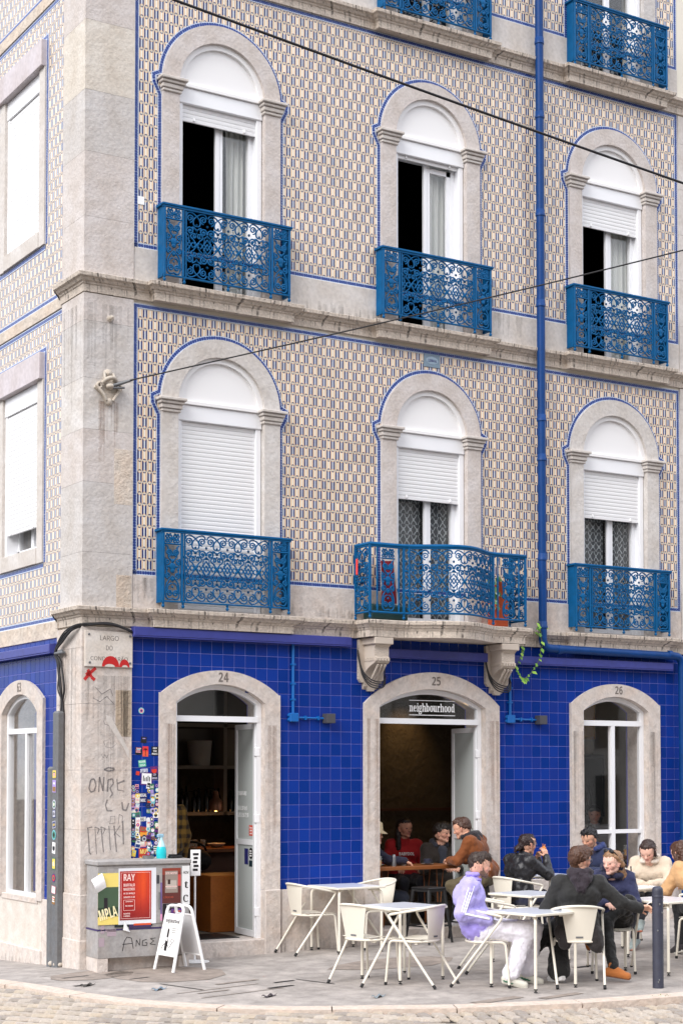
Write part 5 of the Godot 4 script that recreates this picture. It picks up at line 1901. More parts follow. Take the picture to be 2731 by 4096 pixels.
	tag(obj("red_stick", mb, mat("red_plastic", c8(214, 40, 34), 0.5)), "short red stick poking out left of the bowed balcony", "stick")

func sticker(mb: Mb, round_: bool, hx: float, hy: float, solid := true):
	var pal := [c8(232, 232, 232), c8(24, 26, 34), c8(238, 236, 220), c8(220, 60, 40), c8(60, 120, 90), c8(120, 190, 200), c8(170, 150, 210), c8(240, 210, 90), c8(230, 160, 170), c8(90, 40, 120), c8(40, 60, 120), c8(150, 110, 60), c8(200, 200, 214), c8(245, 245, 245), c8(30, 30, 30)]
	var a: Color = pal[rng.randi() % pal.size()].srgb_to_linear()
	var b: Color = pal[rng.randi() % pal.size()].srgb_to_linear()
	var d: Color = pal[rng.randi() % pal.size()].srgb_to_linear()
	var X0 := mb.X
	mb.X = X0 * Transform3D(Basis(Vector3(0, 0, 1), (rng.randf() - 0.5) * 0.35), Vector3.ZERO)
	mb.col = a
	var disc := func(r, z):
		var p := PackedVector2Array()
		for i in 16: p.append(Vector2(cos(TAU * i / 16) * r, sin(TAU * i / 16) * r))
		mb.prism(p, 0.0, z)
	if round_:
		disc.call(hx, 0.001)
		mb.col = b; disc.call(hx * 0.72, 0.0016)
		mb.col = d; disc.call(hx * 0.4, 0.0022)
	else:
		mb.bx(-hx, hx, -hy, hy, 0.0, 0.001)
		mb.col = b
		var kind := rng.randi() % 4
		if kind == 0:
			for i in 3: mb.bx(-hx * 0.8, hx * (0.3 + 0.5 * rng.randf()), hy * (0.55 - i * 0.5), hy * (0.85 - i * 0.5), 0.0, 0.0016)
		elif kind == 1: mb.bx(-hx * 0.82, hx * 0.82, -hy * 0.82, hy * 0.82, 0.0, 0.0016)
		elif kind == 2: disc.call(min(hx, hy) * 0.7, 0.0016)
		else: mb.bx(-hx * 0.85, hx * 0.85, -hy * 0.85, -hy * 0.1, 0.0, 0.0016)
		mb.col = d
		if kind == 1:
			for i in 5: mb.bx(-hx * 0.6 + i * hx * 0.26, -hx * 0.46 + i * hx * 0.26, -hy * 0.4, hy * (0.1 + 0.4 * rng.randf()), 0.0, 0.0022)
		else: mb.bx(-hx * 0.5, hx * 0.5, hy * 0.3, hy * 0.6, 0.0, 0.0022)
	mb.X = X0

func word_sticker(parent: Node, text: String, x: float, y: float, w: float, h: float, back: Color, fore: Color, turn := 0.0, font := "Droid Sans"):
	var mb := Mb.new()
	mb.X = Transform3D(Basis(Vector3(0, 0, 1), turn), Vector3(x, y, 0.0055))
	mb.col = back.srgb_to_linear()
	mb.bx(-w / 2, w / 2, -h / 2, h / 2, 0.0, 0.001)
	var s := obj("sticker", mb, M.print, parent)
	words(text, w * 0.84, h * 0.8, mb.X * Transform3D(Basis(), Vector3(0, 0, 0.0014)), mat("st_" + text, fore, 0.6), s, font, "sticker_writing", true, 0.001)

func sticker_wall():
	var p := thing("sticker_patch", "dense patch of colourful stickers on the blue tiles left of door 24", "stickers")
	word_sticker(p, "KNOW\nYOUR\nPRODUCT.", 0.838, 2.30, 0.085, 0.1, c8(20, 24, 30), c8(240, 240, 240))
	word_sticker(p, "SALSA", 0.71, 2.085, 0.085, 0.045, c8(214, 218, 236), c8(60, 70, 120), 0.06, "Droid Sans Mono")
	word_sticker(p, "REGAL\nMDC", 0.70, 1.795, 0.095, 0.11, c8(30, 36, 90), c8(244, 244, 244))
	word_sticker(p, "HAS I", 0.70, 1.565, 0.07, 0.045, c8(244, 244, 240), c8(24, 24, 24), 0.05)
	word_sticker(p, "MUY\nBIEN", 0.715, 1.175, 0.125, 0.16, c8(200, 66, 40), c8(250, 226, 130))
	word_sticker(p, "WHO THE", 0.70, 1.10, 0.25, 0.04, c8(240, 240, 236), c8(24, 24, 28))
	word_sticker(p, "NUMB\nVEGA", 0.688, 2.165, 0.09, 0.075, c8(86, 176, 150), c8(226, 244, 236), 0.12)
	word_sticker(p, "CITY\nSAFARI", 0.835, 2.025, 0.07, 0.075, c8(20, 22, 40), c8(206, 200, 226))
	word_sticker(p, "METER", 0.775, 1.65, 0.075, 0.04, c8(26, 28, 32), c8(200, 206, 210))
	var mb := Mb.new()
	mb.X = Transform3D(Basis(), Vector3(0.725, 2.295, 0.0055))
	mb.col = c8(232, 90, 60).srgb_to_linear(); mb.bx(-0.034, 0.034, -0.055, 0.0, 0.0, 0.001)
	mb.col = c8(222, 50, 56).srgb_to_linear(); mb.bx(-0.034, 0.034, 0.0, 0.055, 0.0, 0.001)
	mb.col = c8(40, 16, 16).srgb_to_linear(); mb.bx(-0.003, 0.003, -0.05, 0.02, 0.0, 0.0018)
	for i in 5:
		var t := PI * i / 4
		mb.bx(min(0.0, cos(t) * 0.022) - 0.002, max(0.0, cos(t) * 0.022) + 0.002, 0.018, 0.022 + sin(t) * 0.012, 0.0, 0.0018)
	obj("sticker", mb, M.print, p)
	mb = Mb.new()
	mb.X = Transform3D(Basis(), Vector3(0.715, 1.355, 0.0055))
	mb.col = c8(240, 160, 50).srgb_to_linear(); mb.bx(-0.05, 0.05, -0.075, 0.075, 0.0, 0.001)
	mb.col = c8(50, 54, 64).srgb_to_linear(); mb.bx(-0.045, 0.045, -0.03, 0.025, 0.0, 0.0016); mb.bx(-0.018, 0.018, 0.025, 0.04, 0.0, 0.0016)
	for a in [[0.026, 0.0022, c8(210, 210, 216)], [0.016, 0.0026, c8(70, 74, 90)]]:
		mb.col = a[2].srgb_to_linear()
		var q := PackedVector2Array()
		for i in 14: q.append(Vector2(cos(TAU * i / 14) * a[0], sin(TAU * i / 14) * a[0] - 0.004))
		mb.prism(q, 0.0, a[1])
	obj("sticker", mb, M.print, p)
	mb = Mb.new()
	mb.X = Transform3D(Basis(), Vector3(0.838, 1.625, 0.0055))
	mb.col = c8(246, 206, 50).srgb_to_linear()
	var q := PackedVector2Array()
	for i in 14: q.append(Vector2(cos(TAU * i / 14) * 0.027, sin(TAU * i / 14) * 0.027))
	mb.prism(q, 0.0, 0.001)
	mb.col = c8(30, 26, 20).srgb_to_linear()
	for sd in [-1, 1]: mb.bx(sd * 0.009 - 0.003, sd * 0.009 + 0.003, 0.003, 0.014, 0.0, 0.0016)
	obj("sticker", mb, M.print, p)
	for a in [[0.675, 2.735, 0.035, true], [0.705, 2.42, 0.034, false], [0.645, 2.30, 0.04, false], [0.635, 2.06, 0.025, false], [0.74, 2.0, 0.07, false], [0.83, 2.09, 0.045, false]]:
		mb = Mb.new(); mb.X = Transform3D(Basis(), Vector3(a[0], a[1], 0.0055))
		sticker(mb, a[3], a[2], a[2] * 0.75 if a[3] else a[2])
		obj("sticker", mb, M.print, p)
	# the dense lower part
	var y := 1.92
	while y > 1.11:
		for x in [0.584, 0.632, 0.768, 0.812, 0.858]:
			if rng.randf() < 0.06: continue
			if y < 1.24 and x > 0.6 and x < 0.75: continue
			mb = Mb.new()
			mb.X = Transform3D(Basis(), Vector3(x + (rng.randf() - 0.5) * 0.02, y + (rng.randf() - 0.5) * 0.02, 0.0055 + rng.randf() * 0.0008))
			var s := 0.021 + rng.randf() * 0.012
			sticker(mb, rng.randf() < 0.55, s, s * (0.8 + 0.7 * rng.randf()))
			obj("sticker", mb, M.print, p)
		for x in [0.70]:
			if y < 1.48 and y > 1.42 or y > 1.28 and y < 1.34:
				mb = Mb.new(); mb.X = Transform3D(Basis(), Vector3(x, y, 0.0055))
				sticker(mb, false, 0.035, 0.03)
				obj("sticker", mb, M.print, p)
		y -= 0.052
	p = thing("sticker_patch", "few small stickers on the blue tiles of the side face beside the conduits", "stickers")
	for a in [[-0.80, 1.83], [-0.88, 1.70], [-0.78, 1.66], [-0.9, 1.48], [-0.78, 1.5], [-0.87, 1.30], [-0.77, 1.31], [-0.88, 1.12], [-0.78, 1.12], [-0.9, 0.95], [-0.76, 0.98]]:
		mb = Mb.new(); mb.X = FL * Transform3D(Basis(), Vector3(a[0], a[1], 0.0055))
		sticker(mb, rng.randf() < 0.3, 0.035, 0.045)
		obj("sticker", mb, M.print, p)

func stroke(mb: Mb, pts: Array, w: float, z: float):
	# a flat ribbon of paint on the wall
	for i in pts.size() - 1:
		var a: Vector2 = pts[i]
		var b: Vector2 = pts[i + 1]
		var n := Vector2(a.y - b.y, b.x - a.x).normalized() * w / 2
		mb.quad(Vector3(a.x - n.x, a.y - n.y, z), Vector3(b.x - n.x, b.y - n.y, z), Vector3(b.x + n.x, b.y + n.y, z), Vector3(a.x + n.x, a.y + n.y, z))

func graffiti():
	var g := thing("graffiti", "grey scribbled graffiti on the weathered corner pilaster", "graffiti")
	var L := func(t, w, z):
		for s in t:
			var mb := Mb.new()
			var q := []
			for i in range(0, s.size(), 2): q.append(Vector2(s[i], s[i + 1]))
			stroke(mb, q, w * (0.7 + 0.9 * rng.randf()), z)
			obj("paint_stroke", mb, M.pencil, g)
	# long dripping letters low on the block, then the looser tags above it
	L.call([[0.04, 1.48, 0.10, 1.49], [0.05, 1.48, 0.07, 1.22, 0.09, 1.2], [0.13, 1.49, 0.15, 1.2], [0.13, 1.49, 0.18, 1.47, 0.16, 1.42], [0.2, 1.49, 0.23, 1.22], [0.2, 1.49, 0.25, 1.47, 0.22, 1.41], [0.29, 1.5, 0.31, 1.24], [0.35, 1.5, 0.38, 1.22], [0.35, 1.4, 0.42, 1.5], [0.37, 1.42, 0.42, 1.38], [0.45, 1.55, 0.46, 1.3]], 0.010, 0.0325)
	L.call([[0.06, 1.9, 0.08, 1.99, 0.12, 2.0, 0.14, 1.93, 0.12, 1.87, 0.08, 1.86, 0.06, 1.9], [0.17, 1.86, 0.18, 2.02, 0.22, 1.87, 0.23, 2.02], [0.27, 1.86, 0.28, 1.99, 0.33, 2.0, 0.34, 1.95, 0.30, 1.9, 0.33, 1.84, 0.30, 1.80], [0.38, 2.0, 0.39, 1.88, 0.46, 1.87], [0.39, 1.95, 0.47, 1.98], [0.27, 1.78, 0.25, 1.72, 0.27, 1.66, 0.33, 1.66], [0.44, 1.75, 0.45, 1.67, 0.49, 1.66, 0.52, 1.74], [0.23, 2.10, 0.28, 2.08, 0.34, 2.09, 0.35, 2.11, 0.28, 2.12, 0.23, 2.10]], 0.012, 0.0325)
	L.call([[0.22, 2.62, 0.24, 2.58, 0.28, 2.57, 0.31, 2.6], [0.34, 2.6, 0.38, 2.57, 0.42, 2.6], [0.29, 2.6, 0.29, 2.42], [0.22, 2.4, 0.25, 2.34, 0.32, 2.33, 0.38, 2.38], [0.2, 2.26, 0.22, 2.22, 0.24, 2.26, 0.26, 2.22, 0.28, 2.26], [0.12, 2.98, 0.2, 2.9, 0.3, 2.96, 0.33, 2.88], [0.1, 2.86, 0.18, 2.82, 0.26, 2.88, 0.34, 2.80], [0.3, 1.52, 0.31, 1.6, 0.36, 1.6, 0.36, 1.53, 0.3, 1.52], [0.4, 1.52, 0.41, 1.62, 0.45, 1.6, 0.44, 1.53]], 0.005, 0.0325)
	var mb := Mb.new()
	for s in [[0.0, 3.05, 0.06, 3.12, 0.13, 3.18], [0.04, 3.16, 0.08, 3.08, 0.12, 3.05], [0.02, 3.10, 0.05, 3.13]]:
		var q := []
		for i in range(0, s.size(), 2): q.append(Vector2(s[i], s[i + 1]))
		stroke(mb, q, 0.035, 0.0328)
	obj("red_splash", mb, M.red_paint, g)
	mb = Mb.new()
	mb.prism(PackedVector2Array([Vector2(0.25, 2.68), Vector2(0.31, 2.66), Vector2(0.52, 2.30), Vector2(0.515, 2.22), Vector2(0.45, 2.34), Vector2(0.26, 2.6)]), 0.031, 0.0326)
	obj("cement_patch", mb, M.stone, g)

func leaf_face(mb: Mb, o: Vector3, d: Vector3, s: float):
	var side := d.cross(Vector3(0.1, 0.3, 1).normalized()).normalized() * s * 0.42
	var n := side.cross(d).normalized()
	var tip := o + d * s
	var m1 := o + d * s * 0.35 + side
	var m2 := o + d * s * 0.35 - side
	var c := o + d * s * 0.4 + n * s * 0.12
	mb.tri(o, m1, c, n, n, n); mb.tri(m1, tip, c, n, n, n); mb.tri(tip, m2, c, n, n, n); mb.tri(m2, o, c, n, n, n)

func vine():
	var t := thing("vine", "green vine hanging beside the rain pipe and right balcony bracket", "plant", Vector3(5.78, 3.85, 0.08))
	var stems := [[Vector3(0.22, -0.05, 0.0), Vector3(0.2, 0.1, 0.12), Vector3(0.26, -0.2, 0.1), Vector3(0.24, -0.4, 0.05), Vector3(0.12, -0.55, 0.05), Vector3(-0.04, -0.66, 0.06)], [Vector3(-0.02, -0.2, 0.05), Vector3(-0.06, -0.32, 0.1), Vector3(-0.12, -0.5, 0.05), Vector3(-0.05, -0.6, 0.05), Vector3(0.04, -0.62, 0.05)], [Vector3(0.22, -0.05, 0.0), Vector3(0.36, 0.06, 0.06)]]
	var mb := Mb.new()
	mb.col = c8(110, 120, 60).srgb_to_linear()
	for s in stems: mb.tube(s, 0.004, 5)
	obj("stem", mb, M.leaf, t)
	for s in stems:
		for i in range(1, s.size()):
			for k in 3:
				mb = Mb.new()
				mb.col = [c8(120, 170, 50), c8(90, 140, 40), c8(150, 190, 70)][k].srgb_to_linear()
				var o: Vector3 = s[i - 1].lerp(s[i], (k + 0.5) / 3.0)
				leaf_face(mb, o, Vector3(rng.randf() - 0.5, -0.3 - rng.randf() * 0.5, 0.2 + rng.randf() * 0.4).normalized(), 0.05 + rng.randf() * 0.035)
				obj("leaf", mb, M.leaf, t)

# ------------------------------------------------------------------ cafe furniture
func make_chair() -> Node3D:
	var t := thing("cafe_chair", "x", "chair", Vector3.ZERO, 0.0, "ivory metal cafe chairs on the pavement")
	var r := 0.0125
	var mb := Mb.new()
	mb.tube(round_path([Vector3(0.128, 0.63, -0.262), Vector3(0.165, 0.685, -0.265), Vector3(-0.15, 0.745, -0.245), Vector3(-0.265, 0.775, -0.12), Vector3(-0.285, 0.78, 0.0), Vector3(-0.265, 0.775, 0.12), Vector3(-0.15, 0.745, 0.245), Vector3(0.165, 0.685, 0.265), Vector3(0.128, 0.63, 0.262)], 0.09, 6), r, 10)
	obj("arm_rail", mb, M.ivory, t)
	for s in [-1, 1]:
		mb = Mb.new()
		mb.tube([Vector3(0.13, 0.632, 0.262 * s), Vector3(-0.33, 0.02, 0.225 * s)], r, 10)
		var l := obj("leg", mb, M.ivory, t)
		mb = Mb.new()
		mb.tube([Vector3(-0.322, 0.03, 0.2255 * s), Vector3(-0.344, 0.0, 0.2245 * s)], 0.0155, 10)
		obj("foot_cap", mb, M.rubber, l)
		mb = Mb.new()
		mb.tube(round_path([Vector3(0.08, 0.432, 0.205 * s), Vector3(0.185, 0.432, 0.2 * s), Vector3(0.222, 0.02, 0.215 * s)], 0.08, 6), r, 10)
		l = obj("leg", mb, M.ivory, t)
		mb = Mb.new()
		mb.tube([Vector3(0.2215, 0.028, 0.215 * s), Vector3(0.2235, 0.0, 0.2155 * s)], 0.0155, 10)
		obj("foot_cap", mb, M.rubber, l)
	mb = Mb.new()
	mb.tube(round_path([Vector3(0.1, 0.432, -0.205), Vector3(-0.12, 0.432, -0.205), Vector3(-0.2, 0.432, -0.1), Vector3(-0.215, 0.432, 0), Vector3(-0.2, 0.432, 0.1), Vector3(-0.12, 0.432, 0.205), Vector3(0.1, 0.432, 0.205)], 0.08, 5), r, 10)
	for s in [-1, 1]: mb.bx(-0.12, -0.09, 0.405, 0.425, 0.17 * s - 0.02, 0.17 * s + 0.02)
	obj("seat_frame", mb, M.ivory, t)
	mb = Mb.new()
	mb.sheet(func(i, j): return Vector3(lerp(0.205, -0.17, j), 0.442 + 0.012 * pow(abs(i - 0.5) * 2, 2) - 0.018 * pow(max(0.0, 1.0 - j * 3.0), 2) + 0.004, lerp(-0.19, 0.19, i)), 8, 8, 0.004)
	obj("seat", mb, M.ivory_plate, t)
	mb = Mb.new()
	mb.sheet(func(i, j):
		var hw: float = lerp(0.115, 0.175, j)
		var z: float = lerp(hw, -hw, i)
		var bow: float = 0.09 * pow(z / 0.175, 2) * lerp(0.5, 1.0, j)
		return Vector3(lerp(-0.205, -0.272, j) + bow * 0.55, lerp(0.435, 0.772, j) - 0.006 * pow(z / 0.175, 2), z), 10, 6, 0.004)
	var b := obj("backrest", mb, M.ivory_plate, t)
	mb = Mb.new()
	mb.bx(-0.219, -0.2155, 0.468, 0.484, -0.035, 0.035)
	obj("maker_plate", mb, M.zinc, b)
	return t

func make_table() -> Node3D:
	var t := thing("cafe_table", "x", "table", Vector3.ZERO, 0.0, "square ivory metal cafe tables")
	var h := 0.32
	var mb := Mb.new()
	mb.bx(-h, h, 0.712, 0.735, -h, h, 0.004)
	var tp := obj("tabletop", mb, M.ivory, t)
	mb = Mb.new()
	mb.bx(-h + 0.018, h - 0.018, 0.7352, 0.737, -h + 0.018, h - 0.018)
	obj("top_panel", mb, M.table_top, tp)
	for sx in [-1, 1]:
		for sz in [-1, 1]:
			mb = Mb.new()
			var c := h - 0.035
			mb.tube(round_path([Vector3(sx * (c - 0.11), 0.697, sz * (c - 0.11)), Vector3(sx * c, 0.697, sz * c), Vector3(sx * c, 0.02, sz * c)], 0.07, 6), 0.0155, 10)
			var l := obj("leg", mb, M.ivory, t)
			mb = Mb.new()
			mb.lathe([Vector2(0.018, 0.0), Vector2(0.018, 0.008), Vector2(0.008, 0.01), Vector2(0.008, 0.022), Vector2(0.0175, 0.022), Vector2(0.0175, 0.035)], Vector3(sx * c, 0, sz * c), 10)
			obj("foot_cap", mb, M.rubber, l)
	return t

func stool(at: Vector3, turn: float, label: String):
	var t := thing("metal_stool", label, "stool", at, turn, "black metal bar stools")
	var mb := Mb.new()
	mb.bx(-0.15, 0.15, 0.625, 0.65, -0.15, 0.15, 0.012)
	mb.bx(-0.14, 0.14, 0.6, 0.625, -0.14, 0.14)
	obj("seat", mb, M.black, t)
	for sx in [-1, 1]:
		for sz in [-1, 1]:
			mb = Mb.new()
			mb.tube([Vector3(sx * 0.125, 0.62, sz * 0.125), Vector3(sx * 0.195, 0.0, sz * 0.195)], [0.028, 0.014], 5)
			obj("leg", mb, M.black, t)
	mb = Mb.new()
	for k in 4:
		var a := k * PI / 2 + PI / 4
		var b := a + PI / 2
		mb.tube([Vector3(cos(a) * 0.25, 0.2, sin(a) * 0.25), Vector3(cos(b) * 0.25, 0.2, sin(b) * 0.25)], 0.009, 6)
		mb.tube([Vector3(cos(a) * 0.2, 0.46, sin(a) * 0.2), Vector3(cos(b) * 0.2, 0.46, sin(b) * 0.2)], 0.007, 6)
	obj("foot_ring", mb, M.black, t)
	return t

func tumbler(at: Vector3, r: float, h: float, fill: float, drink: Color, label: String, straw := Color(1, 1, 1), straws := 1):
	var t := thing("drinking_glass", label, "glass", at)
	var mb := Mb.new()
	mb.lathe([Vector2(0, 0), Vector2(r * 0.85, 0), Vector2(r, h), Vector2(r * 0.94, h), Vector2(r * 0.8, 0.008), Vector2(0, 0.008)], Vector3.ZERO, 16)
	obj("glass", mb, mat("tumbler", Color(0.92, 0.95, 0.95), 0.03, {"alpha": 0.16}), t)
	mb = Mb.new()
	var rf := r * (0.8 + 0.14 * fill)
	mb.lathe([Vector2(0, 0.009), Vector2(r * 0.78, 0.009), Vector2(rf * 0.98, h * fill), Vector2(0, h * fill)], Vector3.ZERO, 16)
	obj("drink", mb, mat("drink_%d" % int(drink.h * 1000), drink, 0.3), t)
	for k in straws:
		mb = Mb.new()
		mb.tube([Vector3(0.01 * k, 0.012, 0), Vector3(-0.012 - 0.03 * k, h * 1.4, 0.01 + 0.02 * k)], 0.004, 6)
		obj("straw", mb, mat("straw_%d" % int(straw.v * 100), straw, 0.5), t)

func bottle(at: Vector3, r: float, h: float, m: Material, label: String, group: String):
	var mb := Mb.new()
	mb.lathe([Vector2(0, 0), Vector2(r, 0), Vector2(r, h * 0.58), Vector2(r * 0.42, h * 0.74), Vector2(r * 0.36, h * 0.97), Vector2(0, h)], Vector3.ZERO, 12)
	var o := obj("bottle", mb, m)
	o.position = at
	tag(o, label, "bottle", group)

func build_furniture():
	var t0 := make_table()
	var tabs := [[3.05, 0.38, 0.03, "empty square table against the wall under the blue tiles"], [2.365, 2.535, 0.14, "empty square table at the front between two empty chairs"], [3.10, 3.70, 0.17, "square table before the man in the lavender jacket"], [4.17, 2.30, 0.14, "empty square table behind the lavender jacket man's lap"], [5.47, 2.33, 0.14, "square table with the pink drink"], [4.89, 3.60, 0.12, "square table behind the dark bollard"], [5.75, 0.74, 0.0, "square table by the wall in front of the woman in leather"]]
	for i in tabs.size():
		var a: Array = tabs[i]
		if i == 0:
			t0.position = on_ground(a[0], a[1]); t0.rotation.y = a[2]; t0.set_meta("label", a[3])
		else: copy(t0, "cafe_table", a[3], on_ground(a[0], a[1]), a[2])
	var c0 := make_chair()
	var chairs := [[2.65, 0.28, 0.0, "empty ivory chair left of the table against the wall"], [3.42, 0.32, PI, "empty ivory chair right of the table against the wall"], [1.985, 2.50, 0.25, "leftmost empty ivory chair at the front with its back to the left"], [2.30, 2.88, 2.0, "empty ivory chair pushed in at the near side of the front table"],
		[2.84, 3.32, -0.72, "ivory chair under the man in the lavender jacket"], [3.57, 3.79, 0.985, "ivory chair under the man in the black coat, back to the viewer"], [5.0, 1.0, 0.05, "ivory chair under the woman in the leather jacket"], [3.45, 2.62, -0.45, "empty ivory chair half hidden behind the lavender jacket man"],
		[4.42, 3.32, -2.21, "ivory chair under the blonde woman in the navy jacket"], [5.42, 4.0, PI, "empty ivory chair at the right edge beside the bollard"], [6.5, 0.78, PI, "ivory chair under the curly-haired man in the navy hood"], [6.28, 1.98, -2.4, "ivory chair under the woman in the cream coat"], [5.90, 3.12, 1.9, "ivory chair under the woman in the camel coat"]]
	for i in chairs.size():
		var a: Array = chairs[i]
		if i == 0:
			c0.position = on_ground(a[0], a[1]); c0.rotation.y = a[2]; c0.set_meta("label", a[3])
		else: copy(c0, "cafe_chair", a[3], on_ground(a[0], a[1]), a[2])
	stool(on_ground(4.22, 0.32), 0.2, "empty black metal stool before the counter of 25")
	stool(on_ground(4.86, 0.30), 0.1, "black metal stool under the man in the brown jacket")
	stool(Vector3(8.35, 0.2, -0.75), 0.1, "black metal stool behind the right pane of window 26")
	# things on tables
	var g := func(x, z, h): return Vector3(x, ground(x, z) + h, z)
	tumbler(g.call(5.55, 2.35, 0.737), 0.045, 0.16, 0.42, c8(150, 60, 90), "tall glass of pink smoothie with dark straws on the table", c8(30, 26, 40), 2)
	tumbler(Vector3(3.93, 0.95, -0.30), 0.04, 0.12, 0.55, c8(250, 186, 20), "glass of orange juice with a white straw on the counter", c8(250, 250, 250))
	tumbler(Vector3(8.1, 0.95, -0.62), 0.045, 0.15, 0.6, c8(250, 180, 20), "glass of orange juice behind the window pane of 26", c8(250, 200, 60), 0)
	tumbler(g.call(5.62, 0.62, 0.737), 0.03, 0.09, 0.3, c8(200, 170, 90), "small jar on the table by the wall", c8(240, 240, 230), 0)
	var mb := Mb.new()
	mb.bx(-0.1, 0.1, 0, 0.004, -0.07, 0.07)
	var o := obj("paper_menu", mb, M.sign_white)
	o.position = g.call(5.66, 2.5, 0.7375)
	tag(o, "white paper lying beside the pink drink", "paper")
	# on the counter: plate, bowl, sugar dispenser, cup and saucer
	mb = Mb.new()
	mb.lathe([Vector2(0, 0), Vector2(0.07, 0.002), Vector2(0.115, 0.014), Vector2(0.11, 0.018), Vector2(0.0, 0.006)], Vector3(3.97, 0.95, -0.42), 20)
	tag(obj("plate", mb, mat("crockery", c8(190, 190, 188), 0.3)), "pale plate beside the orange juice on the counter", "plate")
	mb = Mb.new()
	mb.lathe([Vector2(0, 0), Vector2(0.035, 0), Vector2(0.062, 0.055), Vector2(0.056, 0.055), Vector2(0.03, 0.01), Vector2(0, 0.01)], Vector3(4.27, 0.951, -0.28), 18)
	tag(obj("bowl", mb, M.crockery), "small white bowl of chips on the counter", "bowl")
	mb = Mb.new()
	for i in 9: mb.box(Vector3(4.27 + (rng.randf() - 0.5) * 0.08, 1.01 + rng.randf() * 0.02, -0.28 + (rng.randf() - 0.5) * 0.08), Vector3(0.06, 0.01, 0.012), 0.002)
	tag(obj("chips", mb, mat("chips", c8(206, 130, 60), 0.8)), "orange sweet potato chips heaped in the white bowl", "food")
	mb = Mb.new()
	mb.lathe([Vector2(0, 0), Vector2(0.032, 0), Vector2(0.026, 0.11), Vector2(0.018, 0.135), Vector2(0, 0.14)], Vector3(4.11, 0.951, -0.25), 10)
	tag(obj("sugar_dispenser", mb, M.steel), "steel dispenser beside the hand on the counter", "dispenser")
	var cup := thing("coffee_cup", "dark blue coffee cup on a white saucer on the counter", "cup", Vector3(4.62, 0.951, -0.28))
	mb = Mb.new(); mb.lathe([Vector2(0, 0), Vector2(0.05, 0.003), Vector2(0.078, 0.014), Vector2(0, 0.008)], Vector3.ZERO, 20)
	obj("saucer", mb, M.crockery, cup)
	mb = Mb.new()
	mb.lathe([Vector2(0, 0.01), Vector2(0.028, 0.01), Vector2(0.044, 0.03), Vector2(0.047, 0.068), Vector2(0.042, 0.068), Vector2(0.036, 0.03), Vector2(0, 0.02)], Vector3.ZERO, 18)
	mb.tube([Vector3(0.045, 0.055, 0), Vector3(0.07, 0.05, 0), Vector3(0.07, 0.03, 0), Vector3(0.042, 0.025, 0)], 0.005, 6)
	obj("cup", mb, mat("cup_blue", c8(52, 58, 78), 0.4), cup)
	build_cafe()

func nth(i: int) -> String:
	return ["first", "second", "third", "fourth", "fifth", "sixth", "seventh", "eighth", "ninth", "tenth", "eleventh", "twelfth"][i]

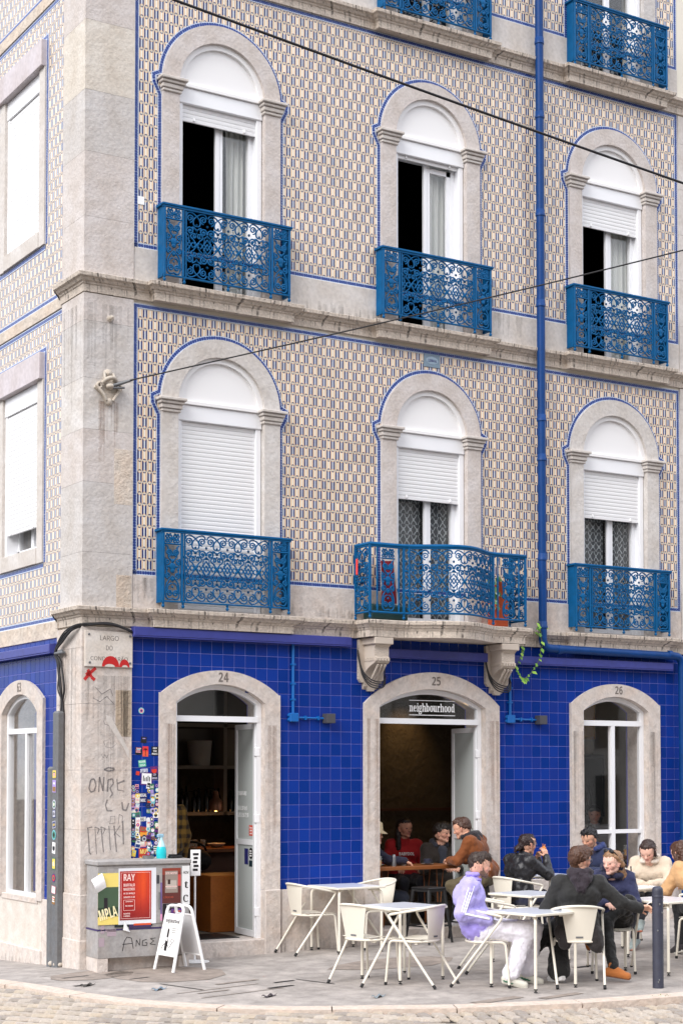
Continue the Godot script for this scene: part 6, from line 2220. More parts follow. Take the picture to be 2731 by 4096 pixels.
func build_cafe():
	# --- what can be made out in the dark room: shelves, bar, lamps, plants
	var mb := Mb.new()
	for x in [2.72, 3.5, 4.3]: mb.bx(x, x + 0.05, 1.5, 3.3, -3.75, -3.45)
	for y in [1.5, 2.12, 2.68, 3.25]: mb.bx(2.72, 4.35, y, y + 0.045, -3.75, -3.45)
	tag(obj("bottle_shelf", mb, mat("shelf_grey", c8(132, 126, 116), 0.7)), "tall grey shelf unit behind the bar seen through door 24", "shelf")
	mb = Mb.new()
	mb.bx(2.8, 4.3, 2.17, 2.66, -3.76, -3.75); mb.bx(2.8, 4.3, 2.73, 3.24, -3.76, -3.75)
	tag(obj("reeded_glass", mb, mat("reeded", c8(92, 84, 74), 0.4)), "reeded glass panel behind the upper shelves", "glass panel")
	for i in 11:
		bottle(Vector3(2.83 + i * 0.092, 1.546, -3.6 + 0.05 * (i % 2)), 0.036, 0.29 + 0.03 * (i % 3), mat("bottle_dark", c8(18, 22, 26), 0.12), nth(i) + " dark bottle from the left on the shelf behind the bar", "dark bottles behind the bar")
	mb = Mb.new()
	mb.lathe([Vector2(0, 0), Vector2(0.14, 0), Vector2(0.17, 0.33), Vector2(0.16, 0.33), Vector2(0.13, 0.02), Vector2(0, 0.02)], Vector3(3.2, 2.166, -3.58), 18)
	tag(obj("storage_bucket", mb, M.cafe_pale), "pale bucket standing on the middle shelf behind the bar", "bucket")
	var bar := thing("bar_counter", "dark wooden bar counter inside door 24", "counter")
	mb = Mb.new(); mb.bx(1.9, 4.3, 1.06, 1.11, -2.95, -2.35, 0.006)
	obj("counter_top", mb, M.wood, bar)
	mb = Mb.new(); mb.bx(2.0, 4.2, 0.2, 1.06, -2.85, -2.5)
	obj("counter_front", mb, M.wood_dark, bar)
	# heat lamp over the pass
	var hl := thing("heat_lamp", "copper heat lamp hanging over the lit dish on the bar", "lamp", Vector3(2.95, 1.58, -2.62))
	mb = Mb.new()
	mb.lathe([Vector2(0.095, 0.0), Vector2(0.1, 0.02), Vector2(0.085, 0.12), Vector2(0.045, 0.17), Vector2(0.03, 0.25), Vector2(0.0, 0.26)], Vector3.ZERO, 20)
	obj("lamp_shade", mb, mat("copper", c8(168, 120, 96), 0.35, {"metal": 0.7}), hl)
	mb = Mb.new(); mb.tube(bez(Vector3(0, 0.26, 0), Vector3(-0.05, 0.36, 0), Vector3(-0.3, 0.16, -0.2), Vector3(-0.5, 0.24, -0.8)), 0.007, 6)
	obj("cord", mb, M.cable, hl)
	mb = Mb.new(); mb.ell(Vector3(0, 0.03, 0), Vector3(0.035, 0.04, 0.035), 6, 10)
	obj("bulb", mb, mat("bulb_glow", c8(255, 214, 150), 0.5, {"emit": c8(255, 190, 110), "power": 3.0}), hl)
	lamp_at(Vector3(2.95, 1.575, -2.62), c8(255, 176, 96), 0.06)
	mb = Mb.new()
	mb.lathe([Vector2(0, 0), Vector2(0.06, 0), Vector2(0.12, 0.05), Vector2(0.115, 0.055), Vector2(0.05, 0.01), Vector2(0, 0.01)], Vector3(2.95, 1.111, -2.6), 18)
	tag(obj("dish", mb, M.crockery), "white dish glowing under the heat lamp", "dish")
	for i in 4:
		var q := Mb.new()
		q.lathe([Vector2(0, 0), Vector2(0.03, 0), Vector2(0.034, 0.11), Vector2(0.03, 0.11), Vector2(0, 0.01)], Vector3(2.45 + i * 0.085, 1.111, -2.55 + 0.05 * (i % 2)), 12)
		tag(obj("glass_jar", q, mat("jar", Color(0.8, 0.8, 0.76), 0.1, {"alpha": 0.35})), nth(i) + " small glass from the left on the bar beside the lit dish", "glass", "glasses on the bar")
	mb = Mb.new(); mb.bx(2.02, 2.62, 0.2, 0.86, -1.55, -0.95, 0.008)
	tag(obj("wooden_block", mb, mat("box_wood", c8(176, 104, 42), 0.5, {"tex": M.wood.albedo_texture, "tri": 1.0})), "orange-brown wooden box bench behind the open leaf of door 24", "bench")
	mb = Mb.new()
	mb.ell(Vector3(2.35, 0.98, -2.1), Vector3(0.26, 0.16, 0.2), 7, 12); mb.tube(bez(Vector3(2.15, 1.1, -2.1), Vector3(2.2, 1.25, -2.1), Vector3(2.5, 1.25, -2.1), Vector3(2.55, 1.1, -2.1)), 0.015, 6)
	tag(obj("backpack", mb, mat("bag_black", c8(30, 30, 34), 0.8)), "black backpack on the table inside door 24", "bag")
	var ht := thing("hairpin_table", "small dark table on thin hairpin legs inside door 24", "table", Vector3(2.35, 0.2, -2.1))
	mb = Mb.new(); mb.bx(-0.45, 0.45, 0.58, 0.62, -0.25, 0.25, 0.004)
	obj("tabletop", mb, M.wood_dark, ht)
	for sx in [-1, 1]:
		for sz in [-1, 1]:
			mb = Mb.new()
			mb.tube([Vector3(sx * 0.42, 0.58, sz * 0.22), Vector3(sx * 0.38, 0.0, sz * 0.2), Vector3(sx * 0.32, 0.58, sz * 0.22)], 0.006, 6)
			obj("leg", mb, M.black, ht)
	# --- the dark plaster partition behind 25 and its warm spots
	mb = Mb.new(); mb.bx(5.0, 8.79, 0.2, 3.42, -3.75, -3.6)
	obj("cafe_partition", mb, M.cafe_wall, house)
	mb = Mb.new(); mb.bx(8.70, 8.795, 0.2, 3.42, -3.59, -0.41)
	obj("cafe_side_wall", mb, M.cafe_pale, house)
	mb = Mb.new(); mb.bx(5.05, 8.6, 1.52, 1.56, -3.6, -3.56); mb.bx(4.9, 5.0, 0.2, 3.4, -3.75, -3.5); mb.bx(4.4, 4.9, 2.25, 2.3, -3.75, -3.45); mb.bx(4.4, 4.9, 1.62, 1.68, -3.75, -3.45); mb.bx(4.4, 4.9, 1.05, 1.1, -3.75, -3.45)
	tag(obj("plant_shelf", mb, M.wood_dark), "dark shelf with posts at the left of the plaster wall", "shelf")
	for a in [[Vector3(5.3, 3.40, -1.7), "round ceiling spotlight at the left of the transom of 25"], [Vector3(6.4, 3.40, -3.1), "ceiling spotlight washing the plaster wall behind 25"]]:
		var s := thing("ceiling_spotlight", a[1], "lamp", a[0])
		mb = Mb.new(); mb.lathe([Vector2(0, 0.02), Vector2(0.05, 0.02), Vector2(0.05, -0.1), Vector2(0.042, -0.1), Vector2(0.042, -0.02)], Vector3.ZERO, 16)
		obj("lamp_housing", mb, M.sign_white, s)
		mb = Mb.new(); mb.lathe([Vector2(0.04, -0.085), Vector2(0.0, -0.085)], Vector3.ZERO, 16)
		obj("lamp_glow", mb, mat("lamp_face", c8(255, 230, 180), 0.5, {"emit": c8(255, 226, 170), "power": 2.0}), s)
	var sp := SpotLight3D.new()
	sp.name = "spotlight_beam"
	add_child(sp)
	sp.light_color = c8(255, 206, 140); sp.light_energy = 0.3; sp.spot_range = 8; sp.spot_angle = 34; sp.spot_attenuation = 2.0; sp.light_size = 0.04; sp.shadow_enabled = true
	sp.look_at_from_position(Vector3(6.4, 3.28, -3.1), Vector3(6.5, 2.4, -3.6), Vector3.UP)
	var pb := thing("pendant_bulb", "bare glowing filament bulb hanging behind the opening of 25", "lamp", Vector3(5.72, 2.36, -1.2))
	mb = Mb.new(); mb.lathe([Vector2(0, -0.07), Vector2(0.028, -0.05), Vector2(0.032, 0.0), Vector2(0.014, 0.055), Vector2(0, 0.06)], Vector3.ZERO, 14)
	obj("bulb", mb, mat("filament", c8(255, 232, 190), 0.4, {"emit": c8(255, 216, 150), "power": 5.0}), pb)
	mb = Mb.new(); mb.tube([Vector3(0, 0.06, 0), Vector3(0, 1.06, 0)], 0.004, 6); mb.lathe([Vector2(0.018, 0.055), Vector2(0.018, 0.11), Vector2(0, 0.12)], Vector3.ZERO, 10)
	obj("cord", mb, M.cable, pb)
	lamp_at(Vector3(5.72, 2.36, -1.2), c8(255, 200, 130), 0.04)
	# plants
	for a in [[Vector3(4.62, 1.11, -3.5), 0.35, "snake plant in a clay pot on the low dark shelf"], [Vector3(5.35, 1.0, -2.9), 0.42, "snake plant in a clay pot behind the woman in red"]]:
		var pl := thing("potted_plant", a[2], "plant", a[0])
		mb = Mb.new(); mb.lathe([Vector2(0, 0), Vector2(0.09, 0), Vector2(0.12, 0.2), Vector2(0.105, 0.2), Vector2(0.09, 0.02)], Vector3.ZERO, 14)
		obj("pot", mb, M.terracotta, pl)
		for i in 9:
			mb = Mb.new(); mb.col = c8(60, 92, 50).srgb_to_linear()
			var an := TAU * i / 9
			leaf_face(mb, Vector3(cos(an) * 0.03, 0.17, sin(an) * 0.03), Vector3(cos(an) * 0.22, 1, sin(an) * 0.22).normalized(), a[1] * (0.7 + 0.4 * rng.randf()))
			obj("leaf", mb, M.leaf, pl)
	mb = Mb.new(); mb.bx(5.1, 5.7, 0.2, 1.0, -3.1, -2.7, 0.01)
	tag(obj("side_cabinet", mb, M.wood_dark), "dark wooden cabinet under the snake plant", "cabinet")
	# --- behind window 26
	mb = Mb.new()
	mb.bx(8.42, 8.69, 1.45, 1.5, -3.2, -1.75); mb.bx(8.42, 8.69, 2.28, 2.33, -3.2, -1.75); mb.bx(8.42, 8.69, 1.45, 2.33, -3.25, -3.2); mb.bx(8.66, 8.69, 1.5, 2.28, -3.2, -1.75)
	tag(obj("wall_shelf", mb, M.black), "black wall shelf of bottles behind window 26", "shelf")
	for i in 8: bottle(Vector3(8.52, 1.501, -3.05 + i * 0.165), 0.042, 0.36 + 0.04 * (i % 3), M.bottle_dark, nth(i) + " wine bottle from the left on the black shelf behind window 26", "wine bottles behind window 26")
	for i in 6:
		var q := Mb.new()
		q.lathe([Vector2(0, 0), Vector2(0.06, 0), Vector2(0.075, 0.08), Vector2(0.06, 0.2), Vector2(0.065, 0.24), Vector2(0.0, 0.24)], Vector3(8.54, 2.331, -2.95 + i * 0.21), 14)
		tag(obj("glass_jar", q, M.jar), nth(i) + " glass jar from the left on top of the black shelf behind window 26", "jar", "glass jars behind window 26")
	mb = Mb.new(); mb.bx(8.66, 8.70, 1.0, 1.42, -2.5, -2.2)
	var pf := obj("picture_frame", mb, M.black)
	tag(pf, "black framed picture on the pale wall behind the seated woman", "picture")
	mb = Mb.new(); mb.bx(8.655, 8.659, 1.05, 1.37, -2.46, -2.24)
	obj("print", mb, M.cafe_pale, pf)
	mb = Mb.new(); mb.bx(8.67, 8.70, 2.55, 3.15, -2.35, -1.95)
	var yp := obj("poster", mb, mat("yellow_print", c8(214, 160, 40), 0.6))
	tag(yp, "yellow poster high on the wall behind window 26", "poster")
	var bt := thing("bar_table", "wooden bar table on hairpin legs behind window 26", "table", Vector3(8.25, 0.2, -0.75))
	mb = Mb.new(); mb.bx(-0.40, 0.43, 0.71, 0.75, -0.24, 0.24, 0.005)
	obj("tabletop", mb, M.wood, bt)
	for sx in [-1, 1]:
		for sz in [-1, 1]:
			mb = Mb.new()
			mb.tube([Vector3(sx * 0.36, 0.71, sz * 0.2), Vector3(sx * 0.3, 0.0, sz * 0.18), Vector3(sx * 0.24, 0.71, sz * 0.2)], 0.007, 6)
			obj("leg", mb, M.black, bt)
	mb = Mb.new()
	mb.sheet(func(i, j): return Vector3(lerp(8.2, 8.62, i), 0.955 + 0.085 * sin(i * PI) * sin(j * PI) * (0.8 + 0.2 * sin(i * 9.0)), lerp(-0.95, -0.55, j)), 12, 8, 0.02)
	tag(obj("folded_jacket", mb, mat("grey_cloth", c8(170, 174, 186), 0.9)), "folded grey jacket on the bar table behind window 26", "jacket")
	# --- behind window 63
	mb = Mb.new()
	mb.bx(0.65, 1.2, 0.86, 0.9, -2.2, -1.2, 0.005)
	for z in [-2.1, -1.3]: mb.tube([Vector3(0.7, 0.86, z), Vector3(0.72, 0.2, z)], 0.012, 6)
	tag(obj("window_table", mb, M.wood_dark), "dark narrow table behind window 63", "table")
	mb = Mb.new()
	mb.sheet(func(i, j): return Vector3(lerp(0.7, 0.97, j), 0.92 + 0.05 * sin(i * 7.0 + j * 4.0) * sin(i * PI), lerp(-1.95, -1.4, i)), 12, 5, 0.01)
	tag(obj("crumpled_paper", mb, M.sign_white), "crumpled white paper on the table behind window 63", "paper")
	mb = Mb.new()
	mb.sheet(func(i, j): return Vector3(1.1 + 0.03 * sin(i * 22.0), lerp(0.95, 3.1, j), lerp(-1.75, -1.45, i)), 24, 2)
	tag(obj("pale_curtain", mb, M.curtain), "pale curtain hanging behind window 63", "curtain")

func lamp_at(at: Vector3, color: Color, energy: float):
	var l := OmniLight3D.new()
	l.name = "lamp_light"
	add_child(l, true)
	l.position = at
	l.light_color = color; l.light_energy = energy; l.omni_range = 9.0; l.omni_attenuation = 2.0; l.light_size = 0.03; l.shadow_enabled = true

# ------------------------------------------------------------------ street things
func build_street_things():
	# bollard
	var b := thing("bollard", "dark blue-grey metal bollard at the right edge of the pavement", "bollard", on_ground(4.06, 4.40))
	var mb := Mb.new()
	mb.lathe([Vector2(0, -0.02), Vector2(0.053, -0.02), Vector2(0.053, 0.925), Vector2(0.051, 0.945), Vector2(0.043, 0.96), Vector2(0.025, 0.97), Vector2(0.0, 0.972)], Vector3.ZERO, 24)
	obj("post", mb, M.bollard, b)
	mb = Mb.new()
	mb.lathe([Vector2(0.0532, 0.86), Vector2(0.0545, 0.862), Vector2(0.0545, 0.884), Vector2(0.0532, 0.886)], Vector3.ZERO, 24)
	obj("ring", mb, M.bollard, b)
	for q in [[0.02, 0.8], [0.4, 0.55], [-0.5, 0.72], [0.2, 0.08], [0.35, 0.06]]:
		mb = Mb.new()
		var a: float = q[0] + 1.9
		mb.ell(Vector3(cos(a) * 0.0532, q[1], sin(a) * 0.0532), Vector3(0.008, 0.012, 0.008), 4, 6)
		obj("scratch", mb, M.zinc, b)
	# tufts of grass along the kerb
	for k in 5:
		var p: Vector2 = [Vector2(2.78, 4.52), Vector2(3.02, 4.60), Vector2(3.35, 4.68), Vector2(3.75, 4.76), Vector2(2.45, 4.41)][k]
		mb = Mb.new()
		for i in 90:
			var x: float = p.x + (rng.randf() - 0.5) * [0.3, 0.34, 0.12, 0.16, 0.14][k]
			var z: float = p.y + (x - p.x) * 0.3 + rng.randf() * 0.04
			mb.col = [c8(86, 120, 36), c8(120, 150, 50), c8(66, 100, 30)][i % 3].srgb_to_linear()
			var h: float = 0.018 + rng.randf() * [0.03, 0.035, 0.06, 0.08, 0.03][k]
			leaf_face(mb, Vector3(x, road_y(x, z) - 0.005, z + 0.02), Vector3((rng.randf() - 0.5) * 0.9, 1.0, (rng.randf() - 0.5) * 0.9).normalized(), h)
		var lab: String = ["long low grass tuft below the kerb under the black coat man's chair", "low mossy grass tuft in the middle of the kerb front", "small round grass tuft between the long one and the bollard", "tall grass tuft at the kerb left of the bollard", "small grass tuft at the kerb farthest to the left"][k]
		tag(obj("grass_tuft", mb, M.leaf), lab, "grass", "grass tufts along the kerb", "stuff")
	# litter on the pavement
	for q in [[0.05, 1.78, c8(120, 136, 150), "flat blue-grey scrap of litter on the pavement at the left"], [0.72, 2.75, c8(70, 62, 66), "dark flat scrap of litter near the kerb"], [1.55, 3.35, c8(130, 140, 146), "flat grey scrap of litter near the middle of the kerb"], [-0.42, 1.15, c8(80, 76, 72), "small dark scrap of litter beside the side street kerb"]]:
		mb = Mb.new()
		mb.sheet(func(i, j): return Vector3(lerp(-0.09, 0.09, i), 0.012 + 0.012 * sin(i * 9.0 + j * 5.0), lerp(-0.03, 0.03, j)), 8, 4, 0.003)
		var o := obj("litter", mb, mat("litter_%d" % int(q[0] * 100 + 100), q[2], 0.8))
		o.position = on_ground(q[0], q[1])
		o.rotation.y = 0.5
		tag(o, q[3], "litter", "scraps of litter on the pavement")
	cabinet()
	a_frame()
	# thin menu stand
	var st := thing("menu_stand", "thin white sign stand on a round foot beside door 24", "sign stand", on_ground(1.22, 0.22), -0.2)
	mb = Mb.new(); mb.lathe([Vector2(0, 0), Vector2(0.16, 0.0), Vector2(0.16, 0.008), Vector2(0.03, 0.016), Vector2(0, 0.016)], Vector3.ZERO, 28)
	obj("foot", mb, M.sign_white, st)
	mb = Mb.new(); mb.tube([Vector3(0, 0.01, 0), Vector3(0, 1.0, 0)], 0.011, 10)
	obj("pole", mb, M.sign_white, st)
	mb = Mb.new(); mb.bx(-0.055, 0.055, 0.93, 1.21, 0.011, 0.02, 0.002)
	var pn := obj("sign_panel", mb, M.sign_white, st)
	for i in 5:
		mb = Mb.new(); mb.bx(-0.03 + 0.008 * (i % 2), 0.034 - 0.008 * (i % 3), 1.15 - i * 0.042, 1.175 - i * 0.042, 0.02, 0.0215)
		obj("printed_line", mb, M.ink, pn)

func flat(mb: Mb, x0: float, x1: float, y0: float, y1: float, z: float, c: Color):
	mb.col = c.srgb_to_linear()
	mb.bx(x0, x1, y0, y1, z - 0.002, z)

func cabinet():
	# local: x along the front, z out of it; the front stands a little askew to the facade
	var yaw := -0.06
	var t := thing("utility_cabinet", "grey street utility cabinet covered in posters and graffiti", "cabinet", on_ground(0.53, 0.26), yaw)
	var gm := mat("cabinet_grey", c8(172, 174, 176), 0.6, {"tex": M.worn_stone.albedo_texture, "tri": 0.9})
	var mb := Mb.new()
	mb.bx(-0.515, 0.515, 0.13, 0.42, -0.17, 0.17, 0.006)
	obj("lower_box", mb, gm, t)
	mb = Mb.new()
	mb.bx(-0.515, 0.515, 0.43, 1.09, -0.17, 0.17, 0.006)
	obj("cabinet_body", mb, gm, t)
	mb = Mb.new()
	mb.bx(-0.535, 0.53, 1.09, 1.145, -0.19, 0.19, 0.012)
	obj("cabinet_roof", mb, gm, t)
	mb = Mb.new()
	mb.bx(-0.515, -0.40, -0.08, 0.13, -0.17, 0.168); mb.bx(-0.4, 0.515, -0.08, 0.13, -0.17, 0.06); mb.bx(0.40, 0.515, -0.08, 0.12, -0.1, 0.16)
	obj("plinth", mb, M.worn_stone, t)
	mb = Mb.new()
	mb.bx(-0.41, 0.50, 0.475, 1.05, 0.17, 0.178, 0.003)
	obj("cabinet_door", mb, gm, t)
	mb = Mb.new(); mb.bx(-0.52, 0.52, 0.418, 0.432, -0.172, 0.172)
	obj("seam", mb, mat("violet_seam", c8(64, 50, 100), 0.7), t)
	mb = Mb.new(); mb.bx(0.16, 0.175, 0.62, 0.8, 0.178, 0.195, 0.004)
	obj("lock", mb, M.zinc, t)
	var g := Mb.new()
	for s in [[-0.24, 0.2, -0.22, 0.3, -0.19, 0.345, -0.14, 0.33, -0.12, 0.22], [-0.24, 0.27, -0.13, 0.275], [-0.09, 0.24, -0.085, 0.31, -0.05, 0.25, -0.045, 0.32], [0.03, 0.31, -0.015, 0.3, -0.02, 0.25, 0.03, 0.245, 0.035, 0.275, 0.01, 0.275], [0.13, 0.32, 0.07, 0.315, 0.11, 0.29, 0.065, 0.26, 0.13, 0.25], [0.17, 0.24, 0.2, 0.33, 0.24, 0.31, 0.19, 0.27, 0.21, 0.24, 0.33, 0.235, 0.335, 0.21]]:
		var q := []
		for i in range(0, s.size(), 2): q.append(Vector2(s[i], s[i + 1]))
		stroke(g, q, 0.007, 0.1715)
	obj("scrawl", g, M.ink, t)
	# the big red poster
	var px := -0.265
	var z := 0.1815
	var P := func(x0, x1, y0, y1, zz, c):
		var m := Mb.new(); flat(m, x0, x1, y0, y1, zz, c); return m
	var back := obj("poster_backing", P.call(-0.29, 0.13, 0.475, 1.06, 0.1795, c8(226, 228, 234)), M.print, t)
	var red := Mb.new()
	# printed ground of the poster: it glows from dark red to orange beside the figure
	var rx := func(u, v): return c8(170, 30, 26).lerp(c8(232, 84, 34), clamp(1.0 - abs(u - 0.72) * 2.6, 0, 1) * clamp(0.3 + v, 0, 1)).lerp(c8(120, 20, 22), clamp(0.45 - v, 0, 1) * 1.6)
	for i in 8:
		for j in 8:
			var q := []
			for k in [[i, j], [i + 1, j], [i + 1, j + 1], [i, j + 1]]:
				q.append(Vector2(k[0] / 8.0, k[1] / 8.0))
			var vs := []
			var cs := []
			for k in q:
				vs.append(Vector3(lerp(-0.275, 0.075, k.x), lerp(0.52, 1.03, k.y), z)); cs.append(rx.call(k.x, k.y).srgb_to_linear())
			for tri in [[0, 1, 2], [0, 2, 3]]:
				for k in [tri[0], tri[2], tri[1]]:
					red.col = cs[k]; red.pt(vs[k], Vector3(0, 0, 1))
	var rp := obj("red_poster", red, M.print, t)
	var pm := mat("poster_pink", c8(246, 214, 208), 0.6)
	var lines := [["RAY", 0.125, 0.07, 0.965], ["BUFFALO", 0.125, 0.03, 0.885], ["MUSICBOX", 0.125, 0.028, 0.842], ["01 DE MARÇO", 0.125, 0.024, 0.795], ["SÁBADO 21:30", 0.125, 0.024, 0.762], ["SUPPORTED BY", 0.08, 0.012, 0.713], ["THE LEGENDARY", 0.09, 0.014, 0.668], ["BILHETES\nÀ VENDA:", 0.072, 0.04, 0.575]]
	for l in lines: words(l[0], l[1], l[2], Transform3D(Basis(), Vector3(-0.172 if l[1] > 0.075 else -0.198, l[3], z + 0.001)), pm, rp, "Droid Sans", "poster_line", true, 0.001)
	var fm := Mb.new()
	for q in [[-0.262, 0.062, 1.012, 1.015], [-0.262, 0.062, 0.536, 0.539], [-0.262, -0.259, 0.536, 1.015], [0.059, 0.062, 0.536, 1.015], [-0.235, -0.11, 0.728, 0.731], [-0.235, -0.11, 0.62, 0.623], [-0.235, -0.232, 0.62, 0.731], [-0.113, -0.11, 0.62, 0.731]]: fm.bx(q[0], q[1], q[2], q[3], z, z + 0.001)
	obj("poster_frame", fm, pm, rp)
	# a standing man with a guitar, in silhouette
	fm = Mb.new()
	var sil := PackedVector2Array([Vector2(-0.055, 0.985), Vector2(-0.045, 1.0), Vector2(-0.02, 1.0), Vector2(-0.008, 0.98), Vector2(-0.01, 0.955), Vector2(0.015, 0.93), Vector2(0.025, 0.89), Vector2(0.024, 0.78), Vector2(0.018, 0.77), Vector2(0.016, 0.74), Vector2(0.045, 0.68), Vector2(0.058, 0.63), Vector2(0.04, 0.59), Vector2(0.02, 0.585), Vector2(0.015, 0.565), Vector2(-0.03, 0.565), Vector2(-0.04, 0.6), Vector2(-0.045, 0.68), Vector2(-0.04, 0.73), Vector2(-0.068, 0.8), Vector2(-0.076, 0.795), Vector2(-0.05, 0.75), Vector2(-0.045, 0.8), Vector2(-0.044, 0.9), Vector2(-0.036, 0.935), Vector2(-0.042, 0.945), Vector2(-0.054, 0.95)])
	fm.prism(sil, z, z + 0.0008)
	obj("poster_figure", fm, mat("silhouette", c8(34, 20, 22), 0.6), rp)
	# the torn yellow and green poster to its left
	var yb := obj("yellow_poster", P.call(-0.515, -0.29, 0.48, 1.015, 0.1805, c8(236, 214, 120)), M.print, t)
	var gp := Mb.new()
	flat(gp, -0.515, -0.292, 0.565, 0.87, 0.1815, c8(70, 92, 70)); flat(gp, -0.515, -0.292, 0.565, 0.66, 0.182, c8(46, 66, 48))
	flat(gp, -0.45, -0.41, 0.64, 0.76, 0.183, c8(34, 30, 34)); flat(gp, -0.445, -0.412, 0.59, 0.64, 0.183, c8(90, 96, 110))
	obj("printed_picture", gp, M.print, yb)
	words("MPLA", 0.2, 0.11, Transform3D(Basis(Vector3(0, 0, 1), 0.25), Vector3(-0.405, 0.6, 0.1835)), mat("poster_cream", c8(250, 238, 190), 0.6), yb, "Droid Sans", "poster_line")
	var torn := Mb.new()
	torn.sheet(func(i, j): return Vector3(-0.545 + 0.12 * i - 0.05 * j, 0.8 + 0.15 * j + 0.07 * i, 0.185 + 0.05 * sin(j * 3.0) * (1.0 - i * 0.6)), 6, 6)
	obj("torn_paper", torn, M.sign_white, t)
	torn = Mb.new()
	torn.sheet(func(i, j): return Vector3(-0.24 + 0.09 * i, 0.42 + 0.09 * j - 0.03 * i, 0.183 + 0.025 * sin(i * 4.0 + j * 2.0)), 5, 5)
	obj("torn_paper", torn, M.sign_white, t)
	var low := Mb.new()
	flat(low, -0.33, 0.09, 0.45, 0.5, 0.179, c8(24, 34, 40)); flat(low, -0.17, 0.075, 0.437, 0.482, 0.1792, c8(60, 40, 84))
	low.col = c8(214, 80, 40).srgb_to_linear(); low.bx(-0.12, 0.075, 0.462, 0.482, 0.178, 0.1802)
	obj("under_poster", low, M.print, t)
	# right-hand posters
	var rb := Mb.new()
	flat(rb, 0.2, 0.41, 0.68, 1.05, 0.1805, c8(96, 44, 40)); flat(rb, 0.2, 0.41, 0.98, 1.05, 0.181, c8(140, 60, 44)); flat(rb, 0.33, 0.41, 0.86, 1.0, 0.181, c8(200, 76, 70))
	flat(rb, 0.23, 0.375, 0.79, 1.02, 0.1815, c8(150, 136, 126)); flat(rb, 0.245, 0.36, 0.83, 0.92, 0.182, c8(186, 176, 166)); flat(rb, 0.26, 0.29, 0.88, 0.93, 0.1825, c8(60, 44, 40))
	var r2 := obj("brown_poster", rb, M.print, t)
	for l in [["SETE NOITES", 0.135, 0.022, 0.995, 0.302, pm], ["MAHFOUD", 0.13, 0.014, 0.855, 0.302, pm], ["LÍRICAS", 0.11, 0.024, 0.745, 0.27, mat("brick_ink", c8(170, 76, 60), 0.6)]]:
		words(l[0], l[1], l[2], Transform3D(Basis(), Vector3(l[4], l[3], 0.1835)), l[5], r2, "Droid Sans", "poster_line")
	rb = Mb.new()
	flat(rb, 0.205, 0.43, 0.40, 0.675, 0.181, c8(22, 20, 28)); flat(rb, 0.3, 0.42, 0.56, 0.62, 0.1815, c8(110, 70, 140)); flat(rb, 0.33, 0.41, 0.585, 0.60, 0.182, c8(220, 120, 80))
	r2 = obj("black_poster", rb, M.print, t)
	words("UNVEIL", 0.11, 0.028, Transform3D(Basis(), Vector3(0.305, 0.65, 0.1825)), M.sign_white, r2, "Droid Sans", "poster_line")
	words("THE", 0.06, 0.024, Transform3D(Basis(), Vector3(0.265, 0.59, 0.1825)), M.sign_white, r2, "Droid Sans", "poster_line")
	rb = Mb.new(); flat(rb, 0.425, 0.513, 0.66, 1.07, 0.1802, c8(230, 230, 230))
	r2 = obj("white_strip", rb, M.print, t)
	words("HOV", 0.06, 0.028, Transform3D(Basis(), Vector3(0.468, 1.0, 0.1815)), M.ink, r2, "Droid Sans", "poster_line", false)
	words("t", 0.04, 0.07, Transform3D(Basis(), Vector3(0.472, 0.87, 0.1815)), M.ink, r2, "Droid Serif", "poster_line")
	words("C", 0.055, 0.075, Transform3D(Basis(), Vector3(0.465, 0.725, 0.1815)), M.ink, r2, "Droid Serif", "poster_line")
	rb = Mb.new(); flat(rb, 0.135, 0.165, 0.89, 0.98, 0.1802, c8(60, 60, 64)); flat(rb, 0.178, 0.198, 0.56, 0.9, 0.1802, c8(120, 100, 150)); flat(rb, 0.18, 0.2, 0.5, 0.57, 0.1803, c8(220, 150, 190)); flat(rb, -0.5, -0.43, 0.9, 1.02, 0.1802, c8(110, 160, 160))
	obj("small_sticker", rb, M.print, t)
	rb = Mb.new()
	rb.v.clear(); rb.n.clear(); rb.u.clear(); rb.c.clear()
	for q in [[-0.46, 0.44, 0.02, 0.1], [-0.37, 0.42, 0.06, 0.03], [0.46, 0.2, 0.03, 0.12], [-0.47, 0.3, 0.03, 0.09], [-0.36, 0.39, 0.05, 0.06]]:
		rb = Mb.new()
		flat(rb, q[0] - q[2], q[0] + q[2], q[1] - q[3] * 0.5, q[1] + q[3] * 0.5, 0.172, c8(172, 154, 164))
		obj("faded_paint", rb, M.print, t)
	# things standing on top
	var base := t.transform
	var bt := thing("spray_bottle", "clear spray bottle of turquoise cleaner on the cabinet", "spray bottle", base * Vector3(0.26, 1.145, 0.0))
	mb = Mb.new(); mb.lathe([Vector2(0, 0), Vector2(0.052, 0.0), Vector2(0.055, 0.02), Vector2(0.055, 0.09), Vector2(0.045, 0.125), Vector2(0, 0.125)], Vector3.ZERO, 16)
	obj("liquid", mb, mat("turquoise", c8(40, 196, 206), 0.15), bt)
	mb = Mb.new(); mb.lathe([Vector2(0.045, 0.1255), Vector2(0.03, 0.17), Vector2(0.017, 0.20), Vector2(0.016, 0.225), Vector2(0, 0.225)], Vector3.ZERO, 16)
	obj("bottle_neck", mb, mat("milky", c8(176, 214, 222), 0.2), bt)
	mb = Mb.new(); mb.bx(-0.05, 0.025, 0.225, 0.26, -0.013, 0.013, 0.006); mb.tube([Vector3(-0.02, 0.225, 0), Vector3(-0.045, 0.19, 0)], 0.006, 6)
	obj("spray_head", mb, mat("head_blue", c8(150, 190, 210), 0.4), bt)
	mb = Mb.new(); mb.lathe([Vector2(0, 0), Vector2(0.055, 0), Vector2(0.06, 0.03), Vector2(0.05, 0.034), Vector2(0, 0.012)], base * Vector3(0.1, 1.145, 0.02), 18)
	tag(obj("ashtray", mb, M.steel), "round metal ashtray on the cabinet left of the spray bottle", "ashtray")
	mb = Mb.new()
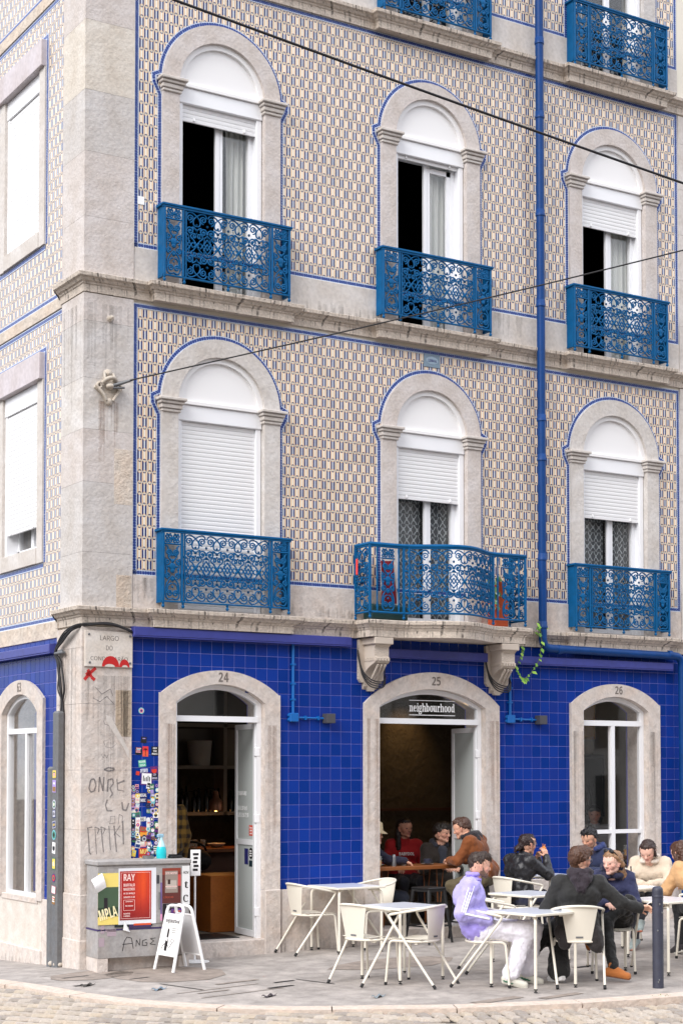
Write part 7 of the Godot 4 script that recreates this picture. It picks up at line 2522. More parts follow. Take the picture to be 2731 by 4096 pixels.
	mb.X = Transform3D(Basis(Vector3.UP, 0.2), base * Vector3(0.41, 1.16, 0.02))
	mb.box(Vector3.ZERO, Vector3(0.15, 0.025, 0.08), 0.008); mb.box(Vector3(-0.03, 0.018, 0), Vector3(0.07, 0.02, 0.075), 0.008)
	tag(obj("card_reader", mb, M.black), "black card reader lying on the cabinet right of the spray bottle", "card reader")

func a_frame():
	var t := thing("sandwich_board", "white folding A-board with a cartoon bottle drawing near the cabinet", "sign board", on_ground(0.82, 0.66), 0.08)
	var W := 0.19
	var S := 0.74
	for s in 2:
		var sg := 1.0 if s == 0 else -1.0
		# one leaf: tube frame with rounded top, leaning to the other
		var tilt := 0.22
		var m := Mb.new()
		m.X = Transform3D(Basis(Vector3(0, 1, 0), -PI / 2 if s == 0 else PI / 2), Vector3((-0.19 if s == 0 else 0.19), 0, 0)) * Transform3D(Basis(Vector3(1, 0, 0), -tilt) * Basis.from_scale(Vector3(1, S, 1)), Vector3.ZERO)
		m.tube(round_path([Vector3(-W, 0, 0), Vector3(-W + 0.03, 0.93, 0), Vector3(W - 0.03, 0.93, 0), Vector3(W, 0, 0)], 0.09, 6), 0.017, 8)
		m.tube([Vector3(-W + 0.01, 0.22, 0), Vector3(W - 0.01, 0.22, 0)], 0.014, 8); m.tube([Vector3(-W + 0.025, 0.80, 0), Vector3(W - 0.025, 0.80, 0)], 0.012, 8)
		var f := obj("board_frame", m, M.sign_white, t)
		var p := Mb.new(); p.X = m.X
		p.prism(PackedVector2Array([Vector2(-W + 0.02, 0.23), Vector2(W - 0.02, 0.23), Vector2(W - 0.038, 0.80), Vector2(-W + 0.038, 0.80)]), -0.006, 0.006)
		var pn := obj("board_panel", p, M.sign_white if s == 0 else mat("board_back", c8(214, 214, 216), 0.5), f)
		if s == 0:
			words("neighbourhood", 0.28, 0.075, m.X * Transform3D(Basis(), Vector3(0, 0.70, 0.0075)), M.ink, pn, "Droid Serif", "board_writing", false)
			var d := Mb.new(); d.X = m.X
			d.bx(-0.15, 0.15, 0.765, 0.768, 0.006, 0.0075); d.bx(-0.15, 0.15, 0.635, 0.638, 0.006, 0.0075)
			for i in 3: d.bx(0.02, 0.14 - 0.02 * i, 0.60 - i * 0.028, 0.607 - i * 0.028, 0.006, 0.0075)
			# a bottle with stick arms, drawn in outline
			d.prism(PackedVector2Array([Vector2(-0.07, 0.28), Vector2(-0.02, 0.28), Vector2(-0.018, 0.40), Vector2(-0.028, 0.46), Vector2(-0.03, 0.58), Vector2(-0.05, 0.60), Vector2(-0.066, 0.58), Vector2(-0.064, 0.46), Vector2(-0.074, 0.40)]), 0.006, 0.0072)
			d.tube([Vector3(-0.02, 0.36, 0.007), Vector3(0.03, 0.33, 0.007), Vector3(0.06, 0.40, 0.007)], 0.004, 4)
			d.tube([Vector3(-0.07, 0.38, 0.007), Vector3(-0.11, 0.34, 0.007), Vector3(-0.12, 0.30, 0.007)], 0.004, 4)
			var ring := []
			for i in 12: ring.append(Vector3(0.065 + cos(TAU * i / 12) * 0.028, 0.43 + sin(TAU * i / 12) * 0.028, 0.007))
			d.tube(ring, 0.003, 4, false, true)
			obj("bottle_drawing", d, M.ink, pn)
			d = Mb.new(); d.X = m.X
			d.bx(-0.06, -0.034, 0.42, 0.47, 0.0072, 0.0082)
			obj("drawing_label", d, M.sign_white, pn)

# ------------------------------------------------------------------ people
# Local axes of a person: +x forwards, +y up, +z to the person's right. Bones are tapered capsules joined by a smooth minimum and meshed as surface nets.
var fold_noise := FastNoiseLite.new()

func sdf(mb: Mb, bones: Array, h: float, k: float, wr := 0.0, wf := 1.0, paint = null):
	var lo := Vector3.ONE * 1e9
	var hi := -lo
	for b in bones:
		var r: float = max(b[2], b[3])
		lo = lo.min(b[0] - Vector3.ONE * r).min(b[1] - Vector3.ONE * r)
		hi = hi.max(b[0] + Vector3.ONE * r).max(b[1] + Vector3.ONE * r)
	var pad := h * 3 + wr
	lo -= Vector3.ONE * pad; hi += Vector3.ONE * pad
	var nx := int((hi.x - lo.x) / h) + 2
	var ny := int((hi.y - lo.y) / h) + 2
	var nz := int((hi.z - lo.z) / h) + 2
	var sy := nx
	var sz := nx * ny
	var N := nx * ny * nz
	var F := PackedFloat32Array(); F.resize(N); F.fill(1.0)
	var D := PackedFloat32Array(); D.resize(N); D.fill(1.0)
	var W := PackedByteArray(); W.resize(N)
	for bi in bones.size():
		var b: Array = bones[bi]
		var a: Vector3 = b[0]
		var ba: Vector3 = b[1] - a
		var l2: float = max(ba.length_squared(), 1e-9)
		var ra: float = b[2]
		var dr: float = b[3] - ra
		var R: float = max(b[2], b[3]) + k + 2.5 * h
		var q0: Vector3 = (a.min(b[1]) - Vector3.ONE * R - lo) / h
		var q1: Vector3 = (a.max(b[1]) + Vector3.ONE * R - lo) / h
		var x0: int = max(0, int(q0.x)); var x1: int = min(nx - 1, int(q1.x) + 1)
		var y0: int = max(0, int(q0.y)); var y1: int = min(ny - 1, int(q1.y) + 1)
		var z0: int = max(0, int(q0.z)); var z1: int = min(nz - 1, int(q1.z) + 1)
		var lim := k + 2.5 * h
		for iz in range(z0, z1 + 1):
			for iy in range(y0, y1 + 1):
				var i := iz * sz + iy * sy + x0
				var p := Vector3(lo.x + x0 * h, lo.y + iy * h, lo.z + iz * h) - a
				for ix in range(x0, x1 + 1):
					var t: float = clamp(p.dot(ba) / l2, 0.0, 1.0)
					var d: float = (p - ba * t).length() - ra - dr * t
					if d < lim:
						var f := F[i]
						if d < D[i]:
							D[i] = d; W[i] = bi
						var e: float = k - abs(f - d)
						if e > 0.0: F[i] = min(f, d) - e * e / (4.0 * k)
						elif d < f: F[i] = d
					i += 1
					p.x += h
	if wr > 0.0:
		for i in N:
			var f := F[i]
			if f < 0.05 and f > -0.05:
				var c: float = bones[W[i]][5] if bones[W[i]].size() > 5 else 1.0
				if c > 0.0:
					var ix := i % nx
					var iy := (i / sy) % ny
					var iz := i / sz
					F[i] = f + wr * c * fold_noise.get_noise_3d((lo.x + ix * h) * wf, (lo.y + iy * h) * wf * 0.8, (lo.z + iz * h) * wf)
	var V := PackedVector3Array()
	var Nn := PackedVector3Array()
	var C := PackedColorArray()
	var at := PackedInt32Array(); at.resize(N); at.fill(-1)
	var cells := PackedInt32Array()
	var off := [0, 1, sy, sy + 1, sz, sz + 1, sz + sy, sz + sy + 1]
	var edges := [[0, 1], [2, 3], [4, 5], [6, 7], [0, 2], [1, 3], [4, 6], [5, 7], [0, 4], [1, 5], [2, 6], [3, 7]]
	var cv := [Vector3(0, 0, 0), Vector3(1, 0, 0), Vector3(0, 1, 0), Vector3(1, 1, 0), Vector3(0, 0, 1), Vector3(1, 0, 1), Vector3(0, 1, 1), Vector3(1, 1, 1)]
	var near := 3.5 * h
	for i in N - sz - sy - 1:
		var f0 := F[i]
		if f0 > near or f0 < -near: continue
		var ix := i % nx
		if ix == nx - 1: continue
		var m := 0
		for c in 8:
			if F[i + off[c]] < 0.0: m += 1
		if m == 0 or m == 8: continue
		var s := Vector3.ZERO
		var n := 0
		for e in edges:
			var fa := F[i + off[e[0]]]
			var fb := F[i + off[e[1]]]
			if (fa < 0.0) != (fb < 0.0):
				s += cv[e[0]].lerp(cv[e[1]], fa / (fa - fb)); n += 1
		s /= n
		var g := Vector3(F[i + 1] - f0 + F[i + sy + 1] - F[i + sy] + F[i + sz + 1] - F[i + sz] + F[i + sz + sy + 1] - F[i + sz + sy],
			F[i + sy] - f0 + F[i + sy + 1] - F[i + 1] + F[i + sz + sy] - F[i + sz] + F[i + sz + sy + 1] - F[i + sz + 1],
			F[i + sz] - f0 + F[i + sz + 1] - F[i + 1] + F[i + sz + sy] - F[i + sy] + F[i + sz + sy + 1] - F[i + sy + 1])
		at[i] = V.size()
		var p := lo + Vector3(ix + s.x, (i / sy) % ny + s.y, i / sz + s.z) * h
		V.append(p); Nn.append(g.normalized())
		var best := 0
		for c in 8:
			if D[i + off[c]] < D[i + off[best]]: best = c
		var col: Color = bones[W[i + off[best]]][4]
		if paint != null: col = paint.call(p, col, W[i + off[best]])
		C.append(col)
		cells.append(i)
	for i in cells:
		for ax in 3:
			var st: int = [1, sy, sz][ax]
			var s1: int = [sy, sz, 1][ax]
			var s2: int = [sz, 1, sy][ax]
			var fa := F[i]
			var fb := F[i + st]
			if (fa < 0.0) == (fb < 0.0): continue
			var q := [at[i], at[i - s1], at[i - s1 - s2], at[i - s2]]
			if q[1] < 0 or q[2] < 0 or q[3] < 0: continue
			var o := [0, 1, 2, 0, 2, 3] if fa > 0.0 else [0, 2, 1, 0, 3, 2]
			for w in o:
				var vi: int = q[w]
				mb.v.append(mb.X * V[vi]); mb.n.append(mb.X.basis * Nn[vi]); mb.u.append(Vector2.ZERO); mb.c.append(C[vi])

func hand_bones(wr: Vector3, dir: Vector3, palm: Vector3, side: float, curl: float, skin: Color) -> Array:
	# palm: the way the palm faces; side +1 for a right hand; the thumb leaves the side of the palm near the wrist
	var d := dir.normalized()
	palm = (palm - d * palm.dot(d)).normalized()
	var w := d.cross(palm).normalized() * side
	var B := []
	for k in [-1.0, 0.0, 1.0]: B.append([wr + d * 0.012 + w * 0.016 * k, wr + d * 0.078 + w * 0.024 * k, 0.017, 0.0145, skin])
	B.append([wr - d * 0.04, wr + d * 0.02, 0.026, 0.024, skin])
	for f in 4:
		var o: float = [0.031, 0.011, -0.010, -0.029][f]
		var L: float = [0.068, 0.077, 0.071, 0.055][f]
		var p: Vector3 = wr + d * (0.084 - 0.004 * abs(f - 1.2)) + w * o
		var a := curl * (0.45 + 0.07 * f)
		for s in 3:
			var dd := d * cos(a) + palm * sin(a) + w * 0.04 * (1.5 - f)
			var e: Vector3 = p + dd * L * [0.46, 0.3, 0.24][s]
			B.append([p, e, 0.0092 - 0.0006 * s, 0.0086 - 0.0006 * s, skin])
			p = e
			a += curl * 0.6
	var tp := wr + d * 0.028 + w * 0.026
	var t1 := tp + (d * 0.55 + w * 0.75 + palm * 0.25).normalized() * 0.038
	var t2 := t1 + (d * 0.85 + w * 0.2 + palm * (0.25 + curl * 0.4)).normalized() * 0.034
	B.append([tp, t1, 0.0135, 0.0105, skin]); B.append([t1, t2, 0.0102, 0.009, skin])
	return B

func person(label: String, at: Vector3, yaw: float, s: Dictionary) -> Node3D:
	var t := thing("person", label, "person", at, yaw)
	var J := {"pelvis": Vector3(0, 0.53, 0), "waist": Vector3(-0.03, 0.68, 0), "chest": Vector3(-0.03, 0.87, 0), "neck": Vector3(-0.01, 1.05, 0), "head": Vector3(0.03, 1.19, 0),
		"hipL": Vector3(0.0, 0.53, -0.09), "hipR": Vector3(0.0, 0.53, 0.09), "kneeL": Vector3(0.43, 0.53, -0.12), "kneeR": Vector3(0.43, 0.53, 0.12), "ankL": Vector3(0.42, 0.1, -0.12), "ankR": Vector3(0.42, 0.1, 0.12),
		"shL": Vector3(-0.03, 0.985, -0.175), "shR": Vector3(-0.03, 0.985, 0.175), "elL": Vector3(0.02, 0.74, -0.25), "elR": Vector3(0.02, 0.74, 0.25), "wrL": Vector3(0.24, 0.70, -0.17), "wrR": Vector3(0.24, 0.70, 0.17),
		"toeL": Vector3(1, -0.25, -0.1), "toeR": Vector3(1, -0.25, 0.1), "palmL": Vector3(0, -1, 0.2), "palmR": Vector3(0, -1, -0.2)}
	for k in s.get("J", {}): J[k] = s.J[k]
	var top: Color = s.top.srgb_to_linear()
	var legs: Color = s.legs.srgb_to_linear()
	var skin: Color = s.get("skin", c8(222, 172, 146)).srgb_to_linear()
	var hairc: Color = s.hair.srgb_to_linear()
	var bulk: float = s.get("bulk", 1.0)
	var fl: float = s.get("baggy", 1.0)
	var hem: float = s.get("hem", 1.0)
	var sleeve: float = s.get("sleeve", 1.0)      # how far down the forearm the sleeve reaches
	var Z := Vector3(0, 0, 1)
	var B := []
	var lower: Color = top if s.get("coat", false) else legs
	B.append([J.hipL, J.hipR, 0.125, 0.125, lower])
	B.append([J.pelvis + Vector3(-0.02, 0.07, -0.07), J.pelvis + Vector3(-0.02, 0.07, 0.07), 0.125 * bulk, 0.125 * bulk, top])
	var lat: Vector3 = (J.shR - J.shL).normalized()
	var latw := (Z + lat).normalized()
	B.append([J.waist - latw * 0.065, J.waist + latw * 0.065, 0.122 * bulk, 0.122 * bulk, top])
	B.append([J.chest - lat * 0.085, J.chest + lat * 0.085, 0.125 * bulk, 0.125 * bulk, top])
	B.append([J.shL, J.shR, 0.07 * bulk, 0.07 * bulk, top])
	B.append([(J.shL + J.shR) / 2, J.neck, 0.085, 0.062, top])
	for q in ["L", "R"]:
		B.append([J["sh" + q], J["el" + q], 0.066 * bulk, 0.056 * bulk, top])
		var cut: Vector3 = J["el" + q].lerp(J["wr" + q], sleeve)
		if sleeve > 0.05: B.append([J["el" + q], cut, 0.054 * bulk, 0.044 * bulk, top])
		B.append([J["el" + q] if sleeve < 0.9 else J["el" + q].lerp(J["wr" + q], 0.5), J["wr" + q], 0.036, 0.027, skin, 0.0])
		B.append([J["hip" + q], J["knee" + q], 0.088 * fl, 0.070 * fl, legs])
		B.append([J["knee" + q], J["ank" + q] + Vector3(0, 0.03, 0), 0.066 * fl, 0.05 * fl * hem, legs])
		B.append([J["ank" + q] + Vector3(0, 0.03, 0), J["ank" + q], 0.036, 0.034, s.get("sock", s.legs).srgb_to_linear(), 0.0])
	for e in s.get("extra", []): B.append(e)
	B.append([J.neck - Vector3(0, 0.02, 0), J.neck.lerp(J.head, 0.6), 0.052, 0.05, skin, 0.0])
	var mb := Mb.new()
	sdf(mb, B, s.get("h", 0.0135), 0.035, s.get("wrinkle", 0.012) * 0.9, 11.0, s.get("paint", null))
	# head, with its own finer grid
	var HB := Basis(Vector3.UP, s.get("look", 0.0)) * Basis(Vector3(0, 0, 1), s.get("nod", 0.0)) * Basis(Vector3(1, 0, 0), s.get("tip", 0.0))
	var HX := Transform3D(HB, J.head)
	var lip := skin.lerp(c8(170, 80, 80).srgb_to_linear(), 0.55)
	var cheek := skin.lerp(c8(214, 120, 104).srgb_to_linear(), 0.25)
	var beard: float = s.get("beard", 0.0)
	var jawc := skin.lerp(hairc, beard)
	var hd := [[Vector3(-0.022, 0.03, 0), Vector3(0.012, 0.034, 0), 0.086, 0.083, skin], [Vector3(-0.03, -0.02, 0), Vector3(0.0, -0.01, 0), 0.07, 0.07, skin],
		[Vector3(0.02, -0.045, 0), Vector3(0.052, -0.078, 0), 0.052, 0.031, jawc], [Vector3(0.0, -0.06, -0.035), Vector3(0.05, -0.08, -0.008), 0.03, 0.026, jawc], [Vector3(0.0, -0.06, 0.035), Vector3(0.05, -0.08, 0.008), 0.03, 0.026, jawc],
		[Vector3(0.043, -0.02, -0.03), Vector3(0.045, -0.03, -0.025), 0.04, 0.036, cheek], [Vector3(0.043, -0.02, 0.03), Vector3(0.045, -0.03, 0.025), 0.04, 0.036, cheek],
		[Vector3(0.055, 0.025, -0.025), Vector3(0.055, 0.025, 0.025), 0.034, 0.034, skin], [Vector3(0.084, 0.008, 0), Vector3(0.101, -0.026, 0), 0.0105, 0.0125, skin], [Vector3(0.092, -0.03, -0.009), Vector3(0.092, -0.03, 0.009), 0.0095, 0.0095, skin],
		[Vector3(0.080, -0.058, -0.014), Vector3(0.080, -0.058, 0.014), 0.0085, 0.0085, lip], [Vector3(0.078, -0.068, -0.010), Vector3(0.078, -0.068, 0.010), 0.0095, 0.0095, lip],
		[Vector3(0.070, -0.095, -0.006), Vector3(0.070, -0.095, 0.006), 0.018, 0.018, jawc]]
	for sd in [-1.0, 1.0]:
		hd.append([Vector3(-0.012, 0.006, 0.078 * sd), Vector3(-0.006, -0.032, 0.076 * sd), 0.017, 0.011, cheek])
		hd.append([Vector3(-0.018, 0.012, 0.086 * sd), Vector3(-0.016, -0.012, 0.084 * sd), 0.008, 0.007, cheek])
		hd.append([Vector3(0.076, 0.006, 0.030 * sd), Vector3(0.074, 0.006, 0.038 * sd), 0.0095, 0.0085, c8(52, 40, 36).srgb_to_linear()])
		hd.append([Vector3(0.086, 0.026, 0.016 * sd), Vector3(0.074, 0.028, 0.048 * sd), 0.0058, 0.0048, hairc])
		if beard > 0.0:
			hd.append([Vector3(-0.004, -0.02, 0.062 * sd), Vector3(0.03, -0.075, 0.04 * sd), 0.018, 0.022, jawc])
	if beard > 0.0: hd.append([Vector3(0.086, -0.045, -0.018), Vector3(0.086, -0.045, 0.018), 0.007, 0.007, jawc])
	mb.X = HX
	sdf(mb, hd, 0.0062, 0.011)
	mb.X = Transform3D()
	# hands
	for q in ["L", "R"]:
		if q in s.get("no_hand", ""): continue
		var dir: Vector3 = s.get("hand" + q, J["wr" + q] - J["el" + q])
		sdf(mb, hand_bones(J["wr" + q], dir, J["palm" + q], 1.0 if q == "R" else -1.0, s.get("curl" + q, 0.7), skin), 0.0058, 0.007)
	obj("body", mb, M[s.get("mat", "cloth")], t)
	# hair: a shell of its own with a strand-like surface
	var hb := []
	for b in s.get("hairs", HAIR_SHORT): hb.append([b[0], b[1], b[2], b[3], hairc if b.size() < 5 else b[4].srgb_to_linear()])
	mb = Mb.new(); mb.X = HX
	sdf(mb, hb, 0.0075, 0.016, s.get("tousle", 0.010), 34.0, func(p, c, w): return c * (0.8 + 0.5 * (0.5 + 0.5 * fold_noise.get_noise_3d(p.x * 90.0, p.y * 16.0, p.z * 90.0))))
	# loose strands over the shell
	var nv := mb.v.size()
	for i in s.get("strands", 150):
		var vi := (rng.randi() % (nv / 3)) * 3
		var o := mb.v[vi]
		var nn := mb.n[vi]
		var dn := (HX.basis * Vector3(0.35 * (rng.randf() - 0.3), -0.6 - 0.4 * rng.randf(), 0.5 * (rng.randf() - 0.5)))
		dn = (dn - nn * dn.dot(nn)).normalized()
		var L := 0.03 + 0.03 * rng.randf()
		mb.col = hairc * (0.7 + 0.9 * rng.randf())
		var X0 := mb.X
		mb.X = Transform3D()
		mb.tube([o - nn * 0.002, o + dn * L * 0.5 + nn * 0.004, o + dn * L + nn * (0.001 + 0.007 * rng.randf())], [0.0024, 0.002, 0.0007], 3, false)
		mb.X = X0
	obj("hair", mb, M.hair, t)
	# shoes
	var sh: Color = s.get("shoe", c8(40, 38, 40)).srgb_to_linear()
	var sole: Color = s.get("sole", c8(220, 218, 210)).srgb_to_linear()
	if not s.get("no_feet", false):
		for q in ["L", "R"]:
			var a: Vector3 = J["ank" + q]
			var d: Vector3 = J["toe" + q].normalized()
			var side := d.cross(Vector3.UP).normalized()
			var dn := side.cross(d).normalized() * -1.0
			if dn.y > 0: dn = -dn
			mb = Mb.new()
			var b2 := []
			for k in [-1.0, 1.0]:
				b2.append([a - d * 0.05 + dn * 0.035 + side * 0.012 * k, a + d * 0.15 + dn * 0.042 + side * 0.018 * k, 0.036, 0.031, sh])
				b2.append([a - d * 0.055 + dn * 0.066 + side * 0.016 * k, a + d * 0.165 + dn * 0.062 + side * 0.022 * k, 0.020, 0.019, sole])
			b2.append([a - dn * 0.035 - d * 0.01, a + dn * 0.03, 0.044, 0.046, sh])
			b2.append([a + d * 0.03 + dn * 0.01, a + d * 0.1 + dn * 0.03, 0.04, 0.034, s.get("tongue", s.get("shoe", c8(40, 38, 40))).srgb_to_linear()])
			if s.has("flash"):
				for k in [-1.0, 1.0]:
					b2.append([a - d * 0.05 + dn * 0.045 + side * 0.034 * k, a + d * 0.03 + dn * 0.05 + side * 0.036 * k, 0.014, 0.012, s.flash.srgb_to_linear()])
			sdf(mb, b2, 0.009, 0.012)
			obj("shoe", mb, M.cloth, t)
	return t

const HAIR_SHORT := [[Vector3(-0.035, 0.045, 0), Vector3(0.015, 0.068, 0), 0.088, 0.072], [Vector3(-0.055, -0.005, 0), Vector3(-0.05, -0.03, 0), 0.068, 0.052], [Vector3(0.05, 0.09, -0.03), Vector3(0.05, 0.09, 0.03), 0.032, 0.032], [Vector3(-0.02, 0.02, -0.07), Vector3(0.0, 0.05, -0.062), 0.026, 0.026], [Vector3(-0.02, 0.02, 0.07), Vector3(0.0, 0.05, 0.062), 0.026, 0.026]]

func garment(t: Node3D, called: String, bones: Array, c: Color, h := 0.011, k := 0.02, wr := 0.008, m := "cloth"):
	var B := []
	for b in bones: B.append([b[0], b[1], b[2], b[3], c.srgb_to_linear() if b.size() < 5 else b[4].srgb_to_linear()])
	var mb := Mb.new()
	sdf(mb, B, h, k, wr, 14.0)
	return obj(called, mb, M[m], t)

func hood(n: Vector3, w := 1.0) -> Array:
	# a hood lying on the back and round the neck
	return [[n + Vector3(0.05, 0.0, -0.075 * w), n + Vector3(-0.07, 0.03, -0.075 * w), 0.03, 0.042], [n + Vector3(0.05, 0.0, 0.075 * w), n + Vector3(-0.07, 0.03, 0.075 * w), 0.03, 0.042], [n + Vector3(-0.09, 0.03, -0.06 * w), n + Vector3(-0.09, 0.03, 0.06 * w), 0.048, 0.048], [n + Vector3(-0.12, -0.03, -0.05 * w), n + Vector3(-0.13, -0.12, 0.0), 0.05, 0.05], [n + Vector3(-0.12, -0.03, 0.05 * w), n + Vector3(-0.13, -0.12, 0.0), 0.05, 0.05]]

func collar(n: Vector3, r: float, h: float, th := 0.016) -> Array:
	var B := []
	for i in 9:
		var a := PI * 0.16 + (TAU - PI * 0.32) * i / 9.0
		var b := PI * 0.16 + (TAU - PI * 0.32) * (i + 1) / 9.0
		for k in 2:
			var y := h * k
			B.append([n + Vector3(cos(a) * r, y, sin(a) * r), n + Vector3(cos(b) * r, y, sin(b) * r), th, th])
	return B

func facing(x: float, z: float) -> float: return atan2(-z, x)

func build_people():
	fold_noise.seed = 4; fold_noise.frequency = 1.0; fold_noise.fractal_octaves = 3
	var v := func(x, y, z): return Vector3(x, y, z)
	# 1 lavender track jacket
	var J := {"waist": v.call(-0.07, 0.68, 0), "chest": v.call(-0.10, 0.86, 0), "neck": v.call(-0.055, 1.03, 0), "head": v.call(0.005, 1.155, 0.0), "shL": v.call(-0.09, 0.965, -0.185), "shR": v.call(-0.09, 0.965, 0.185),
		"elR": v.call(-0.17, 0.71, 0.27), "wrR": v.call(0.08, 0.655, 0.2), "elL": v.call(-0.1, 0.71, -0.27), "wrL": v.call(0.1, 0.655, -0.16), "kneeR": v.call(0.46, 0.54, 0.13), "ankR": v.call(0.30, 0.1, 0.13), "kneeL": v.call(0.53, 0.54, -0.14), "ankL": v.call(0.46, 0.1, -0.13)}
	var t := person("bearded man in a lavender track jacket and white trousers, seated", on_ground(2.77, 3.28), facing(0.80, 0.60), {"J": J, "top": c8(176, 168, 232), "legs": c8(232, 230, 240), "hair": c8(52, 38, 32), "skin": c8(226, 176, 152), "beard": 0.8, "bulk": 1.26, "baggy": 1.25, "hem": 1.35, "no_hand": "LR", "look": 0.3, "nod": -0.06, "shoe": c8(206, 204, 192), "sole": c8(226, 224, 214), "tongue": c8(150, 148, 142), "flash": c8(20, 110, 80), "wrinkle": 0.02, "tousle": 0.012,
		"hairs": [[v.call(-0.035, 0.055, 0), v.call(0.03, 0.078, 0), 0.084, 0.07], [v.call(-0.05, 0.02, 0), v.call(-0.05, 0.0, 0), 0.066, 0.056], [v.call(0.064, 0.094, -0.03), v.call(0.07, 0.092, 0.03), 0.034, 0.034], [v.call(-0.02, 0.035, -0.066), v.call(0.0, 0.055, -0.06), 0.024, 0.024], [v.call(-0.02, 0.035, 0.066), v.call(0.0, 0.055, 0.06), 0.024, 0.024]]})
	garment(t, "collar", collar(J.neck + Vector3(0.005, -0.005, 0), 0.068, 0.055), c8(164, 150, 226))
	garment(t, "jacket_hem", [[v.call(-0.03, 0.57, -0.09), v.call(-0.03, 0.57, 0.09), 0.148, 0.148]], c8(160, 146, 222), 0.012, 0.03, 0.012)
	var stripe := Mb.new()
	for i in 3:
		for q in [[J.shR, J.elR, 0.178, 0.25], [J.elR, J.wrR, 0.25, 0.2]]:
			var a: Vector3 = q[0]
			var b: Vector3 = q[1]
			var ax: Vector3 = (b - a).normalized()
			var outw := Vector3(0.25 + 0.30 * (i - 1), 0.15, 1.0)
			outw = (outw - ax * outw.dot(ax)).normalized()
			var pts := []
			for k in 7:
				var f := k / 6.0
				var r: float = 1.125 * (lerp(0.0742, 0.0628, f) if q[0] == J.shR else lerp(0.0612, 0.050, f))
				pts.append(a.lerp(b, f) + outw * (r + 0.0035))
			stripe.tube(pts, 0.0068, 6)
	obj("sleeve_stripe", stripe, M.sign_white, t)
	# 2 dark coat, back to the viewer
	J = {"waist": v.call(0.0, 0.68, 0), "chest": v.call(0.02, 0.88, 0.02), "neck": v.call(0.05, 1.06, 0.03), "head": v.call(0.08, 1.20, 0.05), "shL": v.call(0.02, 0.985, -0.17), "shR": v.call(0.02, 0.985, 0.21), "elL": v.call(0.04, 0.72, -0.30), "wrL": v.call(0.26, 0.68, -0.2),
		"elR": v.call(0.02, 0.80, 0.42), "wrR": v.call(0.10, 0.735, 0.62), "kneeL": v.call(0.43, 0.53, -0.13), "ankL": v.call(0.1, 0.1, -0.17), "kneeR": v.call(0.40, 0.60, -0.04), "ankR": v.call(0.28, 0.33, -0.42), "toeR": v.call(-0.1, -0.15, -1), "toeL": v.call(0.9, -0.2, -0.4), "palmR": v.call(-0.6, -0.5, -0.2)}
	var black := c8(34, 31, 31).srgb_to_linear()
	t = person("man in a long black coat seen from behind, arm stretched to the right", on_ground(3.57, 3.79), facing(0.55, -0.83), {"J": J, "top": c8(38, 35, 34), "legs": c8(24, 23, 28), "hair": c8(78, 52, 38), "coat": true, "bulk": 1.12, "baggy": 1.15, "hem": 1.9, "look": -1.0, "nod": -0.05, "curlR": 0.9, "shoe": c8(230, 230, 230), "sole": c8(236, 236, 236), "wrinkle": 0.016, "handR": v.call(0.3, 0.02, 1.0),
		"extra": [[v.call(-0.10, 0.5, -0.14), v.call(-0.13, 0.42, -0.13), 0.09, 0.07, black], [v.call(-0.10, 0.5, 0.14), v.call(-0.12, 0.40, 0.17), 0.10, 0.08, black], [v.call(0.1, 0.5, 0.2), v.call(0.08, 0.36, 0.22), 0.07, 0.06, black]],
		"hairs": [[v.call(-0.04, 0.05, 0), v.call(0.03, 0.075, 0), 0.096, 0.078], [v.call(-0.062, 0.0, 0), v.call(-0.058, -0.05, 0), 0.072, 0.05], [v.call(0.065, 0.10, -0.04), v.call(0.07, 0.09, 0.04), 0.036, 0.034], [v.call(-0.02, 0.02, -0.074), v.call(0.02, 0.05, -0.068), 0.028, 0.026], [v.call(-0.02, 0.02, 0.074), v.call(0.02, 0.05, 0.068), 0.028, 0.026]]})
	garment(t, "hood", hood(J.neck + Vector3(-0.01, -0.005, 0), 1.15), c8(44, 36, 44), 0.012, 0.03, 0.016)
	glasses(t, J.head, -1.0, -0.05, M.steel)
	var cig := Mb.new()
	cig.tube([v.call(0.15, 0.765, 0.70), v.call(0.16, 0.80, 0.755)], 0.0045, 6)
	obj("cigarette", cig, M.sign_white, t)
	# 3 blonde woman leaning in
	J = {"waist": v.call(0.02, 0.68, 0), "chest": v.call(0.08, 0.85, 0), "neck": v.call(0.16, 1.01, 0), "head": v.call(0.22, 1.12, 0.0), "shL": v.call(0.10, 0.96, -0.16), "shR": v.call(0.10, 0.96, 0.16), "elL": v.call(0.2, 0.73, -0.22), "elR": v.call(0.2, 0.73, 0.22), "wrL": v.call(0.40, 0.72, -0.08), "wrR": v.call(0.40, 0.72, 0.08),
		"kneeL": v.call(0.42, 0.74, -0.16), "ankL": v.call(0.55, 0.40, 0.25), "kneeR": v.call(0.50, 0.53, 0.08), "ankR": v.call(0.72, 0.11, 0.02), "toeR": v.call(0.2, -0.15, -1.0)}
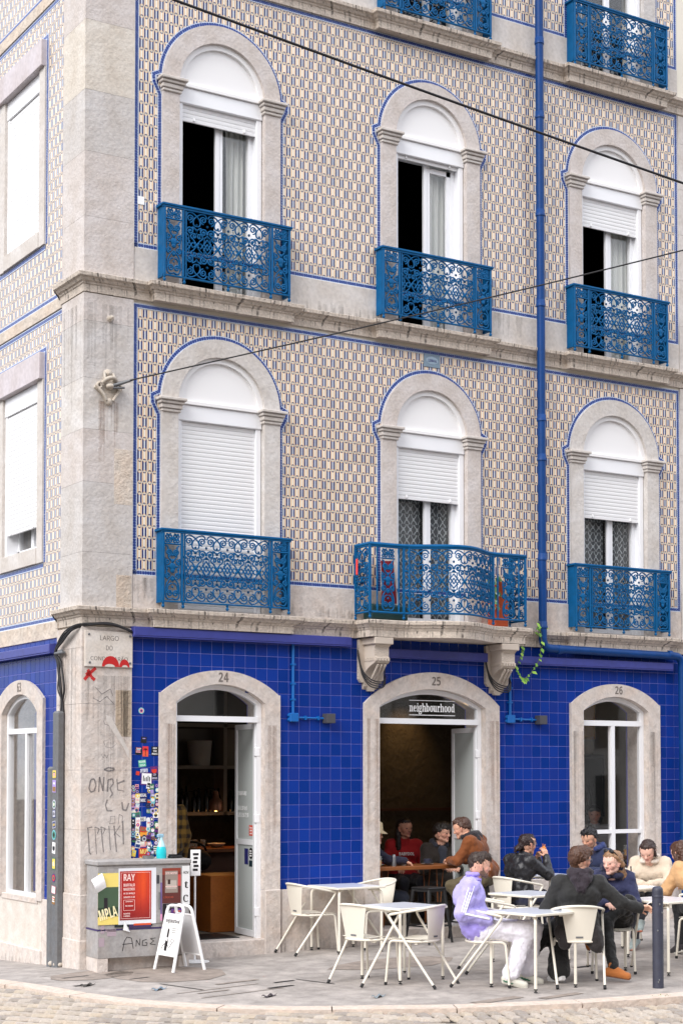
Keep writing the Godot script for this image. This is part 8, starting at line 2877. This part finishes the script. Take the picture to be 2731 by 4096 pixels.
	t = person("blonde woman in a navy puffer jacket with tan boots, leaning in", on_ground(4.42, 3.32), facing(-0.62, 0.78), {"J": J, "top": c8(40, 44, 78), "legs": c8(24, 24, 28), "hair": c8(140, 106, 76), "skin": c8(236, 190, 172), "bulk": 1.12, "look": -0.75, "nod": -0.08, "shoe": c8(176, 106, 50), "sole": c8(140, 84, 44), "wrinkle": 0.02,
		"hairs": [[v.call(-0.035, 0.04, 0), v.call(0.015, 0.062, 0), 0.09, 0.074], [v.call(-0.06, 0.0, 0), v.call(-0.09, -0.12, 0), 0.07, 0.06], [v.call(-0.1, -0.1, -0.02), v.call(-0.17, -0.26, -0.06), 0.05, 0.035], [v.call(-0.1, -0.1, 0.03), v.call(-0.2, -0.28, 0.04), 0.05, 0.03], [v.call(-0.2, -0.26, 0.02), v.call(-0.28, -0.36, 0.04), 0.03, 0.012], [v.call(0.02, 0.06, -0.07), v.call(-0.06, -0.02, -0.078), 0.024, 0.03], [v.call(0.02, 0.06, 0.07), v.call(-0.06, -0.02, 0.078), 0.024, 0.03]]})
	garment(t, "jacket_collar", collar(J.neck + Vector3(0.0, -0.02, 0), 0.085, 0.09, 0.03), c8(34, 36, 62), 0.011, 0.03, 0.012)
	var sun := Mb.new()
	sun.X = Transform3D(Basis(Vector3.UP, -0.75), J.head)
	for sd in [-1, 1]:
		sun.ell(v.call(0.055, 0.118, sd * 0.034), v.call(0.016, 0.026, 0.032), 6, 10); sun.tube([v.call(0.05, 0.115, sd * 0.066), v.call(-0.02, 0.04, sd * 0.094)], 0.006, 6)
	obj("sunglasses", sun, M.black, t)
	# 4 curly dark hair, navy hood
	J = {"waist": v.call(0.02, 0.68, 0), "chest": v.call(0.08, 0.86, 0), "neck": v.call(0.14, 1.03, 0), "head": v.call(0.22, 1.15, 0), "shL": v.call(0.08, 0.965, -0.18), "shR": v.call(0.08, 0.965, 0.18), "elL": v.call(0.2, 0.76, -0.24), "elR": v.call(0.2, 0.76, 0.24), "wrL": v.call(0.42, 0.78, -0.1), "wrR": v.call(0.42, 0.78, 0.1)}
	t = person("man with black curly hair in a navy hooded top by window 26", on_ground(6.46, 0.78), facing(-1.0, 0.15), {"J": J, "top": c8(32, 40, 72), "legs": c8(40, 42, 54), "hair": c8(26, 22, 24), "skin": c8(206, 158, 132), "beard": 0.5, "look": 0.1, "nod": -0.32, "tousle": 0.024, "shoe": c8(60, 60, 64)})
	garment(t, "hood", hood(J.neck), c8(40, 54, 104), 0.012, 0.03, 0.014)
	# 5 leather jacket, hair in a bun, eating
	J = {"waist": v.call(-0.02, 0.67, 0), "chest": v.call(0.0, 0.86, 0), "neck": v.call(0.06, 1.02, 0), "head": v.call(0.12, 1.145, 0), "shL": v.call(0.0, 0.965, -0.17), "shR": v.call(0.0, 0.965, 0.17), "elR": v.call(0.26, 0.80, 0.21), "wrR": v.call(0.33, 0.99, 0.08), "elL": v.call(0.2, 0.76, -0.2), "wrL": v.call(0.32, 0.95, -0.06), "palmR": v.call(0, 0.2, -1), "palmL": v.call(0, 0.2, 1)}
	t = person("woman in a black leather jacket eating a wrap beside the blue tiles", on_ground(5.02, 1.02), facing(1.0, 0.0), {"J": J, "top": c8(34, 36, 40), "legs": c8(40, 46, 66), "hair": c8(40, 26, 26), "skin": c8(212, 162, 138), "bulk": 1.08, "mat": "leather", "wrinkle": 0.022, "nod": -0.1, "curlR": 1.0, "curlL": 1.0, "handR": v.call(-0.1, 0.9, -0.2), "handL": v.call(-0.1, 0.9, 0.2),
		"hairs": [[v.call(-0.035, 0.04, 0), v.call(0.012, 0.06, 0), 0.087, 0.072], [v.call(-0.05, 0.0, 0), v.call(-0.06, -0.03, 0), 0.066, 0.05], [v.call(-0.11, -0.03, 0), v.call(-0.15, -0.06, 0), 0.04, 0.034], [v.call(-0.15, -0.05, 0.02), v.call(-0.18, -0.09, 0.0), 0.028, 0.016], [v.call(0.0, 0.04, -0.07), v.call(0.0, 0.0, -0.072), 0.022, 0.02], [v.call(0.0, 0.04, 0.07), v.call(-0.02, 0.0, 0.074), 0.022, 0.018]]})
	garment(t, "jacket_collar", collar(J.neck + Vector3(0, -0.02, 0), 0.085, 0.035, 0.016), c8(34, 36, 40), 0.011, 0.02, 0.006, "leather")
	glasses(t, J.head, 0.0, -0.1, M.steel)
	var wp := thing("wrap", "wrap sandwich in silver foil in the leather-jacket woman's hand", "food", t.transform * v.call(0.34, 1.09, 0.02), t.rotation.y)
	var wm := Mb.new()
	wm.lathe([Vector2(0, -0.09), Vector2(0.024, -0.08), Vector2(0.034, -0.01), Vector2(0.03, 0.0)], Vector3.ZERO, 10)
	obj("foil", wm, M.steel, wp)
	wm = Mb.new()
	wm.ell(v.call(0, 0.0, 0), v.call(0.032, 0.035, 0.032), 6, 9); wm.tube([v.call(-0.01, 0.02, 0), v.call(-0.02, 0.06, 0.01)], 0.006, 5); wm.tube([v.call(0.01, 0.02, 0), v.call(0.02, 0.055, 0)], 0.006, 5)
	obj("filling", wm, M.chips, wp)
	# 6 brown jacket on a bar stool
	J = {"pelvis": v.call(0, 0.53, 0), "waist": v.call(0.04, 0.68, 0), "chest": v.call(0.11, 0.85, 0), "neck": v.call(0.20, 1.0, 0), "head": v.call(0.29, 1.10, 0), "shL": v.call(0.12, 0.95, -0.18), "shR": v.call(0.12, 0.95, 0.18), "elL": v.call(0.26, 0.72, -0.22), "elR": v.call(0.3, 0.72, 0.2), "wrL": v.call(0.42, 0.72, -0.06), "wrR": v.call(0.40, 0.72, 0.06),
		"kneeL": v.call(0.36, 0.42, -0.16), "kneeR": v.call(0.36, 0.42, 0.16), "ankL": v.call(0.20, 0.06, -0.14), "ankR": v.call(0.20, 0.06, 0.14)}
	t = person("man in a rust-brown jacket with a black hood at the counter of 25", on_ground(5.02, 0.34) + Vector3(0, 0.2, 0), facing(-0.55, -0.84), {"J": J, "top": c8(122, 66, 28), "legs": c8(92, 82, 60), "hair": c8(74, 50, 40), "skin": c8(220, 168, 142), "bulk": 1.05, "look": 0.15, "nod": -0.30, "shoe": c8(206, 204, 210), "sole": c8(230, 230, 230), "wrinkle": 0.018, "tousle": 0.014})
	garment(t, "hood", hood(J.neck), c8(34, 30, 38), 0.012, 0.03, 0.014)
	# 7 dark jacket behind the counter
	J = {"head": v.call(0.06, 1.19, 0), "elL": v.call(0.12, 0.74, -0.26), "wrL": v.call(0.36, 0.76, -0.1), "elR": v.call(0.12, 0.74, 0.26), "wrR": v.call(0.36, 0.76, 0.12), "kneeL": v.call(0.36, 0.44, -0.14), "kneeR": v.call(0.36, 0.44, 0.14), "ankL": v.call(0.3, 0.18, -0.12), "ankR": v.call(0.3, 0.18, 0.12)}
	t = person("dark-haired man in an olive waxed jacket behind the counter", Vector3(5.18, 0.12, -0.80), facing(-0.25, 1.0), {"J": J, "top": c8(48, 42, 34), "legs": c8(56, 56, 58), "hair": c8(36, 28, 26), "skin": c8(226, 174, 150), "bulk": 1.12, "look": 0.75, "nod": -0.05, "h": 0.015,
		"hairs": [[v.call(-0.035, 0.045, 0), v.call(0.02, 0.072, 0), 0.09, 0.075], [v.call(-0.055, -0.005, 0), v.call(-0.05, -0.04, 0), 0.068, 0.052], [v.call(0.06, 0.095, -0.04), v.call(0.075, 0.075, 0.03), 0.034, 0.03], [v.call(-0.02, 0.02, -0.07), v.call(0.02, 0.04, -0.066), 0.028, 0.024], [v.call(-0.02, 0.02, 0.07), v.call(0.02, 0.04, 0.066), 0.028, 0.024]]})
	garment(t, "hood", hood(Vector3(-0.01, 1.04, 0)), c8(56, 60, 72), 0.014, 0.03, 0.012)
	garment(t, "inner_top", [[v.call(0.09, 0.74, 0), v.call(0.075, 0.98, 0), 0.05, 0.06]], c8(56, 60, 72), 0.014, 0.02, 0.006)
	# 8 red top inside
	t = person("smiling woman with long dark hair in a red top inside", Vector3(5.05, 0.16, -1.42), facing(-0.35, 1.0), {"top": c8(170, 28, 32), "legs": c8(30, 30, 40), "hair": c8(34, 24, 24), "skin": c8(206, 152, 128), "look": 0.45, "h": 0.016, "no_feet": true,
		"hairs": [[v.call(-0.035, 0.04, 0), v.call(0.012, 0.062, 0), 0.09, 0.074], [v.call(-0.05, -0.02, -0.07), v.call(-0.01, -0.26, -0.1), 0.04, 0.034], [v.call(-0.05, -0.02, 0.07), v.call(-0.01, -0.26, 0.1), 0.04, 0.034], [v.call(-0.06, 0.0, 0), v.call(-0.08, -0.2, 0), 0.07, 0.06]]})
	words("BABYDOL", 0.2, 0.04, Transform3D(Basis(Vector3.UP, PI / 2), v.call(0.122, 0.87, 0.0)), M.sign_white, t, "Droid Sans", "printed_word")
	# 9 sun hat at the left of the counter
	J = {"elR": v.call(0.16, 0.90, 0.28), "wrR": v.call(0.36, 0.885, 0.24), "shR": v.call(0.02, 0.985, 0.18), "wrL": v.call(0.2, 0.42, -0.16), "elL": v.call(0.02, 0.70, -0.25), "palmR": v.call(0.2, -1, 0), "kneeL": v.call(0.36, 0.44, -0.14), "kneeR": v.call(0.36, 0.44, 0.14), "ankL": v.call(0.3, 0.18, -0.12), "ankR": v.call(0.3, 0.18, 0.12)}
	t = person("person in a cream sun hat and navy sweater reaching over the counter", Vector3(4.04, 0.12, -0.62), facing(0.9, 0.42), {"J": J, "top": c8(34, 38, 58), "legs": c8(30, 34, 50), "hair": c8(60, 50, 46), "look": -0.6, "h": 0.015, "curlR": 0.8, "handR": v.call(0.8, -0.35, -0.1), "shoe": c8(86, 76, 66)})
	var hat := Mb.new()
	hat.X = Transform3D(Basis(Vector3(0, 0, 1), -0.1), v.call(0.03, 1.255, 0))
	hat.lathe([Vector2(0.165, -0.035), Vector2(0.16, -0.028), Vector2(0.11, 0.0), Vector2(0.105, 0.02), Vector2(0.09, 0.09), Vector2(0.05, 0.11), Vector2(0, 0.112)], Vector3.ZERO, 24)
	obj("hat", hat, mat("straw_hat", c8(214, 196, 160), 0.8), t)
	var watch := Mb.new()
	watch.tube([v.call(0.335, 0.885, 0.245), v.call(0.35, 0.884, 0.242)], 0.034, 12)
	obj("wristwatch", watch, M.steel, t)
	# 10 behind window 26
	t = person("woman with a dark fringe in a grey shirt behind window 26", Vector3(8.16, 0.3, -1.35), facing(-0.55, 0.85), {"top": c8(176, 178, 184), "legs": c8(40, 40, 46), "hair": c8(30, 26, 28), "skin": c8(210, 156, 136), "sleeve": 0.0, "h": 0.016, "no_feet": true, "look": -0.1, "J": {"wrL": v.call(0.30, 0.66, -0.1), "wrR": v.call(0.30, 0.66, 0.1)},
		"hairs": [[v.call(-0.035, 0.04, 0), v.call(0.012, 0.062, 0), 0.092, 0.078], [v.call(0.06, 0.07, -0.045), v.call(0.06, 0.07, 0.045), 0.034, 0.034], [v.call(-0.03, 0.0, -0.075), v.call(-0.02, -0.1, -0.075), 0.036, 0.024], [v.call(-0.03, 0.0, 0.075), v.call(-0.02, -0.1, 0.075), 0.036, 0.024], [v.call(-0.06, 0.0, 0), v.call(-0.06, -0.1, 0), 0.066, 0.05]]})
	var strap := Mb.new()
	strap.tube([v.call(0.06, 1.04, 0.07), v.call(0.105, 0.93, 0.06), v.call(0.115, 0.75, 0.03)], 0.026, 6)
	obj("bag_strap", strap, M.bag_black, t)
	# 11 cream coat, looking down
	J = {"waist": v.call(0.04, 0.67, 0), "chest": v.call(0.10, 0.84, 0), "neck": v.call(0.19, 0.99, 0), "head": v.call(0.28, 1.085, 0), "shL": v.call(0.12, 0.945, -0.165), "shR": v.call(0.12, 0.945, 0.165), "elL": v.call(0.24, 0.74, -0.24), "elR": v.call(0.24, 0.74, 0.24), "wrL": v.call(0.42, 0.72, -0.05), "wrR": v.call(0.42, 0.72, 0.05),
		"kneeL": v.call(0.45, 0.58, -0.06), "ankL": v.call(0.74, 0.34, 0.0), "kneeR": v.call(0.43, 0.53, 0.1), "ankR": v.call(0.45, 0.1, 0.12)}
	t = person("dark-haired woman in a cream coat looking down at the table", on_ground(6.20, 1.98), facing(-0.80, 0.6), {"J": J, "top": c8(206, 190, 170), "legs": c8(46, 44, 50), "hair": c8(52, 36, 32), "skin": c8(226, 180, 160), "coat": true, "bulk": 1.08, "look": -0.1, "nod": -0.55, "shoe": c8(150, 162, 162), "sole": c8(206, 120, 90),
		"hairs": [[v.call(-0.035, 0.04, 0), v.call(0.012, 0.062, 0), 0.088, 0.073], [v.call(-0.06, -0.01, 0), v.call(-0.08, -0.08, 0), 0.066, 0.05], [v.call(0.01, 0.05, -0.07), v.call(0.0, -0.05, -0.076), 0.024, 0.02], [v.call(0.01, 0.05, 0.07), v.call(0.0, -0.05, 0.076), 0.024, 0.02]]})
	garment(t, "coat_collar", collar(J.neck + Vector3(-0.01, -0.02, 0), 0.09, 0.06, 0.022), c8(222, 210, 196), 0.012, 0.025, 0.008)
	# 12 camel coat, back to the viewer
	J = {"waist": v.call(0.06, 0.68, -0.02), "chest": v.call(0.14, 0.86, -0.08), "neck": v.call(0.22, 1.0, -0.13), "head": v.call(0.28, 1.12, -0.18), "shL": v.call(0.18, 0.96, -0.24), "shR": v.call(0.18, 0.96, 0.12), "elL": v.call(0.3, 0.72, -0.34), "elR": v.call(0.34, 0.73, 0.2), "wrL": v.call(0.5, 0.74, -0.2), "wrR": v.call(0.52, 0.74, 0.08)}
	var camel := c8(206, 162, 116).srgb_to_linear()
	t = person("brown-haired woman in a camel coat seen from behind, leaning over", on_ground(5.92, 3.16), facing(0.25, -0.97), {"J": J, "top": c8(206, 162, 116), "legs": c8(30, 30, 34), "hair": c8(76, 50, 38), "coat": true, "bulk": 1.15, "look": 0.3, "nod": -0.35, "wrinkle": 0.014,
		"extra": [[v.call(-0.1, 0.52, -0.15), v.call(-0.14, 0.3, -0.16), 0.09, 0.07, camel], [v.call(-0.1, 0.52, 0.15), v.call(-0.14, 0.28, 0.16), 0.09, 0.07, camel], [v.call(-0.12, 0.5, 0.0), v.call(-0.16, 0.3, 0.0), 0.08, 0.06, camel]],
		"hairs": [[v.call(-0.035, 0.045, 0), v.call(0.015, 0.066, 0), 0.094, 0.078], [v.call(-0.06, 0.0, 0), v.call(-0.08, -0.12, 0), 0.076, 0.066], [v.call(-0.07, -0.1, -0.04), v.call(-0.08, -0.2, -0.05), 0.05, 0.034], [v.call(-0.07, -0.1, 0.04), v.call(-0.08, -0.2, 0.05), 0.05, 0.034], [v.call(0.0, 0.03, -0.07), v.call(0.0, -0.1, -0.075), 0.032, 0.03], [v.call(0.0, 0.03, 0.07), v.call(0.0, -0.1, 0.075), 0.032, 0.03]]})
	# 13 plaid shirt inside door 24
	J = {"pelvis": v.call(0, 0.95, 0), "hipL": v.call(0, 0.95, -0.09), "hipR": v.call(0, 0.95, 0.09), "waist": v.call(0, 1.1, 0), "chest": v.call(0, 1.28, 0), "neck": v.call(0.02, 1.47, 0), "head": v.call(0.05, 1.61, 0), "shL": v.call(0, 1.41, -0.18), "shR": v.call(0, 1.41, 0.18), "elL": v.call(0.0, 1.13, -0.25), "elR": v.call(0.0, 1.13, 0.25), "wrL": v.call(0.1, 0.9, -0.24), "wrR": v.call(0.1, 0.9, 0.24), "kneeL": v.call(0.03, 0.52, -0.1), "kneeR": v.call(0.03, 0.52, 0.1), "ankL": v.call(0, 0.1, -0.11), "ankR": v.call(0, 0.1, 0.11)}
	var yel := c8(150, 116, 50).srgb_to_linear()
	var drk := c8(26, 26, 28).srgb_to_linear()
	person("person in a yellow and black plaid shirt standing inside door 24", Vector3(1.56, 0.2, -1.25), facing(0.35, -0.94), {"J": J, "top": c8(120, 92, 40), "legs": c8(30, 30, 34), "hair": c8(26, 22, 22), "bulk": 1.15, "h": 0.015,
		"paint": func(p, c, w): return c if c.b > c.r * 0.6 or p.y < 0.85 else yel.lerp(drk, (0.5 if fposmod(p.y, 0.11) < 0.05 else 0.0) + (0.45 if fposmod(p.z + p.x * 0.5, 0.11) < 0.05 else 0.0))})

func glasses(t: Node3D, head: Vector3, look: float, nod: float, m: Material):
	var g := Mb.new()
	g.X = Transform3D(Basis(Vector3.UP, look) * Basis(Vector3(0, 0, 1), nod), head)
	for sd in [-1, 1]:
		var ring := []
		for i in 14: ring.append(Vector3(0.102 - 0.012 * abs(cos(TAU * i / 14)), 0.004 + sin(TAU * i / 14) * 0.021, sd * (0.034 + 0.024 * cos(TAU * i / 14))))
		g.tube(ring, 0.0022, 5, false, true)
		g.tube([Vector3(0.09, 0.01, sd * 0.058), Vector3(0.05, 0.012, sd * 0.082), Vector3(-0.02, 0.01, sd * 0.088)], 0.002, 5)
	g.tube([Vector3(0.101, 0.006, -0.011), Vector3(0.101, 0.006, 0.011)], 0.002, 5)
	obj("glasses", g, m, t)

# ------------------------------------------------------------------ the other side of the square, seen only in the panes and the glaze
func build_far():
	var spec := [[-24.0, -9.0, 12.5, c8(206, 198, 182), "cream house across the square at the left"], [-9.0, 6.0, 14.0, c8(190, 170, 150), "tan house across the square in the middle"], [6.0, 24.0, 13.0, c8(212, 206, 196), "pale house across the square at the right"], [24.0, 42.0, 14.5, c8(180, 176, 170), "grey house across the square at the far right"]]
	for i in spec.size():
		var s: Array = spec[i]
		var t := thing("town_house", s[4], "building", Vector3(s[0], -0.6, 30.0), 0.0, "houses across the square")
		var w: float = s[1] - s[0] - 0.1
		var mb := Mb.new()
		mb.bx(0, w, 0, s[2], 0, 8.0)
		obj("wall", mb, mat("far_wall_%d" % i, s[3], 0.9), t)
		mb = Mb.new()
		mb.prism(PackedVector2Array([Vector2(-0.2, s[2]), Vector2(w + 0.2, s[2]), Vector2(w - 1.5, s[2] + 1.8), Vector2(1.5, s[2] + 1.8)]), -0.2, 8.0)
		obj("roof", mb, M.terracotta, t)
		for r in 4:
			for k in int(w / 2.6):
				mb = Mb.new()
				mb.bx(0.9 + k * 2.6, 2.0 + k * 2.6, 0.4 + r * 3.2, 2.6 + r * 3.2, -0.04, 0.02)
				obj("window", mb, M.black_room, t)
